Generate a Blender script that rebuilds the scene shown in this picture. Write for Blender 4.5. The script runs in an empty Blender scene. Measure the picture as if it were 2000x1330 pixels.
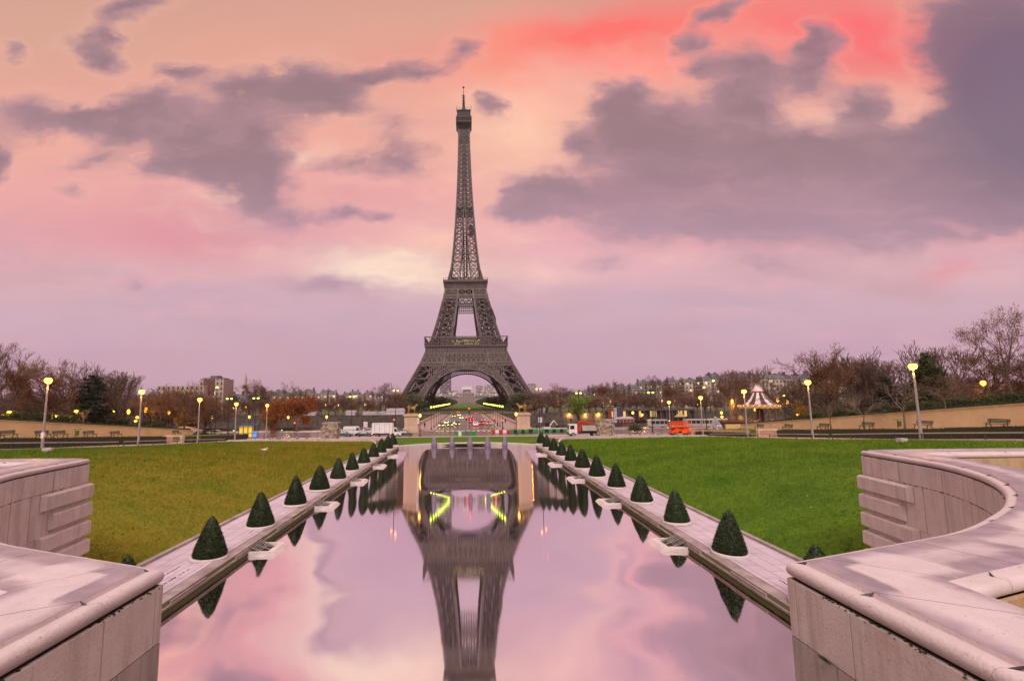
import bpy, math, random
import numpy as np
from mathutils import Vector, Matrix
R = math.radians
scene = bpy.context.scene
COL = scene.collection

# ------------------------------------------------------------------ camera
F_, CX, CY = 975.5, 911.9, 662.8
PSI, PIT, ROLL = .0016, .1223, .0106
EYE = Vector((0, 0, 6.5))
_f = Vector((math.sin(PSI)*math.cos(PIT), math.cos(PSI)*math.cos(PIT), math.sin(PIT)))
_r0 = Vector((math.cos(PSI), -math.sin(PSI), 0)); _u0 = _r0.cross(_f)
_R = math.cos(ROLL)*_r0 - math.sin(ROLL)*_u0
_U = math.sin(ROLL)*_r0 + math.cos(ROLL)*_u0
camd = bpy.data.cameras.new('camera')
cam = bpy.data.objects.new('camera', camd); COL.objects.link(cam)
cam.matrix_world = Matrix(((_R.x, _U.x, -_f.x, EYE.x), (_R.y, _U.y, -_f.y, EYE.y), (_R.z, _U.z, -_f.z, EYE.z), (0, 0, 0, 1)))
camd.sensor_width = 36; camd.lens = F_/2000*36
camd.shift_x = (1000-CX)/2000; camd.shift_y = (CY-665)/2000
camd.clip_start = .1; camd.clip_end = 20000
scene.camera = cam

def at(px, py, z=None, Y=None):
    """world point seen at a photo pixel, on a level z or at a distance Y"""
    d = _f + _R*((px-CX)/F_) - _U*((py-CY)/F_)
    t = (z-EYE.z)/d.z if z is not None else Y/d.y
    return EYE + d*t

def lin(c):
    return tuple(((x/255)/12.92 if x <= 10 else ((x/255+.055)/1.055)**2.4) for x in c) + (1,)

# ------------------------------------------------------------------ sky
world = bpy.data.worlds.new('World'); scene.world = world; world.use_nodes = True
wt = world.node_tree; wt.nodes.clear()
def wn(t): return wt.nodes.new(t)
def wset(sock, v):
    if hasattr(v, 'is_linked') or isinstance(v, bpy.types.NodeSocket): wt.links.new(v, sock)
    else: sock.default_value = v
def wm(op, a, b=0.0, c=0.0, clamp=False):
    n = wn('ShaderNodeMath'); n.operation = op; n.use_clamp = clamp
    for s, v in zip(n.inputs, (a, b, c)): wset(s, v)
    return n.outputs[0]
def wmix(fac, a, b, blend='MIX'):
    n = wn('ShaderNodeMix'); n.data_type = 'RGBA'; n.blend_type = blend
    wset(n.inputs[0], fac); wset(n.inputs[6], a); wset(n.inputs[7], b)
    return n.outputs[2]
def wstep(x, lo, hi):
    n = wn('ShaderNodeMapRange'); n.interpolation_type = 'SMOOTHSTEP'
    wset(n.inputs[0], x); n.inputs[1].default_value = lo; n.inputs[2].default_value = hi
    return n.outputs[0]
tc = wn('ShaderNodeTexCoord'); sep = wn('ShaderNodeSeparateXYZ'); wt.links.new(tc.outputs['Generated'], sep.inputs[0])
yy = wm('MAXIMUM', wm('ABSOLUTE', sep.outputs[1]), .12)
uu = wm('DIVIDE', sep.outputs[0], yy); vv = wm('DIVIDE', sep.outputs[2], yy)
cmb = wn('ShaderNodeCombineXYZ'); wset(cmb.inputs[0], uu); wset(cmb.inputs[1], vv)
P0 = cmb.outputs[0]
def wnoise(scale, detail, rough, stretch=(1, 1, 1), vec=None, color=False):
    mp = wn('ShaderNodeMapping'); mp.inputs['Scale'].default_value = stretch; wt.links.new(vec or P0, mp.inputs[0])
    n = wn('ShaderNodeTexNoise'); n.inputs['Scale'].default_value = scale; n.inputs['Detail'].default_value = detail
    n.inputs['Roughness'].default_value = rough; wt.links.new(mp.outputs[0], n.inputs['Vector'])
    return n.outputs['Color' if color else 'Fac']
# wind-drawn warping of the sky pattern
wv = wn('ShaderNodeVectorMath'); wv.operation = 'SUBTRACT'; wt.links.new(wnoise(5, 3, .55, (1, 1.5, 1), color=True), wv.inputs[0]); wv.inputs[1].default_value = (.5, .5, .5)
ws = wn('ShaderNodeVectorMath'); ws.operation = 'MULTIPLY_ADD'; wt.links.new(wv.outputs[0], ws.inputs[0]); ws.inputs[1].default_value = (.15, .09, 0); wt.links.new(P0, ws.inputs[2])
wv2 = wn('ShaderNodeVectorMath'); wv2.operation = 'SUBTRACT'; wt.links.new(wnoise(17, 3, .6, (.8, 1.4, 1), color=True), wv2.inputs[0]); wv2.inputs[1].default_value = (.5, .5, .5)
ws2 = wn('ShaderNodeVectorMath'); ws2.operation = 'MULTIPLY_ADD'; wt.links.new(wv2.outputs[0], ws2.inputs[0]); ws2.inputs[1].default_value = (.075, .05, 0); wt.links.new(ws.outputs[0], ws2.inputs[2])
PW = ws2.outputs[0]
def uvp(px, py):
    p = at(px, py, Y=1) - EYE; return p.x, p.z
def blob(px, py, rx, ry, rot=0, vec=None):
    u, v = uvp(px, py); mp = wn('ShaderNodeMapping'); mp.vector_type = 'TEXTURE'
    mp.inputs['Location'].default_value = (u, v, 0); mp.inputs['Rotation'].default_value = (0, 0, R(-rot))
    mp.inputs['Scale'].default_value = (rx/F_, ry/F_, 1); wt.links.new(vec or PW, mp.inputs[0])
    g = wn('ShaderNodeTexGradient'); g.gradient_type = 'QUADRATIC_SPHERE'; wt.links.new(mp.outputs[0], g.inputs[0])
    return g.outputs['Fac']
ramp = wn('ShaderNodeValToRGB'); ramp.color_ramp.interpolation = 'EASE'
vj = wm('ADD', vv, wm('MULTIPLY', wm('SUBTRACT', wnoise(3, 4, .5, (.6, 2.2, 1)), .5), .10))
wset(ramp.inputs[0], wm('DIVIDE', vj, 3.0))
stops = [(-.30, (150, 120, 130)), (0, (190, 146, 171)), (.085, (196, 152, 172)), (.19, (205, 165, 177)), (.27, (222, 172, 175)), (.34, (229, 160, 164)),
         (.44, (236, 165, 157)), (.56, (238, 168, 148)), (.74, (228, 163, 141)), (.92, (214, 158, 138)), (1.6, (222, 178, 168)), (3.0, (232, 205, 205))]
cr = ramp.color_ramp
while len(cr.elements) > 1: cr.elements.remove(cr.elements[-1])
for i, (v, c) in enumerate(stops):
    e = cr.elements[0] if i == 0 else cr.elements.new(min(1, max(0, v/3)))
    e.position = min(1, max(0, v/3)); e.color = lin(c)
sky = ramp.outputs[0]
for (px, py, rx, ry, rot, c, k) in [
        (120, 60, 420, 200, 0, (212, 164, 138), .8), (770, 525, 320, 75, 6, (255, 232, 205), 1.7), (850, 480, 300, 150, 0, (252, 196, 172), 1.0),
        (600, 300, 130, 38, -10, (255, 205, 180), 1.2), (1010, 240, 270, 330, 10, (255, 198, 166), 1.3), (330, 460, 480, 110, 8, (224, 146, 152), 1.0),
        (1250, 120, 700, 150, -4, (255, 160, 142), 1.2), (1640, 60, 760, 230, 5, (255, 104, 102), 1.05), (1740, 110, 330, 150, 8, (252, 92, 94), .65), (1180, 62, 700, 120, -9, (255, 112, 98), 1.25), (960, 110, 200, 90, -20, (255, 146, 116), .8),
        (1690, 215, 260, 90, 0, (255, 186, 165), .9), (1150, 490, 420, 90, 5, (240, 176, 178), .9), (1850, 525, 190, 50, -12, (226, 142, 152), .8), (560, 170, 300, 120, 0, (235, 178, 146), .7),
        (1060, 530, 190, 50, 0, (250, 200, 185), .8), (1450, 350, 120, 30, -20, (235, 165, 165), .4), (1620, 230, 180, 50, -6, (248, 190, 165), .8)]:
    sky = wmix(wm('MULTIPLY', blob(px, py, rx, ry, rot), k, clamp=True), sky, lin(c))
D = 0.0
for b in [(180, 118, 95, 48, 30), (255, 25, 115, 48, -20), (195, 78, 50, 40), (360, 143, 85, 42), (30, 95, 45, 28, 0, .6), (70, 228, 125, 72, 5), (190, 245, 75, 45), (300, 225, 115, 80, -25), (245, 243, 85, 50),
          (330, 322, 150, 78), (370, 262, 100, 85), (470, 185, 105, 78), (150, 232, 60, 30), (420, 330, 90, 50, 0, .8), (520, 350, 90, 70, 0, .9), (500, 262, 185, 125), (580, 160, 110, 80), (640, 185, 135, 80), (720, 150, 130, 42, 0, .9), (820, 140, 120, 45, 0, .55), (475, 345, 100, 95),
          (560, 420, 170, 80, 10, .75), (690, 315, 150, 70, -12, .62), (800, 315, 110, 55, 5, .6), (760, 245, 95, 70, 0, .45), (890, 95, 80, 42, -10, .7), (960, 200, 38, 45, 0, .75), (680, 415, 80, 32, 0, .7), (750, 420, 50, 25, 0, .6),
          (630, 560, 220, 52, 3, .62), (265, 545, 60, 30, 0, .45), (190, 300, 70, 36, 0, .5), (160, 360, 60, 26, 0, .4), (-5, 310, 45, 70, 0, .9),
          (1210, 180, 95, 52, -20), (1230, 240, 175, 95), (1320, 250, 290, 135), (1300, 345, 400, 140), (1455, 140, 105, 110), (1475, 205, 100, 105), (1590, 80, 50, 62, 20), (1618, 108, 52, 85, 40), (1570, 150, 80, 75), (1680, 205, 88, 70),
          (1410, 25, 95, 32, -18, .9), (1350, 82, 55, 45, 0, .9), (1370, 135, 60, 38, 0, .7), (1140, 285, 55, 60, 0, .6), (1060, 378, 120, 48, -8), (1130, 388, 190, 58), (1010, 412, 90, 40, 0, .6),
          (1530, 330, 330, 110, 0, .8), (1600, 300, 280, 115), (1710, 345, 330, 150), (1880, 60, 170, 155), (1970, 60, 250, 270), (1940, 200, 210, 190), (1870, 290, 250, 135), (1990, 300, 210, 170),
          (1300, 430, 280, 85, 0, .75), (1500, 440, 400, 95, 0, .75), (1700, 440, 400, 95, 0, .7), (1900, 400, 300, 90, -8, .7), (1180, 512, 120, 40, 0, .4), (1500, 525, 260, 70, 0, .45), (2150, 300, 350, 400), (-200, 250, 300, 160), (1990, 430, 200, 40, -15, .5)]:
    px, py, rx, ry = b[:4]; rot = b[4] if len(b) > 4 else 0; a = b[5] if len(b) > 5 else 1
    g = 1.12 if rx > 130 else 1.3; D = wm('MULTIPLY_ADD', blob(px, py, rx*g, ry*g, rot), (1.45 if rx > 130 else 1.7)*a, D)
# clouds elsewhere on the dome (behind and overhead)
far = wm('MULTIPLY', wstep(vv, 1.0, 1.6), wstep(wnoise(1.1, 4, .55), .45, .75))
D = wm('ADD', wm('MINIMUM', D, 1.5), far)
fb = wm('SUBTRACT', wnoise(8, 8, .66, (.75, 1.6, 1), PW), .5)
dd = wm('MULTIPLY_ADD', fb, wm('MULTIPLY_ADD', wm('MINIMUM', D, 1.0), 1.15, .4), wm('MINIMUM', D, 1.05))
dd = wm('SUBTRACT', dd, wm('MULTIPLY', wstep(wnoise(11, 6, .62, (.8, 1.7, 1), PW), .52, .74), wm('MULTIPLY', wstep(uu, .55, .1), .36)))
dens = wstep(dd, .06, .92)
core = wstep(wm('MULTIPLY_ADD', fb, 1.3, D), .3, 1.5)
# thin veils of grey-pink drifting across the clear parts
veil = wm('MULTIPLY', wstep(wnoise(3.2, 7, .62, (.8, 2.0, 1), PW), .44, .74), wstep(vv, 1.0, .3))
sky = wmix(wm('MULTIPLY', veil, .5), sky, lin((196, 146, 150)))
glow = wm('MULTIPLY', wstep(wnoise(4.4, 6, .6, (.7, 1.9, 1), ws.outputs[0]), .52, .74), wm('MULTIPLY', wstep(vv, .18, .34), wstep(vv, .8, .5)))
sky = wmix(wm('MULTIPLY', glow, .6), sky, lin((255, 205, 182)))
# lit rims where the clouds thin out
rim = wm('MULTIPLY', wstep(dd, .0, .22), wstep(dd, .5, .2))
sky = wmix(wm('MULTIPLY', rim, wm('MULTIPLY', wstep(vv, .25, .45), .16)), sky, lin((255, 190, 168)))
cc = wmix(core, lin((184, 138, 142)), lin((140, 110, 118)))
cc = wmix(wm('MULTIPLY', wstep(wnoise(6, 7, .65, (.7, 1.8, 1), PW), .42, .7), .5), cc, lin((178, 138, 145)))
cc = wmix(wm('MULTIPLY', wstep(vv, .55, .22), .75), cc, lin((182, 144, 160)))
cc = wmix(wm('MULTIPLY', blob(2010, 190, 480, 520, 0, P0), 1.9, clamp=True), cc, lin((100, 86, 109)))
sky = wmix(wm('MULTIPLY', dens, .9), sky, cc)
# fine soft streaks low in the sky
sky = wmix(wm('MULTIPLY', wstep(wnoise(4, 6, .58, (.7, 4, 1)), .46, .72), wm('MULTIPLY', wstep(vv, .5, .1), .42)), sky, lin((182, 146, 168)))
sky = wmix(wm('MULTIPLY', wstep(wnoise(3.1, 6, .6, (.8, 4.5, 1), ws.outputs[0]), .5, .72), wm('MULTIPLY', wm('MULTIPLY', wstep(vv, .05, .2), wstep(vv, .45, .3)), .45)), sky, lin((236, 168, 172)))
nish = wn('ShaderNodeTexSky'); nish.sky_type = 'NISHITA'; nish.sun_disc = False
nish.sun_elevation = R(44); nish.sun_rotation = R(184)
sky = wmix(.012, sky, nish.outputs[0], 'ADD')
bg = wn('ShaderNodeBackground'); wt.links.new(sky, bg.inputs[0])
# the high dome above the frame is brighter than the band near the horizon
wset(bg.inputs[1], wm('MULTIPLY_ADD', wstep(vv, 1.1, 2.6), .35, 1.0))
wo = wn('ShaderNodeOutputWorld'); wt.links.new(bg.outputs[0], wo.inputs[0])

# soft overcast light from behind and above the viewer
sund = bpy.data.lights.new('sun', 'SUN'); sund.energy = 2.5; sund.angle = R(30); sund.color = (1, .93, .87)
sun = bpy.data.objects.new('sun', sund); COL.objects.link(sun)
_d = Vector((math.sin(R(184))*math.cos(R(44)), math.cos(R(184))*math.cos(R(44)), math.sin(R(44))))
sun.rotation_euler = _d.to_track_quat('Z', 'Y').to_euler()

vs = scene.view_settings; vs.view_transform = 'Standard'; vs.look = 'None'; vs.exposure = 0; vs.gamma = 1; vs.use_curve_mapping = False
cy = scene.cycles
cy.max_bounces = 5; cy.diffuse_bounces = 2; cy.glossy_bounces = 3; cy.transmission_bounces = 2; cy.volume_bounces = 0
cy.transparent_max_bounces = 4; cy.caustics_reflective = False; cy.caustics_refractive = False
cy.use_denoising = True; cy.sample_clamp_indirect = 4; cy.use_light_tree = True
world.cycles.sampling_method = 'MANUAL'; world.cycles.sample_map_resolution = 512

# ------------------------------------------------------------------ helpers
def tag(o, label=None, cat=None, group=None, kind=None):
    if label: o['label'] = label
    if cat: o['category'] = cat
    if group: o['group'] = group
    if kind: o['kind'] = kind
    return o
def empty(name, loc=(0, 0, 0), rz=0, label=None, cat=None, group=None):
    o = bpy.data.objects.new(name, None); COL.objects.link(o)
    o.location = loc; o.rotation_euler = (0, 0, rz); o.empty_display_size = .2
    return tag(o, label, cat, group)
def dup(o, loc=None, rz=None, sc=None, label=None, group=None, parent=None, drop=()):
    """copy a thing with its parts and sub-parts"""
    c = o.copy(); COL.objects.link(c); c.parent = parent
    if loc is not None: c.location = loc
    if rz is not None: c.rotation_euler = (0, 0, rz)
    if sc is not None: c.scale = (sc, sc, sc) if not hasattr(sc, '__len__') else sc
    if label: c['label'] = label
    if group: c['group'] = group
    for ch in list(o.children): dup(ch, parent=c)
    return c

class MB:
    def __init__(s): s.v = []; s.f = []; s.m = []
    def add(s, vs, fs, m=0):
        n = len(s.v); s.v += [tuple(v) for v in vs]; s.f += [tuple(i+n for i in f) for f in fs]; s.m += [m]*len(fs)
    def box(s, c, d, rz=0, m=0, taper=1.0):
        ca, sa = math.cos(rz), math.sin(rz); vs = []
        for k in (-1, 1):
            t = 1 if k < 0 else taper
            for i, j in ((-1, -1), (1, -1), (1, 1), (-1, 1)):
                x, y = i*d[0]/2*t, j*d[1]/2*t; vs.append((c[0]+x*ca-y*sa, c[1]+x*sa+y*ca, c[2]+k*d[2]/2))
        s.add(vs, [(3, 2, 1, 0), (4, 5, 6, 7), (0, 1, 5, 4), (1, 2, 6, 5), (2, 3, 7, 6), (3, 0, 4, 7)], m)
    def bbox(s, x0, x1, y0, y1, z0, z1, m=0, taper=1.0):
        s.box(((x0+x1)/2, (y0+y1)/2, (z0+z1)/2), (abs(x1-x0), abs(y1-y0), abs(z1-z0)), 0, m, taper)
    def beam(s, p, q, w, m=0, w2=None):
        s.tube(p, q, w*.7071, (w2 or w)*.7071, 4, m, False, rot=math.pi/4)
    def tube(s, p, q, r0, r1=None, n=8, m=0, caps=True, rot=0):
        p = Vector(p); q = Vector(q); d = q-p
        if d.length < 1e-6: return
        d.normalize(); a = Vector((0, 0, 1)) if abs(d.z) < .95 else Vector((0, 1, 0))
        x = d.cross(a).normalized(); y = d.cross(x); r1 = r0 if r1 is None else r1
        ang = [2*math.pi*i/n+rot for i in range(n)]
        vs = [p+(x*math.cos(t)+y*math.sin(t))*r0 for t in ang]+[q+(x*math.cos(t)+y*math.sin(t))*r1 for t in ang]
        fs = [(i, i+n, (i+1) % n+n, (i+1) % n) for i in range(n)]
        if caps: fs += [tuple(range(n)), tuple(range(2*n-1, n-1, -1))]
        s.add(vs, fs, m)
    def path(s, pts, rs, n=6, m=0):
        for i in range(len(pts)-1): s.tube(pts[i], pts[i+1], rs[i] if hasattr(rs, '__len__') else rs, rs[i+1] if hasattr(rs, '__len__') else rs, n, m)
    def lathe(s, c, prof, n=16, m=0, sx=1, sy=1, mats=None):
        vs = []; k = len(prof)
        for r, z in prof:
            for i in range(n):
                t = 2*math.pi*i/n; vs.append((c[0]+r*math.cos(t)*sx, c[1]+r*math.sin(t)*sy, c[2]+z))
        fs = []; ms = []
        for j in range(k-1):
            for i in range(n): fs.append((j*n+i, j*n+(i+1) % n, (j+1)*n+(i+1) % n, (j+1)*n+i)); ms.append(mats(i, j) if mats else m)
        if prof[0][0] > 1e-4: fs.append(tuple(range(n-1, -1, -1))); ms.append(m)
        if prof[-1][0] > 1e-4: fs.append(tuple((k-1)*n+i for i in range(n))); ms.append(m)
        n0 = len(s.v); s.v += vs; s.f += [tuple(i+n0 for i in f) for f in fs]; s.m += ms
    def sphere(s, c, r, n=12, k=8, m=0):
        rr = r if hasattr(r, '__len__') else (r, r, r)
        s.lathe(c, [(max(1e-5, math.sin(math.pi*j/k))*rr[0], -math.cos(math.pi*j/k)*rr[2]) for j in range(k+1)], n, m, 1, rr[1]/rr[0])
    def prism(s, poly, a, b, axis='z', m=0):
        """extrude a 2D outline: axis z -> (x,y) outline, axis y -> (x,z), axis x -> (y,z)"""
        def mk(p, t): return (p[0], p[1], t) if axis == 'z' else ((p[0], t, p[1]) if axis == 'y' else (t, p[0], p[1]))
        n = len(poly); vs = [mk(p, a) for p in poly]+[mk(p, b) for p in poly]
        fs = [tuple(range(n)), tuple(range(2*n-1, n-1, -1))]+[(i, i+n, (i+1) % n+n, (i+1) % n) for i in range(n)]
        s.add(vs, fs, m)
    def quad(s, a, b, c, d, m=0): s.add([a, b, c, d], [(0, 1, 2, 3)], m)
    def build(s, name, mats, parent=None, smooth=False, fix=True):
        me = bpy.data.meshes.new(name); me.from_pydata(s.v, [], s.f)
        for m in (mats if isinstance(mats, (list, tuple)) else [mats]): me.materials.append(m)
        if any(s.m): me.polygons.foreach_set('material_index', s.m)
        if fix and len(s.f) < 60000:
            import bmesh
            bm = bmesh.new(); bm.from_mesh(me); bmesh.ops.recalc_face_normals(bm, faces=bm.faces); bm.to_mesh(me); bm.free()
        if smooth:
            me.polygons.foreach_set('use_smooth', [True]*len(me.polygons))
            try: me.set_sharp_from_angle(angle=R(40))
            except Exception: pass
        o = bpy.data.objects.new(name, me); COL.objects.link(o); o.parent = parent
        return o
def np_mesh(name, V, Fq, mat, parent=None, k=4):
    """mesh straight from arrays: V (n,3), Fq (m,k)"""
    me = bpy.data.meshes.new(name); V = np.asarray(V, np.float32); Fq = np.asarray(Fq, np.int32)
    me.vertices.add(len(V)); me.vertices.foreach_set('co', V.ravel())
    me.loops.add(Fq.size); me.loops.foreach_set('vertex_index', Fq.ravel())
    me.polygons.add(len(Fq)); me.polygons.foreach_set('loop_start', np.arange(0, Fq.size, k, dtype=np.int32)); me.polygons.foreach_set('loop_total', np.full(len(Fq), k, np.int32))
    me.update(calc_edges=True); me.validate()
    for m in (mat if isinstance(mat, (list, tuple)) else [mat]): me.materials.append(m)
    o = bpy.data.objects.new(name, me); COL.objects.link(o); o.parent = parent
    return o

# ------------------------------------------------------------------ materials
def mat(name, col, rough=.7, metal=0, var=.25, scale=3, bump=0, bscale=20, col2=None, coat=0, spec=.4, detail=4, stretch=(1, 1, 1), rnd=0):
    """procedural surface: colour broken up by two noises, optional bump; col is linear"""
    m = bpy.data.materials.new(name); m.use_nodes = True; t = m.node_tree; b = t.nodes['Principled BSDF']
    b.inputs['Roughness'].default_value = rough; b.inputs['Metallic'].default_value = metal; b.inputs['Specular IOR Level'].default_value = spec
    b.inputs['Coat Weight'].default_value = coat
    c = t.nodes.new('ShaderNodeTexCoord'); mp = t.nodes.new('ShaderNodeMapping'); mp.inputs['Scale'].default_value = stretch
    t.links.new(c.outputs['Object'], mp.inputs[0])
    n = t.nodes.new('ShaderNodeTexNoise'); n.inputs['Scale'].default_value = scale; n.inputs['Detail'].default_value = detail; n.inputs['Roughness'].default_value = .65
    t.links.new(mp.outputs[0], n.inputs[0])
    rp = t.nodes.new('ShaderNodeValToRGB'); t.links.new(n.outputs[0], rp.inputs[0])
    c2 = col2 or tuple(x*(1+var) for x in col); c1 = tuple(x*(1-var) for x in col) if not col2 else col
    rp.color_ramp.elements[0].position = .32; rp.color_ramp.elements[0].color = (*c1[:3], 1)
    rp.color_ramp.elements[1].position = .68; rp.color_ramp.elements[1].color = (*c2[:3], 1)
    out = rp.outputs[0]
    if rnd:
        oi = t.nodes.new('ShaderNodeObjectInfo'); hs = t.nodes.new('ShaderNodeHueSaturation')
        mr = t.nodes.new('ShaderNodeMapRange'); t.links.new(oi.outputs['Random'], mr.inputs[0]); mr.inputs[3].default_value = 1-rnd; mr.inputs[4].default_value = 1+rnd
        t.links.new(mr.outputs[0], hs.inputs['Value']); t.links.new(out, hs.inputs['Color']); out = hs.outputs[0]
    t.links.new(out, b.inputs['Base Color'])
    if bump:
        n2 = t.nodes.new('ShaderNodeTexNoise'); n2.inputs['Scale'].default_value = bscale; n2.inputs['Detail'].default_value = 5; t.links.new(mp.outputs[0], n2.inputs[0])
        bp = t.nodes.new('ShaderNodeBump'); bp.inputs['Strength'].default_value = bump; bp.inputs['Distance'].default_value = .03
        t.links.new(n2.outputs[0], bp.inputs['Height']); t.links.new(bp.outputs[0], b.inputs['Normal'])
    return m
def emit(name, col, strength):
    m = bpy.data.materials.new(name); m.use_nodes = True; b = m.node_tree.nodes['Principled BSDF']
    b.inputs['Base Color'].default_value = (*[min(.8, c) for c in col], 1); b.inputs['Emission Color'].default_value = (*col, 1); b.inputs['Emission Strength'].default_value = strength
    return m
def nodes_of(m): return m.node_tree, m.node_tree.nodes['Principled BSDF']
M = {}
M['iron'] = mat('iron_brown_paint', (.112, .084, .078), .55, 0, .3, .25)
M['iron_light'] = mat('iron_lit_tone', (.155, .122, .114), .6, 0, .2, .3)  # paler copy of the iron: lit look of the lattice put into colour
M['iron_dark'] = mat('iron_dark_shade_tone', (.016, .012, .011), .6, 0, .3, .3)  # near-black iron: inside shade put into the colour; dark parts use it too
M['masonry'] = mat('pale_masonry', (.32, .25, .2), .85, 0, .25, 1.2, .3, 8)
M['pave'] = mat('sandy_asphalt', (.36, .25, .22), .75, 0, .18, .5, .15, 20)
M['asphalt'] = mat('wet_asphalt', (.17, .115, .1), .26, 0, .3, .35, .1, 12)
M['kerb'] = mat('kerb_stone', (.5, .42, .4), .7, 0, .2, 2)
M['earth'] = mat('earth', (.1, .085, .035), .95, 0, .4, .6, .4, 6, col2=(.07, .1, .02))
M['ivy'] = mat('ivy', (.02, .03, .008), .7, 0, .6, 4, .6, 15)
M['beige'] = mat('beige_render', (.78, .55, .36), .85, 0, .12, .25, .1, 5)
M['hedge'] = mat('hedge_leaf', (.022, .03, .008), .6, 0, .7, 6, .8, 20)
M['yew'] = mat('yew_leaf', (.012, .024, .008), .55, 0, .5, 5, .5, 30, col2=(.042, .066, .02), rnd=.25)
M['bark'] = mat('bark', (.1, .07, .052), .9, 0, .35, 2.5, .3, 12, rnd=.2)
M['barkpale'] = mat('pale_bark', (.17, .125, .09), .9, 0, .3, 2.5, .3, 12, rnd=.2)
M['twig'] = mat('twig', (.15, .092, .07), .9, 0, .3, 1, rnd=.2)
M['leafbrown'] = mat('brown_leaf', (.2, .085, .028), .7, 0, .5, 1.2, rnd=.2)
M['leafrust'] = mat('rust_leaf', (.26, .075, .014), .65, 0, .5, 1.2)
M['leafgold'] = mat('gold_leaf', (.26, .14, .02), .65, 0, .5, 1.2)
M['leafgreen'] = mat('green_leaf', (.045, .06, .012), .6, 0, .5, 1.5, rnd=.2)
M['leafdark'] = mat('cedar_needles', (.008, .02, .012), .6, 0, .5, 1.5)
M['lime'] = mat('lime_leaf', (.16, .26, .02), .6, 0, .5, 1.5)
M['post'] = mat('painted_post', (.3, .25, .25), .5, 0, .2, 3)
M['blackmetal'] = mat('black_metal', (.018, .018, .018), .5, 0, .2, 3)
M['green_paint'] = mat('green_paint', (.03, .07, .06), .45, 0, .25, 5)
M['galv'] = mat('galvanised', (.42, .42, .42), .4, .6, .2, 8)
M['concrete'] = mat('pale_concrete', (.62, .52, .5), .75, 0, .15, 1.5, .2, 15)
M['silt'] = mat('dark_silt', (.06, .05, .025), .8, 0, .4, 6)
M['bulb'] = mat('grey_bulb', (.23, .19, .26), .6, 0, .15, 1.5)
M['white'] = mat('white_paint', (.75, .7, .7), .4, 0, .06, 2)
M['black'] = mat('black_plastic', (.012, .012, .013), .5, 0, .2, 5)
M['glassdark'] = mat('dark_window', (.02, .025, .03), .12, 0, .3, 2, spec=.6)
M['tyre'] = mat('tyre_rubber', (.012, .012, .012), .8, 0, .2, 10)
M['rim'] = mat('wheel_rim', (.35, .35, .36), .35, .7, .1, 10)
M['carblack'] = mat('car_black', (.012, .012, .015), .25, 0, .1, 1, coat=.6)
M['carteal'] = mat('car_teal', (.02, .06, .065), .25, 0, .1, 1, coat=.6)
M['carwhite'] = mat('car_white', (.7, .68, .68), .3, 0, .05, 1, coat=.6)
M['cargrey'] = mat('car_grey', (.16, .15, .15), .3, .2, .1, 1, coat=.6)
M['carred'] = mat('car_red', (.28, .02, .015), .3, 0, .1, 1, coat=.6)
M['orange'] = mat('orange_paint', (.75, .1, .012), .45, 0, .15, 2)
M['redpaint'] = mat('red_paint', (.5, .025, .015), .45, 0, .15, 2)
M['steelbody'] = mat('tipper_steel', (.42, .4, .36), .5, .2, .15, 2)
M['greenbar'] = mat('barrier_green', (.02, .26, .05), .5, 0, .15, 4)
M['sculpt'] = mat('weathered_stone', (.3, .24, .19), .9, 0, .5, 1.3, .6, 7)
M['gold'] = mat('gilt_bronze', (.34, .22, .07), .45, .2, .4, 2)
M['limestone'] = mat('limestone', (.55, .39, .29), .85, 0, .15, 1, .2, 6)
M['quay'] = mat('quay_stone', (.09, .072, .06), .9, 0, .4, .4, .3, 3)
M['facade'] = mat('paris_facade', (.38, .29, .25), .85, 0, .2, .1)
M['facade2'] = mat('paris_facade_grey', (.27, .22, .21), .85, 0, .2, .1)
M['slate'] = mat('zinc_roof', (.1, .11, .135), .6, 0, .25, .2)
M['brick'] = mat('brick_side', (.14, .06, .05), .9, 0, .25, .5)
M['tower_glass'] = mat('office_glass', (.09, .075, .1), .4, 0, .25, .03)
M['canvas'] = mat('tent_canvas', (.5, .42, .46), .7, 0, .08, 1)
M['brownwood'] = mat('brown_wood', (.14, .055, .03), .6, 0, .3, 3)
M['cream'] = mat('cream_paint', (.7, .45, .2), .6, 0, .3, 4)
M['plum'] = mat('plum_canvas', (.1, .055, .055), .75, 0, .2, 1)
M['whitecanvas'] = mat('white_canvas', (.78, .68, .64), .75, 0, .08, 1)
M['cloth'] = mat('dark_clothing', (.02, .02, .028), .85, 0, .4, 6)
M['skin'] = mat('skin', (.4, .22, .15), .6, 0, .1, 8)
M['silver'] = mat('silver_foil', (.7, .68, .72), .3, .4, .2, 6)
M['blue'] = mat('blue_paint', (.03, .08, .3), .5, 0, .2, 3)
M['moss'] = mat('moss', (.035, .05, .008), .95, 0, .6, 12, .8, 40)
M['weed'] = mat('weed', (.16, .12, .02), .8, 0, .5, 8, col2=(.09, .13, .02))
M['lampamber'] = emit('amber_lamp', (1, .44, .07), 4.2)
M['lampgreen'] = emit('green_lamp', (.72, 1, .1), 4.5)
M['lamporange'] = emit('orange_lamp', (1, .4, .05), 4)
M['lampwin'] = emit('lit_window', (1, .75, .25), 2.2)
M['lampwarm'] = emit('warm_wash', (1, .6, .15), 3)
M['head'] = emit('headlight', (1, .8, .15), 5.5)
M['tail'] = emit('taillight', (1, .05, .03), 13)
M['redlight'] = emit('red_signal', (1, .04, .03), 9)
M['greenlight'] = emit('green_signal', (.05, 1, .45), 5)
M['bluelight'] = emit('blue_panel', (.15, .3, .8), .4)
M['yellowpanel'] = emit('yellow_panel', (.8, .6, .1), .3)


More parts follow.
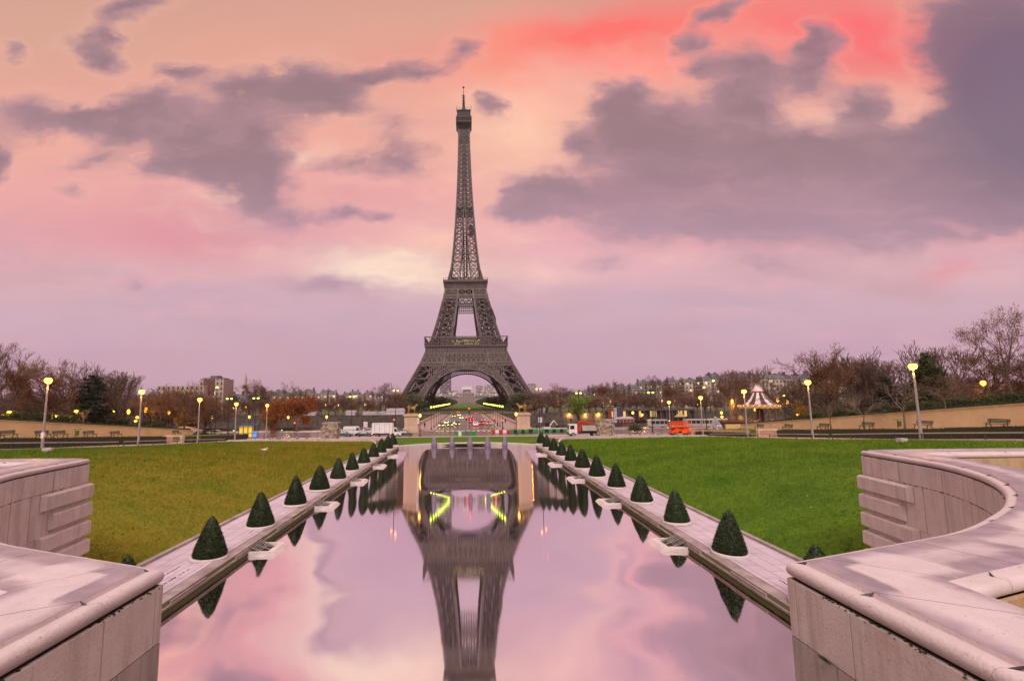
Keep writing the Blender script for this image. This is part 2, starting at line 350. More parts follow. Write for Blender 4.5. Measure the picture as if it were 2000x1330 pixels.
def lit_rows(name, cell, thr, strength, base=(.05, .04, .035), col=(1, .75, .25), rot=True):
    """a glazed wall in which some of the panes are lit"""
    m = bpy.data.materials.new(name); m.use_nodes = True; t, b = nodes_of(m)
    c = t.nodes.new('ShaderNodeTexCoord'); d = t.nodes.new('ShaderNodeVectorMath'); d.operation = 'DIVIDE'; d.inputs[1].default_value = cell
    f = t.nodes.new('ShaderNodeVectorMath'); f.operation = 'FLOOR'; n = t.nodes.new('ShaderNodeTexWhiteNoise')
    t.links.new(c.outputs['Object'], d.inputs[0]); t.links.new(d.outputs[0], f.inputs[0]); t.links.new(f.outputs[0], n.inputs['Vector'])
    g = t.nodes.new('ShaderNodeMath'); g.operation = 'GREATER_THAN'; g.inputs[1].default_value = thr; t.links.new(n.outputs['Value'], g.inputs[0])
    fr_ = t.nodes.new('ShaderNodeVectorMath'); fr_.operation = 'FRACTION'; t.links.new(d.outputs[0], fr_.inputs[0])
    sx_ = t.nodes.new('ShaderNodeSeparateXYZ'); t.links.new(fr_.outputs[0], sx_.inputs[0])
    a = t.nodes.new('ShaderNodeMath'); a.operation = 'GREATER_THAN'; a.inputs[1].default_value = .3; t.links.new(sx_.outputs[0], a.inputs[0])
    e = t.nodes.new('ShaderNodeMath'); e.operation = 'GREATER_THAN'; e.inputs[1].default_value = .4; t.links.new(sx_.outputs[2], e.inputs[0])
    p = t.nodes.new('ShaderNodeMath'); p.operation = 'MULTIPLY'; t.links.new(a.outputs[0], p.inputs[0]); t.links.new(e.outputs[0], p.inputs[1])
    q = t.nodes.new('ShaderNodeMath'); q.operation = 'MULTIPLY'; t.links.new(p.outputs[0], q.inputs[0]); t.links.new(g.outputs[0], q.inputs[1])
    r = t.nodes.new('ShaderNodeMath'); r.operation = 'MULTIPLY'; r.inputs[1].default_value = strength; t.links.new(q.outputs[0], r.inputs[0])
    b.inputs['Base Color'].default_value = (*base, 1); b.inputs['Roughness'].default_value = .3
    b.inputs['Emission Color'].default_value = (*col, 1); t.links.new(r.outputs[0], b.inputs['Emission Strength'])
    return m
M['litrow'] = lit_rows('lit_panes', (.76, 1.3, 1.05), .55, .9)
# ------------------------------------------------------------------ terrain
_zy = [(-60, 8.6), (-20, 6.6), (0, 5.5), (20, 4.15), (42, 2.75), (50, 2.2), (62, 1.3), (74.6, .55), (88, -.3), (96, -.85), (112, -1.65), (124, -2.15), (130, -2.2), (9000, -2.2)]
def zt(Y): return float(np.interp(Y, [a for a, b in _zy], [b for a, b in _zy]))
def zw(Y): return max(-2.2, 5.3-.085*(Y-61)) if Y < 149 else -2.2
def ground_z(x, Y):
    a = abs(x); t = zt(Y)
    if Y >= 128: return -2.2
    if a >= 68.2: return max(t, min(zw(Y), 9)) if Y > 15 else t+3
    if a >= 54.5: return t+1.15*max(0, min(1, (127-Y)/4))
    if a >= 43.5: return t
    if a <= 10.9: return -1.9 if Y < 88 else min(-.6, t)
    if Y >= 92: return min(-.6, t) if a < 17 else t
    k = max(0, min(1, (a-14.7)/27)); s = 1-(1-k)**1.9
    return -.6+(t+.6)*s
def sheet(name, xs, ys, dz, m, kind='structure', fn=None, parent=None, smooth=True):
    V = np.array([(x, y, (fn or ground_z)(x, y)+dz) for y in ys for x in xs]); nx = len(xs)
    Q = np.array([(j*nx+i, j*nx+i+1, (j+1)*nx+i+1, (j+1)*nx+i) for j in range(len(ys)-1) for i in range(nx-1)])
    o = np_mesh(name, V, Q, m, parent)
    if smooth: o.data.polygons.foreach_set('use_smooth', [True]*len(Q))
    if kind: o['kind'] = kind
    return o
def fr(a, b, s):
    n = max(1, round((b-a)/s)); return [a+(b-a)*i/n for i in range(n+1)]
xs_ = [-700, -400, -250, -160, -120, -90, -75, -68.3, -68.1, -60, -54.6, -54.4, -48, -43.6]
xl_ = [-43, -36, -30, -24, -19, -16, -14.6, -11, -10.8]
gx = xs_+xl_+[0]+[-v for v in xl_[::-1]]+[-v for v in xs_[::-1]]
sheet('ground', gx, fr(-40, 156, 4), -.06, M['earth'], smooth=False)
def far_ground(x, y): return -2.2
sheet('far_ground', [-6000, -2000, -700, -200, 0, 200, 700, 2000, 6000], [322, 400, 600, 1000, 2000, 4000, 9500], -.05, M['earth'], fn=far_ground)
# lawn colours: left is tired and yellow, right is lush
def lawn_mat(name, ca, cb, cc):
    m = mat(name, ca, .9, 0, .3, .22, 1.0, 3.5, col2=cb, detail=8); m.node_tree.nodes['Bump'].inputs['Distance'].default_value = .22
    t, b = nodes_of(m)
    n = t.nodes.new('ShaderNodeTexNoise'); n.inputs['Scale'].default_value = 3.2; n.inputs['Detail'].default_value = 8; n.inputs['Roughness'].default_value = .8
    c = t.nodes['Texture Coordinate']; t.links.new(c.outputs['Object'], n.inputs[0])
    mx = t.nodes.new('ShaderNodeMix'); mx.data_type = 'RGBA'
    mr = t.nodes.new('ShaderNodeMapRange'); t.links.new(n.outputs[0], mr.inputs[0]); mr.inputs[1].default_value = .42; mr.inputs[2].default_value = .66; mr.inputs[4].default_value = .7
    t.links.new(mr.outputs[0], mx.inputs[0]); src = b.inputs['Base Color'].links[0].from_socket
    t.links.new(src, mx.inputs[6]); mx.inputs[7].default_value = (*cc, 1); t.links.new(mx.outputs[2], b.inputs['Base Color'])
    b.inputs['Specular IOR Level'].default_value = .15
    return m
M['lawnL'] = lawn_mat('lawn_tired', (.21, .18, .014), (.09, .145, .008), (.28, .2, .02))
M['lawnR'] = lawn_mat('lawn_lush', (.06, .135, .007), (.12, .21, .012), (.03, .075, .004))
LX = [14.6, 15.2, 16, 17, 18.5, 20, 22, 24, 27, 30, 33, 36, 40, 43.4]
lys = fr(8, 92, 2)
def greener_edges(m, col):
    t, b = nodes_of(m); c = t.nodes['Texture Coordinate']; s = t.nodes.new('ShaderNodeSeparateXYZ'); t.links.new(c.outputs['Object'], s.inputs[0])
    n = t.nodes.new('ShaderNodeTexNoise'); n.inputs['Scale'].default_value = .16; n.inputs['Detail'].default_value = 7; t.links.new(c.outputs['Object'], n.inputs[0])
    a = t.nodes.new('ShaderNodeMath'); a.operation = 'MULTIPLY_ADD'; t.links.new(n.outputs[0], a.inputs[0]); a.inputs[1].default_value = 34; ab = t.nodes.new('ShaderNodeMath'); ab.operation = 'ABSOLUTE'; t.links.new(s.outputs[0], ab.inputs[0]); t.links.new(ab.outputs[0], a.inputs[2])
    f = t.nodes.new('ShaderNodeMapRange'); f.interpolation_type = 'SMOOTHSTEP'; t.links.new(a.outputs[0], f.inputs[0]); f.inputs[1].default_value = 44; f.inputs[2].default_value = 58; f.inputs[4].default_value = .9
    x = t.nodes.new('ShaderNodeMix'); x.data_type = 'RGBA'; t.links.new(f.outputs[0], x.inputs[0]); t.links.new(b.inputs['Base Color'].links[0].from_socket, x.inputs[6]); x.inputs[7].default_value = (*col, 1); t.links.new(x.outputs[2], b.inputs['Base Color'])
greener_edges(M['lawnL'], (.09, .165, .01))
sheet('lawn_slope', [-v for v in LX[::-1]], lys, 0, M['lawnL'])
sheet('lawn_slope', LX, lys, 0, M['lawnR'])
sheet('lawn_strip', fr(-17, 17, 2), fr(86, 122, 3), -.004, M['lawnR'], fn=lambda x, y: (min(-.6, zt(y)) if y > 88 else -.75))
for s, k in ((-1, 'lawnL'), (1, 'lawnR')):
    sheet('terrace_lawn', sorted([s*54.6, s*58, s*62, s*68]), fr(30, 122, 4), .01, M[k])
    sheet('side_path', sorted([s*43.4, s*47, s*54.4]), fr(10, 124, 3), .02, M['pave'])
    sheet('plaza', sorted([s*17.2, s*26, s*35, s*43.3]), fr(92.3, 124, 4), .006, M['pave'])
    # upper garden behind the retaining walls
    sheet('upper_garden', sorted([s*68.4, s*80, s*110, s*160]), fr(30, 148, 6), .012, M['earth'])
# kerb stones: the lawn borders
b = MB()
for s in (-1, 1):
    for y0, y1 in zip(fr(8, 90, 2.5)[:-1], fr(8, 90, 2.5)[1:]):
        z0, z1 = zt(y0)+.12, zt(y1)+.12
        b.add([(s*43.35, y0, z0), (s*43.6, y0, z0), (s*43.6, y1-.02, z1), (s*43.35, y1-.02, z1), (s*43.35, y0, z0-.3), (s*43.6, y0, z0-.3), (s*43.6, y1-.02, z1-.3), (s*43.35, y1-.02, z1-.3)],
              [(0, 1, 2, 3), (0, 4, 5, 1), (1, 5, 6, 2), (2, 6, 7, 3), (3, 7, 4, 0)])
    pts = [(14.9, 82.5, -.55), (15.6, 86, -.5), (17, 89.5, -.35), (19.5, 91.8, -.28), (30, 92.1, -.35), (43.3, 92.1, -.35)]
    for p, q in zip(pts[:-1], pts[1:]): b.beam((s*p[0], p[1], p[2]+.1), (s*q[0], q[1], q[2]+.1), .34)
b.build('lawn_kerb', M['kerb'])['kind'] = 'structure'
# street, far kerbs, bridge
sheet('street', fr(-160, 160, 20), [124, 132, 140, 149], 0, M['asphalt'], fn=lambda x, y: zt(y)+.012)
b = MB()
for s in (-1, 1):
    b.bbox(s*17.4, s*160, 122.0, 124, -2.3, -1.98)       # near pavement edge
    b.bbox(s*18.5, s*160, 149, 156, -2.3, -2.03)         # quay pavement
b.bbox(-17.3, 17.3, 122, 123.2, -2.35, -1.98)
b.build('pavement', M['kerb'])['kind'] = 'structure'
b = MB(); b.bbox(-160, 160, 318.2, 321.8, -2.4, -2.06); b.build('far_quay_pavement', M['kerb'])['kind'] = 'structure'
o = MB(); o.bbox(-2500, 2500, 150, 330, -9.6, -9.0); o = o.build('river', mat('river_water', (.03, .03, .025), .1, 0, .2, .05)); o['kind'] = 'structure'
# ------------------------------------------------------------------ the reflecting pool
wm_ = bpy.data.materials.new('still_water'); wm_.use_nodes = True; t = wm_.node_tree; t.nodes.clear()
out = t.nodes.new('ShaderNodeOutputMaterial'); gl = t.nodes.new('ShaderNodeBsdfGlossy'); df = t.nodes.new('ShaderNodeBsdfDiffuse'); mx = t.nodes.new('ShaderNodeMixShader')
gl.inputs['Color'].default_value = (1, .9, .93, 1); gl.inputs['Roughness'].default_value = .03; gl.inputs['Anisotropy'].default_value = .6
tg = t.nodes.new('ShaderNodeCombineXYZ'); tg.inputs[0].default_value = 1; t.links.new(tg.outputs[0], gl.inputs['Tangent'])
df.inputs['Color'].default_value = (.05, .03, .035, 1)
fz = t.nodes.new('ShaderNodeLayerWeight'); fz.inputs['Blend'].default_value = .5
mr = t.nodes.new('ShaderNodeMapRange'); t.links.new(fz.outputs['Facing'], mr.inputs[0]); mr.inputs[1].default_value = 0; mr.inputs[2].default_value = 1; mr.inputs[3].default_value = .92; mr.inputs[4].default_value = 1.0
t.links.new(mr.outputs[0], mx.inputs[0]); t.links.new(df.outputs[0], mx.inputs[1]); t.links.new(gl.outputs[0], mx.inputs[2]); t.links.new(mx.outputs[0], out.inputs[0])
tcw = t.nodes.new('ShaderNodeTexCoord'); nz = t.nodes.new('ShaderNodeTexNoise'); nz.inputs['Scale'].default_value = 1.1; nz.inputs['Detail'].default_value = 3
bp = t.nodes.new('ShaderNodeBump'); bp.inputs['Strength'].default_value = .012; bp.inputs['Distance'].default_value = .05
# level water; shading normal leans away to shape the reflection, least along the edges
sw = t.nodes.new('ShaderNodeSeparateXYZ'); t.links.new(tcw.outputs['Object'], sw.inputs[0])
fcv = t.nodes.new('ShaderNodeFloatCurve'); cv = fcv.mapping.curves[0]
for i, (y, a) in enumerate([(0, 6.4), (14, 6.2), (20, 5.1), (28, 4.85), (32, 5.0), (38, 4.9), (44, 4.3), (50, 3.7), (60, 3.0), (70, 2.5), (84, 1.9), (100, 2.0)]):
    if i < 2: cv.points[i].location = (y/100, a/10)
    else: cv.points.new(y/100, a/10)
cv.points[0].location = (0, .64); fcv.mapping.update()
yn = t.nodes.new('ShaderNodeMath'); yn.operation = 'DIVIDE'; yn.inputs[1].default_value = 100; t.links.new(sw.outputs[1], yn.inputs[0]); t.links.new(yn.outputs[0], fcv.inputs['Value'])
ax = t.nodes.new('ShaderNodeMath'); ax.operation = 'ABSOLUTE'; t.links.new(sw.outputs[0], ax.inputs[0])
def smr(src, lo, hi, o0, o1):
    n = t.nodes.new('ShaderNodeMapRange'); n.interpolation_type = 'SMOOTHSTEP'; t.links.new(src, n.inputs[0])
    for i, v in enumerate((lo, hi, o0, o1)): n.inputs[i+1].default_value = v
    return n.outputs[0]
e_near, e_far, e_mix = smr(ax.outputs[0], 2.6, 10.9, 1, -.2), smr(ax.outputs[0], 7.2, 10.3, 1, .08), smr(sw.outputs[1], 27, 41, 0, 1)
em = t.nodes.new('ShaderNodeMix'); t.links.new(e_mix, em.inputs[0]); t.links.new(e_near, em.inputs[2]); t.links.new(e_far, em.inputs[3])
e_rad = t.nodes.new('ShaderNodeMath'); e_rad.operation = 'MULTIPLY'; e_rad.inputs[1].default_value = math.radians(10); t.links.new(em.outputs[0], e_rad.inputs[0]); em = e_rad
tl_ = t.nodes.new('ShaderNodeMath'); tl_.operation = 'MULTIPLY'; t.links.new(fcv.outputs[0], tl_.inputs[0]); t.links.new(em.outputs[0], tl_.inputs[1])
# normal tilt fades at the far end to shorten the hood reflections
# the flat patch widens from 3.2 m half-width near its front to 6.6 m under the end coping
hw = t.nodes.new('ShaderNodeMapRange'); t.links.new(sw.outputs[1], hw.inputs[0])
for i, v in enumerate((42, 86, 3.2, 6.6)): hw.inputs[i+1].default_value = v
pd = t.nodes.new('ShaderNodeMath'); pd.operation = 'SUBTRACT'; t.links.new(ax.outputs[0], pd.inputs[0]); t.links.new(hw.outputs[0], pd.inputs[1])
lane = smr(pd.outputs[0], -.1, 1.3, 1, 0)
lm = t.nodes.new('ShaderNodeMath'); lm.operation = 'MULTIPLY'; t.links.new(lane, lm.inputs[0]); t.links.new(smr(sw.outputs[1], 39.5, 50, 0, 1), lm.inputs[1])
li = t.nodes.new('ShaderNodeMath'); li.operation = 'MULTIPLY_ADD'; t.links.new(lm.outputs[0], li.inputs[0]); li.inputs[1].default_value = -.95; li.inputs[2].default_value = 1
tl2 = t.nodes.new('ShaderNodeMath'); tl2.operation = 'MULTIPLY'; t.links.new(tl_.outputs[0], tl2.inputs[0]); t.links.new(li.outputs[0], tl2.inputs[1]); tl_ = tl2
n3 = t.nodes.new('ShaderNodeTexNoise'); n3.inputs['Scale'].default_value = .22; n3.inputs['Detail'].default_value = 1.6; t.links.new(tcw.outputs['Object'], n3.inputs[0])
na = t.nodes.new('ShaderNodeMath'); na.operation = 'MULTIPLY_ADD'; t.links.new(n3.outputs[0], na.inputs[0]); na.inputs[1].default_value = math.radians(8); na.inputs[2].default_value = -math.radians(4)
nb = t.nodes.new('ShaderNodeMath'); nb.operation = 'MULTIPLY'; t.links.new(na.outputs[0], nb.inputs[0]); t.links.new(smr(ax.outputs[0], 2.2, 5.0, 0, 1), nb.inputs[1])
nc_ = t.nodes.new('ShaderNodeMath'); nc_.operation = 'MULTIPLY'; t.links.new(nb.outputs[0], nc_.inputs[0]); t.links.new(smr(sw.outputs[1], 22, 33, 1, 0), nc_.inputs[1])
nd = t.nodes.new('ShaderNodeMath'); nd.operation = 'ADD'; t.links.new(tl_.outputs[0], nd.inputs[0]); t.links.new(nc_.outputs[0], nd.inputs[1])
tn_ = t.nodes.new('ShaderNodeMath'); tn_.operation = 'TANGENT'; t.links.new(nd.outputs[0], tn_.inputs[0])
wn_ = t.nodes.new('ShaderNodeCombineXYZ'); wn_.inputs[2].default_value = 1; t.links.new(tn_.outputs[0], wn_.inputs[1])
nr = t.nodes.new('ShaderNodeVectorMath'); nr.operation = 'NORMALIZE'; t.links.new(wn_.outputs[0], nr.inputs[0]); t.links.new(nr.outputs[0], bp.inputs['Normal'])
t.links.new(tcw.outputs['Object'], nz.inputs[0]); t.links.new(nz.outputs[0], bp.inputs['Height']); t.links.new(bp.outputs[0], gl.inputs['Normal'])
M['water'] = wm_
arc = []   # water edge at the far end of the pool
for i in range(25):
    a = R(-53.5+107*i/24); arc.append((13.55*math.sin(a), 73.2+13.55*math.cos(a)))
b = MB(); poly = [(-10.88, 4.0), (10.88, 4.0), (10.88, 81.3)]+arc[::-1]+[(-10.88, 81.3)]
b.add([(x, y, -1.03) for x, y in poly], [tuple(range(len(poly)))]); o = b.build('pool_water', M['water']); o['kind'] = 'structure'
# paths along the pool: slabs, edge step, mossy side
pm = mat('lilac_paving', (.56, .47, .53), .55, 0, .12, .7, .1, 25)
M['paving'] = pm
t, bb = nodes_of(pm)
br = t.nodes.new('ShaderNodeTexBrick'); br.inputs['Scale'].default_value = 1; br.inputs['Mortar Size'].default_value = .012; br.inputs['Brick Width'].default_value = 1.6; br.inputs['Row Height'].default_value = .62; br.offset = .5
br.inputs['Color1'].default_value = (.95, .95, .95, 1); br.inputs['Color2'].default_value = (1.06, 1.02, 1.05, 1); br.inputs['Mortar'].default_value = (.28, .24, .22, 1)
mp = t.nodes.new('ShaderNodeMapping'); mp.inputs['Rotation'].default_value = (0, 0, R(90)); t.links.new(t.nodes['Texture Coordinate'].outputs['Object'], mp.inputs[0]); t.links.new(mp.outputs[0], br.inputs[0])
ml = t.nodes.new('ShaderNodeMix'); ml.data_type = 'RGBA'; ml.blend_type = 'MULTIPLY'; ml.inputs[0].default_value = 1
t.links.new(bb.inputs['Base Color'].links[0].from_socket, ml.inputs[6]); t.links.new(br.outputs[0], ml.inputs[7]); t.links.new(ml.outputs[2], bb.inputs['Base Color'])
M['mossy'] = mat('mossy_stone', (.022, .019, .007), .9, 0, .5, 3.4, 1, 14, col2=(.34, .29, .13), detail=10, stretch=(1, 1, .5))
for k_, lo, hi in (('mossy', .43, .57),):
    cr_ = [n for n in M[k_].node_tree.nodes if n.type == 'VALTORGB'][0].color_ramp; cr_.elements[0].position = lo; cr_.elements[1].position = hi
M['edge'] = mat('pool_edge_stone', (.33, .26, .25), .7, 0, .3, 1.2, .4, 10)
for s in (-1, 1):
    b = MB()
    for y0, y1 in zip(fr(6, 81.6, 1.6)[:-1], fr(6, 81.6, 1.6)[1:]):
        b.bbox(s*11.55, s*14.35, y0, y1, -.85, -.6)
    o = b.build('pool_path', pm); o['kind'] = 'structure'
    b = MB(); b.bbox(s*11.0, s*11.53, 6, 81.6, -.78, -.612, 0); b.bbox(s*10.9, s*11.4, 6, 81.6, -.86, -.78, 0); b.bbox(s*14.37, s*14.62, 6, 84, -.9, -.5, 0)
    for i in range(14): b.bbox(s*10.93, s*11.0, 9+i*5.2, 9+i*5.2+2.5, -.8, -.68, 0)
    o = b.build('path_edging', M['edge']); o['kind'] = 'structure'
    b = MB(); b.bbox(s*10.96, s*11.5, 6, 81.6, -1.9, -.86); o = b.build('pool_side', M['mossy'] if s > 0 else mat('stained_side', (.07, .055, .035), .9, 0, .5, 3.2, 1, 14, col2=(.42, .33, .27), detail=10)); o['kind'] = 'structure'
# tufts of moss in the paving joints
b = MB(); rnd = random.Random(4)
for s, lst in ((1, [(12.2, 19.3, 2.6), (12.2, 16.2, 1.2), (13.4, 20, 2.5), (12.15, 30.5, 1.0), (12.8, 26.5, .5), (12.2, 50, 2.5)]), (-1, [(-12.1, 20.5, 4.5), (-12.1, 24.6, 1.4), (-12.7, 22.4, 1.6), (-11.9, 42.5, 2.6), (-12.0, 36.0, .8), (-12.1, 29.2, .9)])):
    for x, y, L in lst:
        for k in range(int(L*14)):
            yy_ = y+rnd.uniform(-L/2, L/2); r = rnd.uniform(.02, .045)
            b.sphere((x+rnd.uniform(-.02, .02), yy_, -.6), (r, r*1.6, r*.5), 5, 3)
tag(b.build('moss', M['moss']), kind='stuff')
# rounded coping at the far end
b = MB(); n = 48
def ring(r0, r1, z0, z1):
    for i in range(n):
        a0, a1 = R(-56+112*i/n), R(-56+112*(i+1)/n)
        P = [(r*math.sin(a), 73.2+r*math.cos(a)) for a in (a0, a1) for r in (r0, r1)]
        vs_ = [(x, y, z0) for x, y in P]+[(x, y, z1) for x, y in P]
        b.add(vs_, [(4, 6, 7, 5), (0, 4, 5, 1), (2, 3, 7, 6), (0, 2, 6, 4), (1, 5, 7, 3)])
ring(13.5, 14.75, -1.5, -.6); o = b.build('pool_end_coping', M['concrete']); o['kind'] = 'structure'

# ------------------------------------------------------------------ the lattice tower
TB = -2.0; TY = 480.0
_po = [(0, 61.5), (14, 54.5), (28, 47), (42, 39.8), (58, 33.2), (68, 30.0), (80, 26.5), (99, 21.8), (113, 18.9), (123, 16.2), (127, 14.9), (140, 12.9), (160, 10.9), (180, 9.4), (200, 8.1), (230, 6.7), (260, 5.75), (284, 5.3)]
_pi = [(0, 41.5), (14, 35), (28, 28), (42, 20.8), (58, 14.8), (66, 12.7), (80, 10.6), (99, 8.2), (113, 6.6)]
def po(h): return float(np.interp(h, [a for a, b in _po], [b for a, b in _po]))
def pi_(h): return float(np.interp(h, [a for a, b in _pi], [b for a, b in _pi]))
tower = empty('lattice_tower', (0, TY, TB), 0, 'tall brown iron lattice tower with four arched legs beyond the bridge', 'tower')
def leg_mesh(hs, wc, wd, dense):
    """one leaning leg with four corner posts, crossed bracing and plates, for the quadrant x>0, y>0"""
    b = MB()
    def cor(h): o, i = po(h), pi_(h); return [(o, o, h), (i, o, h), (i, i, h), (o, i, h)]
    for h0, h1 in zip(hs[:-1], hs[1:]):
        A, B = cor(h0), cor(h1)
        for k in range(4):
            p, q, r, s_ = Vector(A[k]), Vector(A[(k+1) % 4]), Vector(B[(k+1) % 4]), Vector(B[k])
            mk = 1 if k in (1, 2) else 0  # faces towards the tower's middle carry inside shade in their colour
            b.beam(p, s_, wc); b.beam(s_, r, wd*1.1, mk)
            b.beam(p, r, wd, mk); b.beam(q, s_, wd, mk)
            m0, m1 = (p+s_)/2, (q+r)/2; c = (p+q+r+s_)/4
            if dense and k in (0, 3):
                b.beam(m0, m1, wd*.6); 
                mb, mt = (p+q)/2, (s_+r)/2
                for e in (m0, m1): b.beam(e, mb, wd*.45); b.beam(e, mt, wd*.45)
                # small lattice in the edge posts
                for a_, z_ in ((p, s_), (q, r)):
                    oth = (q-p)*.09 if a_ is p else (p-q)*.09
                    b.beam(a_+oth, z_+oth, wd*.5)
                    for j in range(5):
                        u0, u1 = j/5, (j+1)/5; b.beam(a_.lerp(z_, u0), a_.lerp(z_, u1)+oth, wd*.32); b.beam(a_.lerp(z_, u0)+oth, a_.lerp(z_, u1), wd*.32)
            d = (q-p).normalized()*wd*1.5; e = (s_-p).normalized()*wd*1.5
            b.add([c-d-e, c+d-e, c+d+e, c-d+e], [(0, 1, 2, 3)])
        # lift tracks and stairs inside the leg, their shade put into the colour
        ca = sum((Vector(v) for v in A), Vector())/4; cb = sum((Vector(v) for v in B), Vector())/4
        for k in range(4):
            b.beam(ca.lerp(Vector(A[k]), .38), cb.lerp(Vector(B[k]), .38), wd*.8, 1)
        b.beam(ca.lerp(Vector(A[0]), .38), cb.lerp(Vector(B[2]), .38), wd*.7, 1); b.beam(ca.lerp(Vector(A[1]), .38), cb.lerp(Vector(B[3]), .38), wd*.7, 1)
    return b
def quarter(b, sx, sy):
    c = MB(); c.v = [(x*sx, y*sy, z) for x, y, z in b.v]; c.f = list(b.f); c.m = list(b.m); return c
low = leg_mesh([0, 14, 28, 42, 50, 57], 1.75, .95, True); high = leg_mesh([57, 66, 75.5, 84.5, 93, 101, 107.5, 113], 1.3, .72, True)
for sx in (1, -1):
    for sy in (1, -1):
        quarter(low, sx, sy).build('leg', [M['iron'], M['iron_dark']], tower, fix=False)
        quarter(high, sx, sy).build('upper_leg', [M['iron'], M['iron_dark']], tower, fix=False)
        for cx_, cy_ in ((61.5, 61.5), (41.5, 61.5), (41.5, 41.5), (61.5, 41.5)):
            b = MB(); b.box((sx*cx_, sy*cy_, .6), (7, 7, 3.4), 0, 0, .8); b.build('pedestal', M['masonry'], tower)
# arches: one on each face, in the plane of the leaning outer faces
def face(rot):
    ca, sa = round(math.cos(rot)), round(math.sin(rot))
    return lambda x, h, off=0.0: Vector(((x*ca-(-(po(h)+off))*sa), (x*sa+(-(po(h)+off))*ca), h))
def ell(a, rx, rz, z0): return rx*math.cos(a), z0+rz*math.sin(a)
for k in range(4):
    fc = face(k*math.pi/2); b = MB(); d = MB(); n = 56
    for i in range(n):
        a0, a1 = math.pi*i/n, math.pi*(i+1)/n
        x0, z0 = ell(a0, 37.9, 36.4, 0); x1, z1 = ell(a1, 37.9, 36.4, 0); X0, Z0 = ell(a0, 42.0, 41.0, 0); X1, Z1 = ell(a1, 42.0, 41.0, 0)
        zi = lambda z: max(0, z)
        xm0, zm0 = ell(a0, 39.5, 38.2, 0); xm1, zm1 = ell(a1, 39.5, 38.2, 0)
        b.beam(fc(x0, zi(z0), .7), fc(x1, zi(z1), .7), 1.25); b.beam(fc(X0, zi(Z0), .7), fc(X1, zi(Z1), .7), 1.05); b.beam(fc(xm0, zi(zm0), .7), fc(xm1, zi(zm1), .7), .5)
        b.beam(fc(x0, zi(z0), .7), fc(X0, zi(Z0), .7), .45)
        b.beam(fc(xm0, zi(zm0), .7), fc(X1, zi(Z1), .7), .28); b.beam(fc(X0, zi(Z0), .7), fc(xm1, zi(zm1), .7), .28)
        # deep underside with a row of openings
        p0, p1 = fc(x0, zi(z0), .2), fc(x1, zi(z1), .2); q0, q1 = fc(x0, zi(z0), -4.6), fc(x1, zi(z1), -4.6)
        for u0, u1 in ((0, .34), (.52, 1)):
            d.quad(p0.lerp(q0, u0), p1.lerp(q1, u0), p1.lerp(q1, u1), p0.lerp(q0, u1))
        d.quad(p0.lerp(q0, .34), p0.lerp(p1, .45).lerp(q0.lerp(q1, .45), .34), p0.lerp(p1, .45).lerp(q0.lerp(q1, .45), .52), p0.lerp(q0, .52))
    # spandrel rings and struts between the arch and the frieze
    for i in range(-17, 18):
        x = i*1.9; t_ = min(1, abs(x)/42); zt_ = 41*math.sqrt(1-t_*t_)
        if 10 < zt_ < 38.6 and abs(x) < po(zt_)*.9 and abs(x) < 34:
            b.beam(fc(x, zt_, .7), fc(x, 38.8, .7), .35)
            rr = min(1.0, (38.8-zt_)/2)
            if rr > .3:
                for j in range(8):
                    a0, a1 = 2*math.pi*j/8, 2*math.pi*(j+1)/8; cz = 38.8-rr
                    b.beam(fc(x+.95+rr*.9*math.cos(a0), cz+rr*math.sin(a0), .7), fc(x+.95+rr*.9*math.cos(a1), cz+rr*math.sin(a1), .7), .25)
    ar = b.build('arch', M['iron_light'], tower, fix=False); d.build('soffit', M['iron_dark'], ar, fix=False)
    # frieze girder: small band, big crossed band, console band
    g = MB()
    def band(h0, h1, n_, w, edge, off=.9, sub=0):
        w0, w1 = po(h0), po(h1)
        for i in range(n_):
            u0, u1 = -1+2*i/n_, -1+2*(i+1)/n_
            g.beam(fc(u0*w0, h0, off), fc(u1*w1, h1, off), w); g.beam(fc(u1*w0, h0, off), fc(u0*w1, h1, off), w)
            if i % 2 == 0 or sub: g.beam(fc(u0*w0, h0, off), fc(u0*w1, h1, off), w)
        g.beam(fc(-w0, h0, off), fc(w0, h0, off), edge); g.beam(fc(-w1, h1, off), fc(w1, h1, off), edge)
    band(39.2, 42.0, 52, .3, .7); band(42.6, 50.4, 18, .55, 1.1, sub=1); band(42.6, 50.4, 36, .26, .3)
    for u in (-.5, .5): g.beam(fc(u*po(42)*1.02, 39, 1), fc(u*po(50), 51, 1), 1.0)
    g.build('girder', M['iron_light'], tower, fix=False)
    # added near-black sheet: shade behind the frieze lattice put into its colour
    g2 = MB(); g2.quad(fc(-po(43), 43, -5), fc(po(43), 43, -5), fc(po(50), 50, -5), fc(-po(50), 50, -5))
    g2.build('frieze_shade_sheet', M['iron_dark'], tower, fix=False)
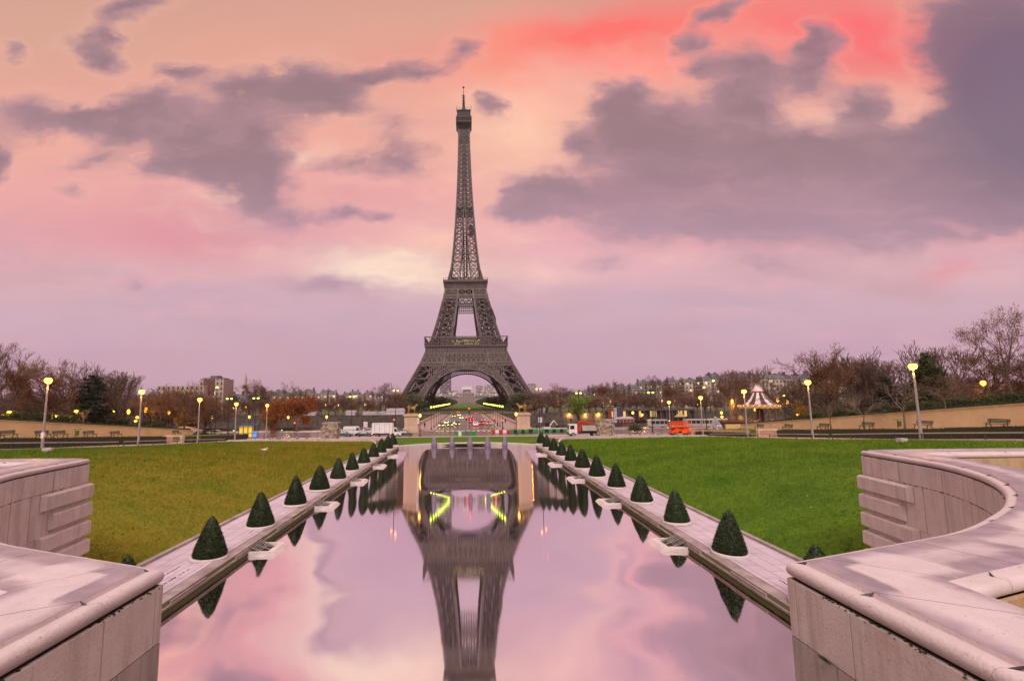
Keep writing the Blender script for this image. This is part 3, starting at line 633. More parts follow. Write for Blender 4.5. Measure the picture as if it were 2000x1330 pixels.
# first gallery
g = MB(); HB = 37.3
g.bbox(-HB+1.4, HB-1.4, -HB+1.4, HB-1.4, 50.9, 56.6)
g.bbox(-HB, HB, -HB, HB, 56.6, 57.9); g.bbox(-HB+.5, HB-.5, -HB+.5, HB-.5, 50.6, 51.2)
fg = g.build('first_gallery', M['iron'], tower)
g = MB()
for rot in range(4):
    ca, sa = round(math.cos(rot*math.pi/2)), round(math.sin(rot*math.pi/2))
    for i in range(29):
        x = -HB+1.4+(2*HB-2.8)*i/28; c = (x*ca+(HB-1)*sa, x*sa-(HB-1)*ca, 53.8)
        g.box(c, (.6, .9, 5.2), rot*math.pi/2)
g.build('console', M['iron_light'], fg)
g = MB()
for rot in range(4):
    ca, sa = round(math.cos(rot*math.pi/2)), round(math.sin(rot*math.pi/2))
    def fp(x, y, z): return (x*ca+y*sa, x*sa-y*ca, z)
    for i in range(19):
        x = -HB+.3+(2*HB-.6)*i/18; g.beam(fp(x, HB-.2, 57.8), fp(x, HB-.2-(.0), 65.2), .38)
    g.beam(fp(-HB, HB-.2, 65.4), fp(HB, HB-.2, 65.4), .8); g.beam(fp(-HB, HB-.2, 60.2), fp(HB, HB-.2, 60.2), .28)
    for i in range(60):
        x = -HB+.5+(2*HB-1)*i/59; g.beam(fp(x, HB-.2, 57.8), fp(x, HB-.2, 60.2), .16)
g.build('balcony_screen', M['iron'], fg, fix=False)
M['pavglass'] = mat('pavilion_glass', (.13, .1, .09), .25, 0, .4, .4)
g = MB()
for rot in range(4):
    ca, sa = round(math.cos(rot*math.pi/2)), round(math.sin(rot*math.pi/2))
    g.box((28.5*sa, -28.5*ca, 61.3), (46 if rot % 2 == 0 else 40, 8, 6.6), rot*math.pi/2)
pv = g.build('pavilion', M['pavglass'], fg)
g = MB(); g.quad((-13, -32.57, 59.0), (13, -32.57, 59.0), (13, -32.57, 63.2), (-13, -32.57, 63.2)); g.build('lit_window_row', M['litrow'], pv)
g = MB()
for i in range(32): g.beam((-23+i*1.5, -32.7, 58), (-23+i*1.5, -32.7, 64.6), .2)
g.beam((-23, -32.7, 60.3), (23, -32.7, 60.3), .2); g.beam((-24, -32.7, 64.8), (24, -32.7, 64.8), .7); g.build('mullion', M['iron'], pv)
# girders below and the flared second platform
g = MB()
for k in range(4):
    fc = face(k*math.pi/2)
    def band2(h0, h1, n_, w, edge, f0=1.0):
        w0, w1 = po(h0)*f0, po(h1)*f0
        for i in range(n_):
            u0, u1 = -1+2*i/n_, -1+2*(i+1)/n_
            g.beam(fc(u0*w0, h0, .5), fc(u1*w1, h1, .5), w); g.beam(fc(u1*w0, h0, .5), fc(u0*w1, h1, .5), w); g.beam(fc(u0*w0, h0, .5), fc(u0*w1, h1, .5), w*.8)
        g.beam(fc(-w0, h0, .5), fc(w0, h0, .5), edge); g.beam(fc(-w1, h1, .5), fc(w1, h1, .5), edge)
    band2(107.2, 112.6, 6, .6, .9); band2(103.4, 106.4, 32, .28, .7)
    for u in (-.36, .36): g.beam(fc(u*po(103), 103, .7), fc(u*po(113), 113, .7), .9)
    a = pi_(97); 
    for z in (96.6, 99, 101.4): g.beam(fc(-a, z, -2), fc(a, z, -2), .7)
    for i in range(9): x = -a+2*a*i/8; g.beam(fc(x, 96.6, -2), fc(x, 103, -2), .5)
g.build('upper_girder', M['iron_light'], tower, fix=False)
g = MB(); g.lathe((0, 0, 0), [(18.6*1.414, 112.6), (18.9*1.414, 115.2), (19.4*1.414, 117.5), (20.6*1.414, 119.3), (21.1*1.414, 119.6), (21.1*1.414, 121.6), (15, 121.7)], 4)
g.v = [(x*math.cos(math.pi/4)-y*math.sin(math.pi/4), x*math.sin(math.pi/4)+y*math.cos(math.pi/4), z) for x, y, z in g.v]
sp = g.build('second_platform', M['iron'], tower)
g = MB()
for rot in range(4):
    ca, sa = round(math.cos(rot*math.pi/2)), round(math.sin(rot*math.pi/2))
    for i in range(22):
        x = -20.6+41.2*i/21; g.beam((x*ca+20.9*sa, x*sa-20.9*ca, 121.6), (x*ca+20.9*sa, x*sa-20.9*ca, 123.4), .16)
    g.beam((-20.9*ca+20.9*sa, -20.9*sa-20.9*ca, 123.3), (20.9*ca+20.9*sa, 20.9*sa-20.9*ca, 123.3), .22)
g.build('railing', M['iron'], sp)
g = MB(); g.bbox(-13, 13, -14, 14, 121.7, 125.6); g.build('kiosk', M['iron_dark'], sp)
g = MB(); g.quad((-7, -21.2, 122.0), (12, -21.2, 122.0), (12, -21.2, 122.7), (-7, -21.2, 122.7)); g.build('lit_window_row', M['litrow'], sp)
# upper shaft
g = MB(); hs = [121.6]
while hs[-1] < 283: hs.append(min(284, hs[-1]+max(4.6, po(hs[-1])*.62)))
for h0, h1 in zip(hs[:-1], hs[1:]):
    for k in range(4):
        fc = face(k*math.pi/2); w0, w1 = po(h0), po(h1); f = .46 if h0 < 200 else .5
        wc = .95 if h0 < 200 else .8
        g.beam(fc(w0, h0), fc(w1, h1), wc*1.2)
        for s in (-1, 1):
            i0, i1 = w0*(1-f*1.25)*s if h0 < 190 else .0, w1*(1-f*1.25)*s if h0 < 190 else .0
            i0, i1 = s*w0*max(0, .42-(h0-121)*.0045), s*w1*max(0, .42-(h1-121)*.0045)
            g.beam(fc(i0, h0), fc(i1, h1), .85)
            a, b_, c, d_ = fc(s*w0, h0), fc(i0, h0), fc(i1, h1), fc(s*w1, h1)
            g.beam(a, c, .6); g.beam(b_, d_, .6); g.beam(d_, c, .65)
            g.beam((a+d_)/2, (b_+c)/2, .26)
            for p_, q_ in ((a, d_), (b_, c)):
                g.beam((a+b_)/2, (p_+q_)/2, .2); g.beam((c+d_)/2, (p_+q_)/2, .2)
        if h0 < 170: g.beam(fc(-w0*.42, h0), fc(w0*.42, h0), .3)
g.build('shaft', M['iron'], tower, fix=False)
g = MB()
for x in (-2.6, 2.6):
    for y in (-2.6, 2.6): g.beam((x, y, 121), (x*.7, y*.7, 284), .7)
z = 123
while z < 280:
    for x in (-2.4, 2.4): g.beam((x, -2.6, z), (-x, -2.6, z+4), .4); g.beam((x, -2.6, z+4), (-x, -2.6, z+4), .4)
    z += 4
for x in (-1.2, 1.2): g.beam((x, 0, 121), (x, 0, 283), 1.2)
g.build('lift_shaft', M['iron_dark'], tower, fix=False)
g = MB()
for h, e in ((196.5, .8), (193.4, .5)):
    w = po(h)+.3; g.bbox(-w, w, -w, w, h, h+e)
for x in (-1, 1): g.beam((x*po(193), -po(193)-.2, 193.4), (0, -po(197)-.2, 198.5), .5)
g.build('intermediate_platform', M['iron_dark'], tower)
g = MB(); g.bbox(4.2, 9.6, -7, -2, 171, 178); g.bbox(3.8, 10.2, -7.6, -1.6, 178, 179); g.bbox(4, 9.9, -7.3, -1.8, 170.2, 171); g.build('lift_cabin', M['iron_dark'], tower)
# work scaffold on the right leg above the first gallery
g = MB(); g.prism([(24.6, 76), (28, 77.5), (27.6, 84), (24.2, 93.5), (22.0, 92)], -25.5, -19, 'y'); g.build('works_screen', M['iron_dark'], tower)
# summit
g = MB(); sq = 1.414
def sqlathe(b, prof, n=4):
    c = MB(); c.lathe((0, 0, 0), [(r*sq, z) for r, z in prof], n); k = math.pi/4
    b.add([(x*math.cos(k)-y*math.sin(k), x*math.sin(k)+y*math.cos(k), z) for x, y, z in c.v], c.f)
sqlathe(g, [(5.2, 270), (5.35, 276), (5.6, 280), (7.3, 285.6), (7.9, 286), (7.9, 292.2), (7.3, 293), (7.3, 294.6), (6.3, 294.7), (6.3, 299.2), (6.9, 299.6), (6.9, 300.6), (3.4, 300.8), (2.6, 303.5), (1.6, 305.5)])
sm = g.build('summit_cabin', M['iron_dark'], tower)
g = MB()
for i in range(15):
    for s in (-1, 1): g.beam((-7.6+15.2*i/14, -8.0, 281.6+abs(i-7)*.42), (-7.6+15.2*i/14, -8.0, 292), .28)
for z in (287.6, 292.3): g.beam((-8, -8, z), (8, -8, z), .5)
for i in range(11): g.beam((-7.2+14.4*i/10, -7.0, 300.4), (-7.2+14.4*i/10, -7.0, 302.2+(i % 3)*.9), .3)
for x in (-7.4, 7.4): g.beam((x, -6, 299), (x, -6, 305), .4)
g.build('gallery_rail', M['iron'], sm)
g = MB(); g.tube((0, 0, 303), (0, 0, 314), 1.5, .95, 8); g.tube((0, 0, 314), (0, 0, 321), .95, .6, 8); g.tube((0, 0, 321), (0, 0, 329.4), .3, .2, 6); g.lathe((0, 0, 329), [(.2, -.4), (1.1, -.1), (1.1, .5), (.3, .9)], 10)
for z in (305, 308, 311, 314, 317, 319.5):
    for a in range(4): g.beam((0, 0, z), (2.0*math.cos(a*1.57+.4), 2.0*math.sin(a*1.57+.4), z+.3), .4)
g.build('antenna', M['iron_dark'], tower)

# ------------------------------------------------------------------ the curved stone walls in the foreground
ZC = 4.4
def wall_path():
    """outer edge of the right wall as (x, y) with marked corners"""
    bay = [(5.63, 7.46), (6.66, 7.85), (7.55, 8.22), (8.39, 8.68), (9.3, 9.28), (10.38, 10.05), (11.4, 10.93), (12.25, 11.77), (13.2, 12.9), (14.05, 14.15), (14.75, 15.5), (15.2, 16.8), (15.45, 18.3), (15.78, 20.45)]
    P = [Vector((4.18, -3, 0)), Vector((4.18, 6.9, 0))]; C = [1]
    ctl = [Vector((4.18, 6.9, 0))]+[Vector((x, y, 0)) for x, y in bay]
    for i in range(len(ctl)-1):
        a = ctl[max(0, i-1)] if i else ctl[0]*2-ctl[1]; b_, c = ctl[i], ctl[i+1]; d = ctl[min(len(ctl)-1, i+2)]
        for k in ([5] if i in (0, len(ctl)-2) else range(1, 6)):
            t = k/5; P.append(.5*((2*b_)+(c-a)*t+(2*a-5*b_+4*c-d)*t*t+(3*b_-a-3*c+d)*t**3))
    C.append(len(P)-1)
    P += [Vector((18.4, 20.6, 0)), Vector((24, 20.5, 0)), Vector((34, 20.3, 0))]
    return P, C
WP, WC = wall_path()
def resample():
    out = []   # (s, point, normal into the wall, corner?)
    s = 0
    for i, p in enumerate(WP):
        if i: s += (p-WP[i-1]).length
        a = (p-WP[i-1]).normalized() if i else (WP[1]-p).normalized(); b_ = (WP[i+1]-p).normalized() if i < len(WP)-1 else a
        n0, n1 = Vector((a.y, -a.x, 0)), Vector((b_.y, -b_.x, 0)); n = (n0+n1); n.normalize(); k = max(.35, n.dot(n0))
        out.append((s, p, n/k, i in WC))
    return out
WS = resample()
SL = [w[0] for w in WS]
def wat(s, off=0.0):
    s = max(SL[0], min(SL[-1], s)); i = max(1, min(len(SL)-1, int(np.searchsorted(SL, s))))
    t = (s-SL[i-1])/(SL[i]-SL[i-1]) if SL[i] > SL[i-1] else 0
    return WS[i-1][1].lerp(WS[i][1], t)+(WS[i-1][2].lerp(WS[i][2], t))*off
def wslice(s0, s1, step=.3):
    ss = [s0]+[x for x in SL if s0+.02 < x < s1-.02]+[s1]; out = [ss[0]]
    for x in ss[1:]:
        n = max(1, int((x-out[-1])/step)); a = out[-1]
        out += [a+(x-a)*k/n for k in range(1, n+1)]
    return out
def sweep(b, s0, s1, prof, closed=False, m=0, caps=True):
    """run a cross-section (offset into wall, z) along a piece of the wall"""
    ss = wslice(s0, s1); k = len(prof); vs = [];
    for s in ss:
        for o, z in prof: p = wat(s, o); vs.append((p.x, p.y, z))
    fs = []
    for i in range(len(ss)-1):
        for j in range(k if closed else k-1): fs.append((i*k+j, i*k+(j+1) % k, (i+1)*k+(j+1) % k, (i+1)*k+j))
    if caps and closed: fs += [tuple(range(k-1, -1, -1)), tuple((len(ss)-1)*k+j for j in range(k))]
    b.add(vs, fs, m)
Scor = [w[0] for w in WS if w[3]]      # near corner, far corner, back corner
s1c, s2c = Scor; s3c = s2c
SEND = SL[-1]; WW = 1.5

def stone_mat(name, dry, stainc, wet=False, seed=0, vert=True):
    """limestone: speckle, pits, vertical water stains; the coping also has damp margins"""
    m = mat(name, tuple(x*.82 for x in dry), (.62), 0, .1, 1.6, .28, 30, col2=dry, detail=8, spec=.35); t, b = nodes_of(m)
    c = t.nodes['Texture Coordinate']; col = b.inputs['Base Color'].links[0].from_socket
    def noise(scale, detail, st, rough=.6, loc=(0, 0, 0)):
        mp = t.nodes.new('ShaderNodeMapping'); mp.inputs['Scale'].default_value = st; mp.inputs['Location'].default_value = loc; t.links.new(c.outputs['Object'], mp.inputs[0])
        n = t.nodes.new('ShaderNodeTexNoise'); n.inputs['Scale'].default_value = scale; n.inputs['Detail'].default_value = detail; n.inputs['Roughness'].default_value = rough; t.links.new(mp.outputs[0], n.inputs[0]); return n.outputs[0]
    def ms(x, lo, hi, a=0., z=1.):
        r = t.nodes.new('ShaderNodeMapRange'); r.interpolation_type = 'SMOOTHSTEP'; t.links.new(x, r.inputs[0]); r.inputs[1].default_value = lo; r.inputs[2].default_value = hi; r.inputs[3].default_value = a; r.inputs[4].default_value = z; return r.outputs[0]
    def mix(f, a, bcol):
        x = t.nodes.new('ShaderNodeMix'); x.data_type = 'RGBA'; t.links.new(f, x.inputs[0]); t.links.new(a, x.inputs[6])
        if isinstance(bcol, tuple): x.inputs[7].default_value = (*bcol, 1)
        else: t.links.new(bcol, x.inputs[7])
        return x.outputs[2]
    if vert:
        col = mix(ms(noise(3.2, 5, (1, 1, .09), .65, (seed, 0, 0)), .46, .68, 0, .7), col, stainc)
        col = mix(ms(noise(9, 4, (1, 1, .12), .6, (0, seed, 0)), .55, .75, 0, .5), col, tuple(x*.5 for x in dry))
        col = mix(ms(noise(.9, 4, (1, 1, 1), .6), .55, .8, 0, .55), col, (dry[0]*.8, dry[1]*.55, dry[2]*.42))
    col = mix(ms(noise(42, 3, (1, .45, 1) if not vert else (1, 1, .5), .7), 0.62, .72, 0, .85), col, tuple(x*.3 for x in dry))
    col = mix(ms(noise(11, 7, (1, .35, 1) if not vert else (1, 1, .4), .8), .58, .68, 0, .7), col, tuple(x*.42 for x in dry))
    if wet:
        at_ = t.nodes.new('ShaderNodeAttribute'); at_.attribute_name = 'damp'
        w = t.nodes.new('ShaderNodeMath'); w.operation = 'MULTIPLY_ADD'; t.links.new(noise(1.6, 5, (1, 1, 1)), w.inputs[0]); w.inputs[1].default_value = 1.1; t.links.new(at_.outputs['Fac'], w.inputs[2])
        wf = ms(w.outputs[0], .78, 1.35)
        col = mix(wf, col, mix(ms(noise(2.3, 5, (1, 1, 1)), .35, .65), t.nodes.new('ShaderNodeRGB').outputs[0], (.36, .29, .33)))
        for n in t.nodes:
            if n.type == 'RGB': n.outputs[0].default_value = (.25, .2, .235, 1)
        rr = t.nodes.new('ShaderNodeMapRange'); t.links.new(wf, rr.inputs[0]); rr.inputs[3].default_value = .6; rr.inputs[4].default_value = .33; t.links.new(rr.outputs[0], b.inputs['Roughness'])
        b.inputs['Specular IOR Level'].default_value = .6
    t.links.new(col, b.inputs['Base Color']); return m
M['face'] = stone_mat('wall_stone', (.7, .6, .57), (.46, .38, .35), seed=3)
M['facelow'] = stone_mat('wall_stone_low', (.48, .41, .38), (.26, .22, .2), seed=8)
M['coping'] = stone_mat('coping_stone', (.66, .56, .57), (.36, .28, .3), wet=True, vert=False)
M['coping'].node_tree.nodes['Bump'].inputs['Strength'].default_value = .16
M['roll'] = stone_mat('roll_stone', (.64, .54, .54), (.28, .23, .22), seed=5, vert=False)
M['joint'] = mat('dark_joint', (.028, .022, .018), .95, 0, .4, 5, .3, 20, col2=(.03, .035, .01))
M['trough'] = stone_mat('trough_stone', (.46, .34, .2), (.25, .17, .06), seed=11)

def roll_prof(o0, sg, n=9):
    """rounded nosing: small riser, then a bold half-round, then a drip"""
    pts = [(o0+sg*.2, ZC-.004), (o0+sg*.198, ZC-.05), (o0+sg*.17, ZC-.052)]
    for i in range(n+1):
        a = R(72-172*i/n); pts.append((o0+sg*(.092-.092*math.cos(a)), ZC-.135+.092*math.sin(a)))
    pts += [(o0+sg*.14, ZC-.235)]
    return pts
# lamp-facing side; course joints (arc length)
near_j = [1.2, 3.0, 5.0, 7.3, 8.82, s1c-.16, s1c]
rng = random.Random(12)
def joints(a, z, step):
    n = max(1, round((z-a)/step)); return [a+(z-a)*i/n for i in range(n+1)]
bayj = joints(s1c, s2c, 2.15); bayl = joints(s1c, s2c, 1.05); backj = joints(s2c, SEND, 2.4)
def stone_wall(side):
    name = 'left' if side < 0 else 'right'
    lab = ('curving pale stone wall at the left foreground with a grass tuft in its joint' if side < 0 else
           'curving pale stone wall at the right foreground with a broad sunken trough behind it')
    w = empty('stone_wall', (0, 0, 0), 0, lab, 'wall')
    def fin(b, nm, m, parent=w, smooth=False):
        b.v = [(side*x*(.957 if side < 0 else 1), y, z) for x, y, z in b.v]; return b.build(nm, m, parent, smooth)
    # core with dark joints
    b = MB(); sweep(b, 0, SEND, [(.05, ZC-.24), (.05, -2.2), (WW-.05, -2.2), (WW-.05, ZC-.24)], closed=True); fin(b, 'core', M['joint'])
    # facing courses
    g = .013
    def blocks(js, z0, z1, nm, m, t0=.0):
        b = MB()
        for a, z in zip(js[:-1], js[1:]):
            sweep(b, a+g, z-g, [(t0, z0), (t0, z1), (.09, z1), (.09, z0)], closed=True)
        fin(b, nm, m)
    blocks(near_j, 3.46, ZC-.25, 'upper_course', M['face']); blocks(bayj, 3.46, ZC-.25, 'upper_course', M['face']); blocks(backj, 3.46, ZC-.25, 'upper_course', M['face'])
    lowj = [0.4, 2.2, 3.9, 5.4, 7.25, 9.1, s1c]
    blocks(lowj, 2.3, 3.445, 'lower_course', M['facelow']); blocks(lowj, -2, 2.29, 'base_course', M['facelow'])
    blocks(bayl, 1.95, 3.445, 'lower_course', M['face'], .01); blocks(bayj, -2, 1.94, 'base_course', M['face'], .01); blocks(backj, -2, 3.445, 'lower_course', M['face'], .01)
    # chunky projecting blocks at the far end
    for i, (L, cut) in enumerate(((2.65, .6), (2.2, 1.15), (2.75, .62), (2.3, 1.2), (2.7, .7))):
        zt_, zb_ = 3.40-.705*i, 2.83-.705*i
        b = MB(); e = .16; bev = .075
        for a, z in ((s2c-L, s2c-cut), (s2c-cut, s2c)):
            sweep(b, a+.006 if a < s2c-1.5 else a+.006, z-.004, [(.02, zt_), (-e+bev, zt_), (-e, zt_-bev*.8), (-e, zb_+bev*.8), (-e+bev, zb_), (.02, zb_)], closed=True)
        sweep(b, s2c+.001, s2c+1.2, [(.02, zt_), (-e+bev, zt_), (-e, zt_-bev*.8), (-e, zb_+bev*.8), (-e+bev, zb_), (.02, zb_)], closed=True)
        # sloping end face
        p, q = wat(s2c-L+.006, 0), wat(s2c-L+.006, -e); t_ = (wat(s2c-L, 0)-wat(s2c-L-.1, 0)).normalized()
        b.add([(*(p-t_*.1).xy, zt_), (*(p-t_*.1).xy, zb_), (*q.xy, zb_+bev*.8), (*q.xy, zt_-bev*.8), (*p.xy, zt_), (*p.xy, zb_)], [(0, 1, 2, 3), (0, 3, 4), (1, 5, 2)])
        fin(b, 'quoin_block', M['face'])
    # coping slabs
    cj = [0, 2.3, 4.6, 7.3, 8.82, s1c+.35]+joints(s1c+.35, s2c-2.4, 2.0)[1:]+[s2c+2.0]+joints(s2c+2.0, SEND, 2.5)[1:]
    b = MB(); damp = []
    for a, z in zip(cj[:-1], cj[1:]):
        ss = wslice(a+.006, z-.006, .22); K = 9
        offs = [.2+(WW-.4)*k/(K-1) for k in range(K)]; n0 = len(b.v)
        for s in ss:
            for o in offs:
                p = wat(s, o); b.v.append((p.x, p.y, ZC))
                e = min(o-.2, WW-.2-o)
                damp.append(max(0, 1-e/.42)*.75 + (.62 if s1c-.9 < s < s1c+.5 and o < .6 else 0) + (.45 if 11.4 < s < 13.2 else 0)+(.5 if s > s1c+6.5 else 0)+(.35 if s1c+3.2 < s < s1c+4.6 and o < .9 else 0))
        for i in range(len(ss)-1):
            for k in range(K-1): b.f.append((n0+i*K+k, n0+(i+1)*K+k, n0+(i+1)*K+k+1, n0+i*K+k+1)); b.m.append(0)
        for o in (.2, WW-.2):   # slab risers
            pts = [wat(s, o) for s in ss]; n1 = len(b.v)
            for p in pts: b.v += [(p.x, p.y, ZC), (p.x, p.y, ZC-.055)]; damp.extend((.5, .6))
            for i in range(len(ss)-1): b.f.append((n1+2*i, n1+2*i+1, n1+2*i+3, n1+2*i+2)); b.m.append(0)
    b.v = [(side*x*(.957 if side < 0 else 1), y, z) for x, y, z in b.v]; o = b.build('coping', M['coping'], w, fix=False)
    at_ = o.data.attributes.new('damp', 'FLOAT', 'POINT'); at_.data.foreach_set('value', damp)
    if side > 0: o.data.flip_normals()
    b = MB(); sweep(b, 0, SEND, [(.17, ZC-.06), (.17, ZC-.2), (WW-.17, ZC-.2), (WW-.17, ZC-.06)], closed=True); fin(b, 'coping_bed', M['joint'])
    # half-round nosings in lengths
    rj = [0, 3.0, 5.6, 7.3, 8.82, s1c]+joints(s1c, s2c, 1.7)[1:]+joints(s2c, SEND, 2.4)[1:]
    b = MB()
    for a, z in zip(rj[:-1], rj[1:]): sweep(b, a+.006, z-.006 if z != s1c else z, roll_prof(0, 1), closed=True)
    fin(b, 'nosing', M['roll'], smooth=True)
    b = MB()
    for a, z in zip(rj[:-1], rj[1:]): sweep(b, a+.006, z-.006, roll_prof(WW, -1), closed=True)
    fin(b, 'inner_nosing', M['roll'], smooth=True)
    b = MB(); sweep(b, 0, SEND, [(WW-.04, ZC-.24), (WW-.1, ZC-.24), (WW-.1, 2.6), (WW-.02, 2.6), (WW-.02, ZC-.27)], closed=True); fin(b, 'inner_face', M['trough'])
    b = MB(); b.add([(5.0, -3, 3.55), (34, -3, 3.55), (34, 19.4, 3.55), (16.5, 19.4, 3.55), (15.9, 17, 3.55), (13, 11.4, 3.55), (8.5, 8, 3.55), (5.0, 6.4, 3.55)], [tuple(range(8))]); fin(b, 'trough_floor', M['trough'])
    # moss under the nosing
    b = MB(); r_ = random.Random(20+side)
    for _ in range(300):
        s = r_.choice((r_.uniform(4.5, s1c-.3), r_.uniform(s1c+5, s2c-1), r_.uniform(2, s1c)));
        if math.sin(s*2.3+side)+math.sin(s*5.1) < -.2: continue
        p = wat(s, r_.uniform(.0, .05)); rr = r_.uniform(.006, .014); b.sphere((p.x, p.y, ZC-.245+r_.uniform(-.02, .01)), (rr*1.6, rr*1.6, rr), 5, 3)
    for _ in range(240):
        s = r_.uniform(s1c+6, s2c-1.5); p = wat(s, .02); rr = r_.uniform(.008, .025); b.sphere((p.x, p.y, 3.452+r_.uniform(-.012, .012)), (rr*1.5, rr*1.5, rr), 5, 3)
    fin(b, 'moss', M['moss'])['kind'] = 'stuff'
    return w
for s in (-1, 1): stone_wall(s)
# weeds growing out of the joints
def tuft(loc, n, L, name, label, m, seed, side):
    r_ = random.Random(seed); b = MB()
    for _ in range(n):
        a = r_.uniform(-1.3, 1.3); l = L*r_.uniform(.5, 1.1); p = Vector((0, r_.uniform(-.12, .12)*L/.25, 0)); d = Vector((-side*r_.uniform(.25, .8), math.sin(a)*.8, r_.uniform(.35, 1))).normalized()
        q = p+d*l*.55; e = q+(d+Vector((-side*.3, 0, -.55))).normalized()*l*.45
        wv = Vector((.004, .006, 0)); b.add([p-wv, p+wv, q+wv*.8, q-wv*.8], [(0, 1, 2, 3)]); b.add([q-wv*.8, q+wv*.8, e], [(0, 1, 2)])
    o = b.build(name, m, fix=False); o.location = loc; tag(o, label, 'weed'); return o
tuft(at(104, 1228, z=ZC-.28)+Vector((.02, 0, 0)), 70, .2, 'grass_tuft', 'tuft of yellowing grass sprouting under the nosing of the near left wall', M['weed'], 1, -1)
tuft((4.16, 6.22, 3.44), 60, .13, 'fern_tuft', 'small green fern growing from a joint in the near right wall', mat('fern_green', (.045, .075, .012), .7, 0, .4, 8), 2, 1)
# concrete blocks lying on the lawn
for px, py, lab in ((93, 884, 'small concrete block lying on the left lawn below the railing'), (1762, 864, 'small concrete block lying on bare earth of the right lawn')):
    x = -37 if px < 900 else 38; p = at(px, py, Y=1)-EYE; Y_ = x/p.x; b = MB(); b.box((0, 0, .12), (.75, .5, .45), .2, 0, .93); o = b.build('concrete_block', M['kerb']); o.location = (x, Y_, ground_z(x, Y_)); tag(o, lab, 'block', 'concrete blocks on the lawns')

# ------------------------------------------------------------------ clipped yew cones along the paths
def yew(seed):
    r_ = random.Random(seed); np.random.seed(seed)
    root = empty('topiary_cone', (0, 0, -.6))
    b = MB(); b.lathe((0, 0, 0), [(.86, 0), (.86, .1), (.83, .13), (.74, .13), (.72, .06)], 28); b.build('kerb_ring', M['concrete'], root, True)
    b = MB(); b.lathe((0, 0, 0), [(0.001, .075), (.73, .07)], 20); b.build('soil', M['silt'], root)
    H = 1.98; prof = [(.66, .08), (.72, .2), (.675, .42), (.55, .8), (.425, 1.15), (.295, 1.48), (.165, 1.76), (.06, 1.93), (.005, H)]
    rr = lambda z: float(np.interp(z, [p[1] for p in prof], [p[0] for p in prof]))
    b = MB(); b.lathe((0, 0, 0), [(max(.001, r*.95), z) for r, z in prof], 24); core_v, core_f = b.v, b.f
    n = 5200; z = .08+(H-.08)*(1-np.sqrt(np.random.rand(n))*.995); a = np.random.rand(n)*2*np.pi
    r = np.interp(z, [p[1] for p in prof], [p[0] for p in prof])*(1+.035*np.sin(a*3+seed)+.03*np.random.randn(n)*.6)+.01
    c = np.stack([r*np.cos(a), r*np.sin(a), z], 1); nrm = np.stack([np.cos(a), np.sin(a), np.full(n, .35)], 1)
    d = nrm+np.random.randn(n, 3)*.75; d /= np.linalg.norm(d, axis=1)[:, None]; u = np.cross(d, np.random.randn(n, 3)); u /= np.linalg.norm(u, axis=1)[:, None]
    L = np.random.uniform(.035, .11, n)[:, None]; w = np.random.uniform(.012, .03, n)[:, None]
    V = np.stack([c-u*w-d*L*.3, c+u*w-d*L*.3, c+d*L], 1).reshape(-1, 3)
    fb_ = MB(); fb_.v = core_v+[tuple(v) for v in V]; k = len(core_v); fb_.f = core_f+[(k+3*i, k+3*i+1, k+3*i+2) for i in range(n)]; fb_.m = [0]*len(fb_.f)
    fb_.build('foliage', M['yew'], root, fix=False)
    return root
protos = [yew(1), yew(2), yew(3)]
ordn = ['first', 'second', 'third', 'fourth', 'fifth', 'sixth', 'seventh', 'eighth', 'ninth', 'tenth', 'eleventh', 'twelfth', 'thirteenth', 'fourteenth', 'fifteenth']
k = 0; used = set()
for s in (-1, 1):
    for i in range(12):
        Y = 18.2+5.86*i + (.15 if s < 0 else -.1); x = s*12.02; pr = (i*2+(s > 0)) % 3
        if i == 0: lab = f'dark yew cone with only its tip showing above the {"left" if s < 0 else "right"} stone wall'
        else: lab = f'{ordn[i-1] if i < 11 else "farthest"} full dark yew cone from the front, on the {"left" if s < 0 else "right"} poolside path'
        if pr not in used: o = protos[pr]; used.add(pr); o.location = (x, Y, -.6); o.rotation_euler.z = i
        else: o = dup(protos[pr], (x, Y, -.6), i*1.7+s)
        v = 1+.05*math.sin(i*7.3+s*2); o.rotation_euler.x = .025*math.sin(i*3.1+s); o.rotation_euler.y = .03*math.sin(i*5.3+1-s); q_ = 1+.05*math.sin(i*4.1+s*1.7); o.scale = (v*.97*q_, v*.97*q_, v*(1 if i else .98)); tag(o, lab, 'yew', 'clipped yew cones along the pool')
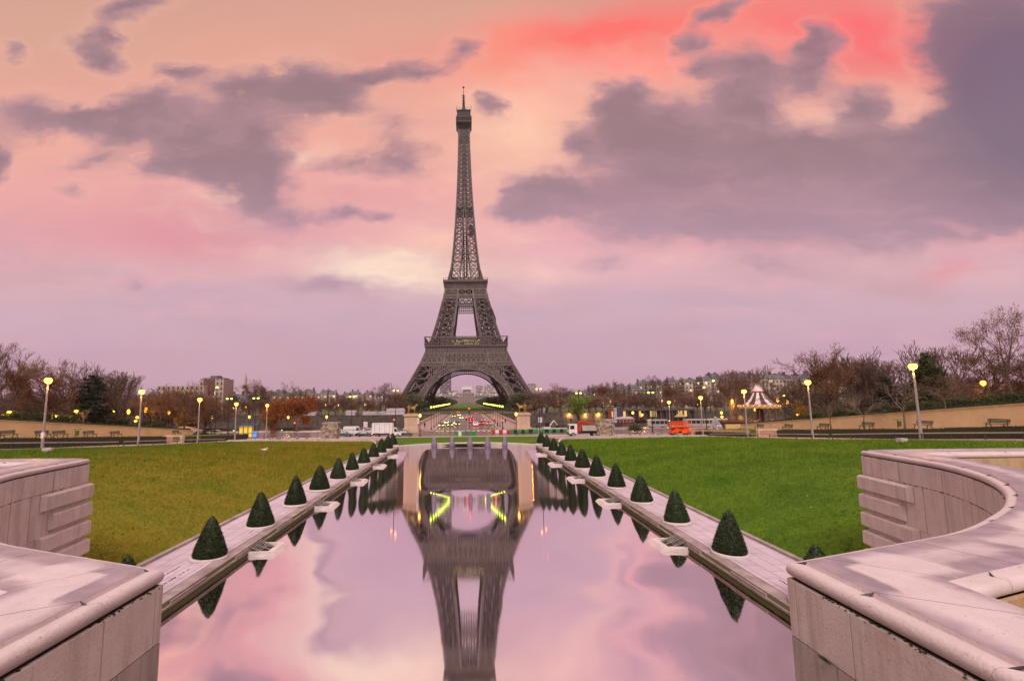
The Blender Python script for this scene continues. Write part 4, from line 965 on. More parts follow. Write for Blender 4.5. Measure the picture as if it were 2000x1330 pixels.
# ------------------------------------------------------------------ concrete trays with spotlight racks in the pool
def tray():
    root = empty('spotlight_tray', (0, 0, -1.1))
    b = MB(); hx, hy = .78, 1.15   # x towards the pool, open to the wall
    out = [(-hx, -hy), (hx*.7, -hy), (hx, -hy+.0), (hx, hy), (hx*.7, hy), (-hx, hy)]
    lo = [(-hx, -hy-.06), (hx+.22, -hy-.06), (hx+.22, hy+.06), (-hx, hy+.06)]; hi = [(-hx, -hy), (hx-.08, -hy+.06), (hx-.08, hy-.06), (-hx, hy)]
    inn = [(-hx, -hy+.22), (hx-.42, -hy+.26), (hx-.42, hy-.26), (-hx, hy-.22)]
    vs_ = [(x, y, -.35) for x, y in lo]+[(x, y, .04) for x, y in lo]+[(x, y, .36) for x, y in hi]+[(x, y, .36) for x, y in inn]+[(x, y, .1) for x, y in inn]
    fs_ = []
    for l in range(4):
        for j in range(3): fs_.append((l*4+j, l*4+j+1, (l+1)*4+j+1, (l+1)*4+j))
    b.add(vs_, fs_)
    b.build('trough', M['concrete'], root)
    b = MB(); b.bbox(-hx, hx-.4, -hy+.2, hy-.2, .0, .12); b.build('silt', M['silt'], root)
    b = MB()
    for y in (-.8, -.1, .6):
        b.beam((-.72, y, .55), (.2, y+.05, .2), .06); b.beam((-.72, y, .55), (-.72, y, .1), .05)
    for k in range(5): b.beam((-.75+.14*k, -.98, .62-.07*k), (-.75+.14*k, .88, .62-.07*k), .05)
    b.build('rack', M['galv'], root, fix=False)
    b = MB(); b.bbox(-.76, -.6, .86, 1.08, .1, .5); b.build('junction_box', M['cargrey'], root)
    return root
tr = tray(); first = True
for s in (-1, 1):
    for i, Y in enumerate((26.8, 37.6, 48.6, 59.8, 70.6)):
        lab = f'{ordn[i]} white spotlight tray from the front, jutting from the {"left" if s < 0 else "right"} pool edge'
        o = tr if first else dup(tr); first = False
        o.location = (s*10.3, Y, -1.1); o.rotation_euler.z = math.pi if s > 0 else 0; o.scale = (.82, .8, .72); tag(o, lab, 'tray', 'spotlight trays in the pool')
# ------------------------------------------------------------------ bulb-shaped covers standing at the end of the pool
wob = [(0, 0), (.06, -.05), (-.04, .06), (.03, .02), (.07, .05)]
bp_ = None
for i, (px, lab) in enumerate(((848, 'leftmost'), (883, 'second from the left'), (918, 'middle'), (952.5, 'second from the right'), (986, 'rightmost'))):
    p = at(px, 874, z=-1.1)
    if bp_ is None:
        bp_ = empty('nozzle_cover', p); b = MB(); b.lathe((0, 0, 0), [(.36, -.3), (.45, .05), (.5, .3), (.49, .62), (.44, .86), (.38, 1.02), (.345, 1.14), (.34, 1.32), (.31, 1.5), (.24, 1.66), (.13, 1.78), (.01, 1.84)], 20, 0, 1, .9); b.build('hood', M['bulb'], bp_, True)
        b = MB(); b.lathe((0, 0, 0), [(.5, -.3), (.52, -.02), (.47, .03)], 20); b.build('collar', mat('dark_collar', (.1, .08, .1), .6), bp_); o = bp_
    else: o = dup(bp_, p, i*1.1)
    o.scale = (1+wob[i][0], 1, 1+wob[i][1]); tag(o, f'grey bulb-shaped hood in the pool, {lab} of the five', 'hood', 'grey hoods in the pool')

# ------------------------------------------------------------------ lamp posts with amber globes along both side paths
def globe_post():
    root = empty('street_lamp'); b = MB()
    b.tube((0, 0, -.2), (0, 0, .15), .17, .17, 10); b.tube((0, 0, .15), (0, 0, 2.6), .17, .15, 10); b.tube((0, 0, 2.6), (0, 0, 7.55), .135, .09, 10); b.tube((0, 0, 7.55), (0, 0, 7.75), .11, .11, 10)
    b.build('post', M['post'], root, True)
    b = MB(); b.lathe((0, 0, 8.05), [(.1, -.34), (.32, -.25), (.42, -.05), (.42, .08), (.32, .25), (.14, .34)], 14); b.build('globe', M['lampamber'], root, True)
    b = MB(); b.lathe((0, 0, 8.05), [(.2, .27), (.24, .31), (.1, .39), (.01, .41)], 12); b.build('cap', M['blackmetal'], root, True)
    return root
GP = globe_post(); GP0 = True
def bulb(parent, z, watts, col):
    l = bpy.data.lights.new('bulb', 'POINT'); l.energy = watts; l.color = col; l.shadow_soft_size = .35
    o = bpy.data.objects.new('bulb', l); COL.objects.link(o); o.parent = parent; o.location = (0, 0, z)
bulb(GP, 7.45, 900, (1, .5, .12))
for s, lst in ((-1, [(50.6, 60.6, 8.4), (50.2, 77.6, 8.4), (50.6, 95.4, 8.4), (51, 111.5, 8.3), (49.5, 125, 8.4)]), (1, [(50.1, 56, 8.4), (50.2, 73.7, 8.4), (49.6, 89.8, 8.4), (50.0, 107.5, 8.4), (50.0, 124.5, 8.1)])):
    for i, (x, Y, h) in enumerate(lst):
        o = GP if GP0 else dup(GP); GP0 = False; o.location = (s*x, Y, ground_z(s*x, Y)); o.scale = (1, 1, h/8.4)
        tag(o, f'{["nearest and tallest-looking", "second nearest", "third nearest", "fourth nearest", "farthest"][i]} amber globe lamp post along the {"left" if s < 0 else "right"} side path', 'street lamp', 'amber globe lamp posts')
b = MB(); b.lathe((0, 0, 0), [(.16, 1.2), (.16, 1.9)], 10); b.box((0, -.15, 1.55), (.34, .03, .7)); o = b.build('paper_notice', M['white'], bpy.data.objects['street_lamp']); o.location = (0, 0, 0)
# tall dark masts with green-tinted heads
def mast(H, heads, m, wd=.55):
    root = empty('mast_lamp'); b = MB(); b.tube((0, 0, -.3), (0, 0, 2.2), .13, .12, 8); b.tube((0, 0, 2.2), (0, 0, H), .1, .06, 8); b.build('post', M['blackmetal'], root, True)
    b = MB()
    for s in heads: b.beam((0, 0, H), (s*wd, 0, H+.25), .07)
    b.beam((0, 0, H-.1), (0, 0, H+.2), .14); b.build('bracket', M['blackmetal'], root)
    for s in heads: b = MB(); b.lathe((s*wd, 0, H+.2), [(.1, .12), (.26, .02), (.3, -.1), (.2, -.22), (.02, -.26)], 12); b.build('lamp_head', m, root, True)
    return root
MG2 = {}
for px, ytop, ybase, heads, mm, grp, lab in [
        (424, 757, 846, (0,), 'lampgreen', 'g', 'tallest single-headed green lamp mast left of the tower'), (448, 779, 848, (-1, 1), 'lampgreen', 'g', 'twin-headed green lamp mast beside the tallest green mast on the left'),
        (500, 778, 851, (-1, 1), 'lampgreen', 'g', 'twin-headed green lamp mast between two amber globes on the left'), (687.5, 775, 838, (-1, 1), 'lampgreen', 'g', 'twin-headed green lamp mast above the white van'),
        (773, 763, 838, (-1, 1), 'lamporange', 'o', 'orange twin-headed lamp mast by the left statue pedestal'), (1052, 760, 838, (-1, 1), 'lamporange', 'o', 'orange twin-headed lamp mast by the right statue pedestal'),
        (1271, 767, 830, (-1, 1), 'lampgreen', 'g', 'twin-headed green lamp mast right of the carved block'), (1375, 757, 838, (0,), 'lampgreen', 'g', 'single green lamp mast right of the orange scissor lift'),
        (1393, 744, 842, (0,), 'lampgreen', 'g', 'tallest single green lamp mast, beside the silver tree'), (1531, 773, 836, (0,), 'lampgreen', 'g', 'short green lamp mast right of the big carousel'),
        (1130, 768, 838, (-1, 1), 'lampgreen', 'g', 'twin-headed green lamp mast inside the glowing lime tree')]:
    Yd = 138 if 560 < px < 1200 else 130; zb = -2.2
    p = at(px, ytop, Y=Yd); H = p.z-zb; key = (heads, mm)
    if key not in MG2: o = MG2[key] = mast(11, heads, M[mm])
    else: o = dup(MG2[key])
    o.location = (p.x, Yd, zb); o.scale = (1, 1, H/11.1); tag(o, lab, 'street lamp', 'tall lamp masts round the square')
# two shorter lantern posts in front of the bridge
lp = empty('lantern_post'); b = MB(); b.lathe((0, 0, 0), [(.28, -.2), (.28, .15), (.16, .3), (.11, 1.0), (.075, 1.1), (.06, 4.9), (.12, 5.0)], 10); b.build('post', M['blackmetal'], lp, True)
b = MB(); b.lathe((0, 0, 5.45), [(.14, -.42), (.3, -.1), (.34, .15), (.2, .4), (.04, .5)], 10); b.build('lantern', M['lampamber'], lp, True)
for i, (px, py) in enumerate(((820.5, 812), (1008, 809))):
    p = at(px, py, Y=124.5); o = lp if i == 0 else dup(lp); o.location = (p.x, 124.5, -2.1); o.scale = (1, 1, (p.z+2.1)/5.45); tag(o, f'lantern post on the kerb just in front of the {"left" if i == 0 else "right"} statue pedestal', 'street lamp', 'lantern posts before the bridge')
# small distant amber lamps among the trees
sl = empty('park_lamp'); b = MB(); b.tube((0, 0, -.3), (0, 0, 4), .07, .05, 6); b.build('post', M['blackmetal'], sl); b = MB(); b.sphere((0, 0, 4.2), .36, 8, 6); b.build('globe', M['lamporange'], sl, True); bulb(sl, 3.8, 520, (1, .5, .1)); sl0 = True
for px, py, Yd, lab in [(18, 805, 84, 'small amber park lamp among the trunks at the left frame edge'), (6, 811, 90, 'low amber park lamp at the left frame edge'), (203, 816, 122, 'brightest low lamp in the trees left of the second globe lamp'), (268, 815, 122, 'bright low lamp just left of the second left globe post'), (265, 822, 118, 'lowest lamp beside the second left globe post'), (414, 815, 150, 'cluster lamp right of the third left globe post'), (487, 814, 150, 'cluster lamp above the lit kiosk'), (563, 815, 150, 'cluster lamp in the left of the rust-coloured tree'), (638, 814, 150, 'cluster lamp above the left carved block'), (1236, 806, 150, 'cluster lamp right of the blue banner'), (1254, 810, 150, 'cluster lamp left of the twin green mast'), (1409, 806, 146, 'cluster lamp above the silver tree'), (1410, 814, 146, 'lower cluster lamp above the silver tree'), (1558, 806, 124, 'bright low lamp left of the second right globe post'), (1559, 816, 120, 'lowest bright lamp left of the second right globe post'), (1475, 800, 149, 'lamp in the trees behind the carousel'), (330, 806, 138, 'lamp in the reddish trees left of the canopy'), (110, 812, 100, 'low lamp in the bushes left of the cedar'), (149, 803, 92, 'dim park lamp left of the dark cedar'), (222, 801, 118, 'park lamp near the foot of the fan-shaped tree'), (251, 804, 128, 'park lamp just left of the second left globe lamp'),
        (285, 800, 128, 'bright park lamp just right of the second left globe lamp'), (378, 801, 140, 'park lamp left of the third left globe lamp'), (456, 797, 330, 'far riverside lamp left of the fourth left globe lamp'), (480, 795, 330, 'far riverside lamp right of the fourth left globe lamp'), (597, 793, 330, 'far riverside lamp in the rust-coloured tree'),
        (636, 791, 335, 'far riverside lamp right of the rust-coloured tree'), (661, 791, 335, 'far riverside lamp left of the twin-headed mast by the van'), (713, 790, 335, 'far riverside lamp left of the bare round tree'), (1035, 784, 338, 'far riverside lamp beside the small carousel'), (1090, 784, 335, 'far riverside lamp right of the small carousel'),
        (1192, 784, 335, 'far riverside lamp left of the twin green mast'), (1215, 785, 335, 'far riverside lamp just left of the twin green mast'), (1293, 783, 335, 'far riverside lamp left of the farthest right globe'), (1318, 783, 335, 'large far lamp right of the farthest right globe'), (1340, 792, 335, 'faint far lamp left of the fourth right globe'),
        (1363, 790, 335, 'faint far lamp behind the fourth right globe'), (1430, 784, 150, 'park lamp left of the big carousel'), (1519, 781, 150, 'orange park lamp just right of the big carousel roof'), (1538, 785, 150, 'faint park lamp below the short green mast'), (1977, 782, 78, 'small amber park lamp at the right frame edge'), (1920, 748, 78, 'greenish lamp high in the bare trees at the far right')]:
    p = at(px, py, Y=Yd); zb = ground_z(p.x, Yd) if Yd < 150 else -2.2; o = sl if sl0 else dup(sl); sl0 = False; o.location = (p.x, Yd, zb); o.scale = (1, 1, max(.5, (p.z-zb)/4.2)); tag(o, lab, 'lamp', 'small park lamps')
# lamps along both sides of the bridge
bl = empty('bridge_lamp'); b = MB(); b.lathe((0, 0, 0), [(.26, 0), (.26, .3), (.12, .5), (.07, 1.2), (.06, 6.2), (.1, 6.3)], 8); b.build('post', M['blackmetal'], bl, True)
b = MB(); b.lathe((0, 0, 6.6), [(.1, -.26), (.27, -.08), (.27, .1), (.15, .28), (.03, .34)], 10); b.build('globe', M['lampgreen'], bl, True)
k = 0
for s in (-1, 1):
    for i in range(14):
        o = bl if k == 0 else dup(bl); k += 1; o.location = (s*10.7, 151.5+12.7*i, -1.95)
        tag(o, f'{ordn[i]} green-yellow lamp from the front along the {"left" if s < 0 else "right"} bridge pavement', 'street lamp', 'lamps along the bridge')
# ------------------------------------------------------------------ low railings beside the paths
def rail_seg(s, y0, n, step, lab):
    root = empty('railing', (s*43.9, y0, zt(y0)), 0, lab, 'railing', 'low railings along the side paths')
    for i in range(n+1):
        y = y0+i*step; b = MB(); b.box((0, i*step, zt(y)-zt(y0)+.28), (.09, .09, .75)); b.build('post', M['green_paint'], root)
    b = MB()
    for i in range(n):
        ya, yb = y0+i*step, y0+(i+1)*step; b.tube((0, i*step, zt(ya)-zt(y0)+.66), (0, (i+1)*step, zt(yb)-zt(y0)+.66), .055, .055, 8)
    b.build('handrail', M['galv'], root, True)
    return root
rail_seg(-1, 40, 8, 3, 'nearest length of low grey railing above the left lawn'); rail_seg(-1, 65, 9, 3, 'farther length of low grey railing above the left lawn')
rail_seg(1, 34, 9, 3, 'nearest length of low grey railing above the right lawn'); rail_seg(1, 61.6, 10, 3, 'farther length of low grey railing above the right lawn')
def fence(pts, lab, step=1.6, h=.75):
    root = empty('barrier_fence', pts[0], 0, lab, 'fence', 'thin fences on the square'); o0 = Vector(pts[0]); b = MB()
    for p, q in zip(pts[:-1], pts[1:]):
        p, q = Vector(p)-o0, Vector(q)-o0; n = max(1, round((q-p).length/step))
        for i in range(n+1): c = p.lerp(q, i/n); b.beam(c, c+Vector((0, 0, h)), .07)
        b.beam(p+Vector((0, 0, h)), q+Vector((0, 0, h)), .06); b.beam(p+Vector((0, 0, h*.5)), q+Vector((0, 0, h*.5)), .04)
    b.build('bars', M['blackmetal'], root, fix=False)
for s in (-1, 1):
    sd = 'left' if s < 0 else 'right'
    fence([(s*42, 93, zt(93)), (s*34, 97, zt(97)), (s*29.5, 100, zt(100))], f'thin dark fence of short posts beside the {sd} carved block')
    fence([(s*70, 129, -2.2), (s*52, 130, -2.2), (s*30, 133, -2.2)], f'long dark street fence across the {sd} side of the square', 2.2, .95)
# chain bollards
bo = None
for i, (px, py, lab) in enumerate([(527, 857.5, 'stone bollard near the farthest left globe lamp'), (541, 858, 'pale stone bollard, left one of the pair left of the carved block'), (545.5, 858, 'pale stone bollard, right one of the pair left of the carved block'), (580, 858, 'stone bollard with a chain left of the carved block'), (598, 858.5, 'stone bollard nearest the left carved block'),
        (1231, 852, 'stone bollard nearest the right carved block'), (1250, 851, 'squat stone bollard right of the right carved block'), (1286, 850.5, 'stone bollard with a chain left of the scissor lift')]):
    p = at(px, py, Y=104)
    if bo is None:
        bo = empty('bollard'); b = MB(); b.lathe((0, 0, 0), [(.26, -.3), (.27, .5), (.3, .55), (.26, .68), (.08, .75)], 10); b.build('stone', M['sculpt'], bo, True); b = MB(); b.lathe((0, 0, .58), [(.305, -.04), (.315, 0), (.305, .04)], 10); b.build('band', M['kerb'], bo); o = bo
    else: o = dup(bo)
    o.location = (p.x, 104, zt(104)); tag(o, lab, 'bollard', 'stone bollards by the carved blocks')
# ------------------------------------------------------------------ hedges, terraces, retaining walls
def leafy(b, c, d, n, r_, size=.09):
    """scatter leaf-sized faces over a box-shaped hedge"""
    for _ in range(n):
        f = r_.random(); x, y, z = (r_.uniform(-.5, .5) for _ in range(3))
        if f < .45: z = .5+r_.uniform(-.05, .06)
        elif f < .9: x = r_.choice((-.5, .5))
        else: y = r_.choice((-.5, .5))
        p = Vector((c[0]+x*d[0], c[1]+y*d[1], c[2]+z*d[2])); u = Vector((r_.gauss(0, 1), r_.gauss(0, 1), r_.gauss(0, 1))).normalized(); v = u.orthogonal().normalized(); a = size*r_.uniform(.5, 1.3)
        b.add([p-u*a, p+v*a*.6, p+u*a], [(0, 1, 2)])
def hedge(s, y0, y1, w, h, lab, seed):
    root = empty('hedge', (s*53.7, y0, zt(y0)), 0, lab, 'hedge', 'clipped hedges by the side paths'); b = MB(); r_ = random.Random(seed)
    for a, z in zip(fr(y0, y1, 1.5)[:-1], fr(y0, y1, 1.5)[1:]):
        hz = h+r_.uniform(-.05, .05); za, zb = zt(a)-zt(y0), zt(z)-zt(y0)
        b.add([(-w/2, a-y0, za-.1), (w/2, a-y0, za-.1), (w/2, z-y0, zb-.1), (-w/2, z-y0, zb-.1), (-w/2, a-y0, za+hz), (w/2, a-y0, za+hz), (w/2, z-y0, zb+hz), (-w/2, z-y0, zb+hz)], [(4, 5, 6, 7), (0, 1, 5, 4), (1, 2, 6, 5), (2, 3, 7, 6), (3, 0, 4, 7)])
        leafy(b, (0, (a+z)/2-y0, (za+zb)/2+hz/2), (w, z-a, hz), 150, r_)
    b.build('foliage', M['hedge'], root, fix=False)
    b = MB()
    for i in range(max(2, int((y1-y0)/2))): b.tube((0, .6+i*2*(y1-y0)/max(2, int((y1-y0)/2))/2, zt(y0+i*2)-zt(y0)-.1), (0, .6+i*2*(y1-y0)/max(2, int((y1-y0)/2))/2, zt(y0+i*2)-zt(y0)+.5), .03)
    b.build('stems', M['bark'], root)
hedge(-1, 40, 89.5, 1.5, 1.2, 'long dark clipped hedge by the left path, nearer one', 1); hedge(-1, 98, 123, 1.5, 1.15, 'shorter dark clipped hedge by the left path, beyond the steps', 2)
hedge(1, 47, 86.7, 1.5, 1.2, 'long dark clipped hedge by the right path', 3); hedge(1, 97, 118, 1.2, .75, 'low loose row of shrubs by the right path beyond the steps', 4)
def terrace_steps(s, y, lab):
    root = empty('garden_steps', (s*54.4, y, zt(y)), 0, lab, 'steps', 'garden steps')
    for i in range(6):
        b = MB(); b.bbox(s*i*.45, s*(i+1)*.45+s*.6, -2.6, 2.6, -.2, .19*(i+1)); b.build('step', M['concrete'], root)
    for e in (-3.0, 3.0): b = MB(); b.bbox(-s*.3, s*3.3, e-.4, e+.4, -.2, 1.25); b.build('side_wall', M['limestone'], root)
terrace_steps(-1, 93.8, 'stone garden steps between two hedges on the left'); terrace_steps(1, 91.5, 'stone garden steps at the end of the right hedge')
for s in (-1, 1):
    sd = 'left' if s < 0 else 'right'; b = MB()
    for a, z in zip(fr(30, 126, 4)[:-1], fr(30, 126, 4)[1:]):
        if 90 < a < 96 : continue
        b.add([(s*54.45, a, zt(a)-.3), (s*54.9, a, zt(a)-.3), (s*54.9, z, zt(z)-.3), (s*54.45, z, zt(z)-.3), (s*54.45, a, zt(a)+1.17), (s*54.9, a, zt(a)+1.17), (s*54.9, z, zt(z)+1.17), (s*54.45, z, zt(z)+1.17)], [(4, 5, 6, 7), (0, 1, 5, 4), (1, 2, 6, 5), (2, 3, 7, 6), (3, 0, 4, 7)])
    o = b.build('terrace_wall', M['limestone']); tag(o, f'low pale wall holding the bench terrace behind the {sd} hedge', 'wall')
    root = empty('garden_wall', (s*68.1, 30, 0), 0, f'beige rendered wall sloping down behind the benches on the {sd}', 'wall')
    b = MB(); c = MB(); iv = MB(); r_ = random.Random(9+s)
    for a, z in zip(fr(30, 126, 3)[:-1], fr(30, 126, 3)[1:]):
        ha, hz = max(zw(a)+.1, zt(a)+1.3), max(zw(z)+.1, zt(z)+1.3); x0, x1 = 0, s*.4
        b.add([(x0, a-30, zt(a)+.6), (x1, a-30, zt(a)+.6), (x1, z-30, zt(z)+.6), (x0, z-30, zt(z)+.6), (x0, a-30, ha), (x1, a-30, ha), (x1, z-30, hz), (x0, z-30, hz)], [(4, 5, 6, 7), (0, 1, 5, 4), (1, 2, 6, 5), (2, 3, 7, 6), (3, 0, 4, 7)])
        x0, x1 = -s*.12, s*.5
        c.add([(x0, a-30, ha+.003), (x1, a-30, ha+.003), (x1, z-30-.02, hz+.003), (x0, z-30-.02, hz+.003), (x0, a-30, ha+.16), (x1, a-30, ha+.16), (x1, z-30-.02, hz+.16), (x0, z-30-.02, hz+.16)], [(4, 5, 6, 7), (0, 1, 5, 4), (1, 2, 6, 5), (2, 3, 7, 6), (3, 0, 4, 7), (0, 3, 2, 1)])
        iv.add([(s*.55, a-30, ha-.1), (s*1.3, a-30, ha-.1), (s*1.3, z-30, hz-.1), (s*.55, z-30, hz-.1), (s*.55, a-30, ha+.48), (s*1.3, a-30, ha+.48), (s*1.3, z-30, hz+.48), (s*.55, z-30, hz+.48)], [(4, 5, 6, 7), (0, 1, 5, 4), (2, 3, 7, 6), (3, 0, 4, 7)])
        leafy(iv, (s*.92, (a+z)/2-30, (ha+hz)/2+.2), (.75, 3, .6), 110, r_, .11)
    b.build('panel', M['beige'], root); c.build('capping', M['limestone'], root)
    o = iv.build('wall_top_hedge', M['hedge'], fix=False); o.location = (s*68.1, 30, 0); tag(o, f'thin dark hedge running along the top of the {sd} beige wall', 'hedge', 'thin hedges on the beige walls')
# benches on the terraces
def bench():
    root = empty('park_bench'); b = MB()
    for i in range(4): b.box((-.18+.12*i, 0, .45), (.1, 2.1, .05))
    b.build('seat', M['green_paint'], root)
    b = MB()
    for i in range(3): b.box((.27+.03*i, 0, .6+.13*i), (.04, 2.1, .1))
    b.build('backrest', M['green_paint'], root)
    for y in (-.8, .8):
        b = MB(); b.beam((-.28, y, 0), (-.1, y, .44), .06); b.beam((.42, y, 0), (.16, y, .44), .06); b.beam((-.2, y, .42), (.24, y, .42), .06); b.beam((.22, y, .42), (.36, y, .9), .05); b.build('leg', M['blackmetal'], root)
    return root
BN = None
for s, lst in ((-1, [(18, 850.5, 'bench at the left frame edge before the beige wall'), (86, 850.5, 'bench partly hidden by the nearest left lamp post'), (119, 850, 'bench just right of the nearest left lamp post'), (177, 850, 'bench right of the green bin sign on the left terrace'), (228, 849.5, 'bench left of the second left lamp post'), (346, 849, 'bench above the left garden steps')]),
               (1, [(1482, 834, 'bench by the foot of the big carousel'), (1537, 832, 'bench left of the second right lamp post'), (1606, 831, 'bench right of the second right lamp post'), (1691, 829, 'bench left of the green litter bin on the right'), (1801, 826, 'bench behind the nearest right lamp post'), (1945, 823, 'bench closest to the right frame edge')])):
    for px, py, lab in lst:
        d = at(px, py, Y=1)-EYE; x = s*64.5; Y = x/d.x; z = ground_z(x, Y)
        o = BN if BN else None
        if BN is None: BN = bench(); o = BN
        else: o = dup(BN)
        o.location = (x, Y, z+.02); o.rotation_euler.z = 0 if s > 0 else math.pi; o.scale = (1.25, 1.25, 1.25); tag(o, 'dark green slatted '+lab, 'bench', 'park benches on the terraces')
# bins
def bin_(loc, lab):
    root = empty('litter_bin', loc, 0, lab, 'bin', 'green litter bins'); b = MB(); b.tube((0, 0, 0), (0, 0, 1.35), .05); b.build('post', M['green_paint'], root)
    b = MB(); b.lathe((.3, 0, .35), [(.2, 0), (.26, .75), (.28, .8)], 10); b.build('basket', M['weed'], root, True); b = MB(); b.box((.2, 0, 1.4), (1.1, .5, .08)); b.build('lid', M['greenbar'], root)
for px, py, s, lab in ((147, 850, -1, 'green bin post in front of the left beige wall between benches'), (1753, 827, 1, 'green litter bin in front of the right beige wall'), (386, 857, -1, 'green litter bin beside the third left lamp post')):
    x = s*(64 if px != 386 else 53); d = at(px, py, Y=1)-EYE; Y = x/d.x; bin_((x, Y, ground_z(x, Y)), lab)

# ------------------------------------------------------------------ fused figures: overlapping lumps grown into one skin
def fused(b, name, m, parent=None, voxel=.05, rough=0.0, seed=0):
    o = b.build(name, m, parent); md = o.modifiers.new('r', 'REMESH'); md.mode = 'VOXEL'; md.voxel_size = voxel
    dg = bpy.context.evaluated_depsgraph_get(); me = bpy.data.meshes.new_from_object(o.evaluated_get(dg)); o.modifiers.clear(); old = o.data; o.data = me; me.name = name; bpy.data.meshes.remove(old)
    if not me.materials: me.materials.append(m)
    if rough:
        from mathutils import noise
        for v in me.vertices: v.co += v.normal*(noise.noise(v.co*2.2+Vector((seed, 0, 0)))*rough+noise.noise(v.co*6+Vector((0, seed, 0)))*rough*.5)
    me.polygons.foreach_set('use_smooth', [True]*len(me.polygons)); return o
def limb(b, pts, rs, n=8):
    for i in range(len(pts)-1): b.tube(pts[i], pts[i+1], rs[i], rs[i+1], n)
    for p, r in zip(pts, rs): b.sphere(p, r, n, 6)
def horse(b, o=(0, 0, 0), k=1.0, flip=1):
    def P(x, y, z): return (o[0]+flip*x*k, o[1]+y*k, o[2]+z*k)
    b.sphere(P(-.55, 0, 1.45), (.42*k, .36*k, .42*k)); b.sphere(P(.5, 0, 1.45), (.42*k, .34*k, .46*k)); b.tube(P(-.6, 0, 1.45), P(.55, 0, 1.45), .38*k, .36*k, 12)
    limb(b, [P(.7, 0, 1.6), P(1.05, 0, 2.1), P(1.2, 0, 2.4)], [.3*k, .2*k, .16*k]); limb(b, [P(1.2, 0, 2.42), P(1.6, 0, 2.1)], [.16*k, .09*k])
    for y in (-.07, .07): b.tube(P(1.17, y, 2.5), P(1.15, y, 2.68), .05*k, .01, 5)
    for y in (-.2, .2):
        limb(b, [P(.62, y, 1.2), P(.68, y, .7), P(.62, y, .1)], [.17*k, .1*k, .08*k]); limb(b, [P(-.68, y, 1.25), P(-.55, y, .85), P(-.82, y, .55), P(-.75, y, .08)], [.22*k, .13*k, .09*k, .08*k])
    limb(b, [P(-.95, 0, 1.6), P(-1.15, 0, 1.2), P(-1.1, 0, .6)], [.08*k, .1*k, .04*k])
def man(b, o=(0, 0, 0), k=1.0, stride=.12, arm=.0):
    def P(x, y, z): return (o[0]+x*k, o[1]+y*k, o[2]+z*k)
    for s in (-1, 1): limb(b, [P(s*.1, 0, .92), P(s*.12, s*stride*.6-.03, .5), P(s*.12, s*stride, .06)], [.095*k, .07*k, .05*k]); b.sphere(P(s*.12, s*stride-.07, .04), (.05*k, .12*k, .04*k), 8, 5)
    b.tube(P(0, 0, .88), P(0, 0, 1.4), .15*k, .19*k, 10); b.sphere(P(0, 0, 1.38), (.2*k, .12*k, .12*k)); b.tube(P(0, 0, 1.4), P(0, 0, 1.58), .07*k, .06*k); b.sphere(P(0, -.01, 1.66), (.095*k, .11*k, .13*k), 10, 8)
    for s in (-1, 1): limb(b, [P(s*.22, 0, 1.4), P(s*.27, s*.05-.0, 1.12), P(s*.26, -s*.08-.1-arm, .88+arm)], [.07*k, .055*k, .04*k])
# ------------------------------------------------------------------ bridge
b = MB(); b.bbox(-17.4, 17.4, 149.5, 323, -3.4, -2.06); b.bbox(-17.8, 17.8, 149.8, 322.8, -3.8, -3.4)
br_ = b.build('bridge', M['limestone']); tag(br_, 'long straight stone bridge leading across the river to the tower', 'bridge')
b = MB(); b.quad((-9.2, 130, 0), (9.2, 130, 0), (9.2, 150, 0), (-9.2, 150, 0)); b.v = [(-9.2, 149.6, -2.03), (9.2, 149.6, -2.03), (9.2, 322.9, -2.03), (-9.2, 322.9, -2.03)]; b.build('roadway', M['asphalt'], br_)
for s in (-1, 1):
    b = MB(); b.bbox(s*9.2, s*17.0, 149.6, 322.9, -2.05, -1.9); b.build('pavement', M['pave'], br_)
    b = MB(); b.bbox(s*17.0, s*17.4, 149.6, 322.9, -2.05, -1.0); b.bbox(s*16.95, s*17.5, 149.6, 322.9, -1.0, -.86)
    b.build('parapet', M['limestone'], br_)
M['line'] = mat('road_paint', (.62, .55, .48), .6, 0, .15, 3)
b = MB()
for i in range(15): b.bbox(-.1, .1, 152+i*11, 158+i*11, -2.028, -2.024)
for s in (-1, 1): b.bbox(s*8.6, s*8.75, 150, 322, -2.028, -2.024)
for i in range(12): b.bbox(-9+i*1.5, -9+i*1.5+.75, 145.5, 148.5, -2.186, -2.182)
b.build('road_markings', M['line'])['kind'] = 'structure'
b = MB(); n_ = 10
for k in range(5):
    y0, y1 = 156+k*33, 156+(k+1)*33
    b.bbox(-17, 17, y0-1.5, y0+1.5, -9.5, -3.4)
b.build('pier', M['quay'], br_)
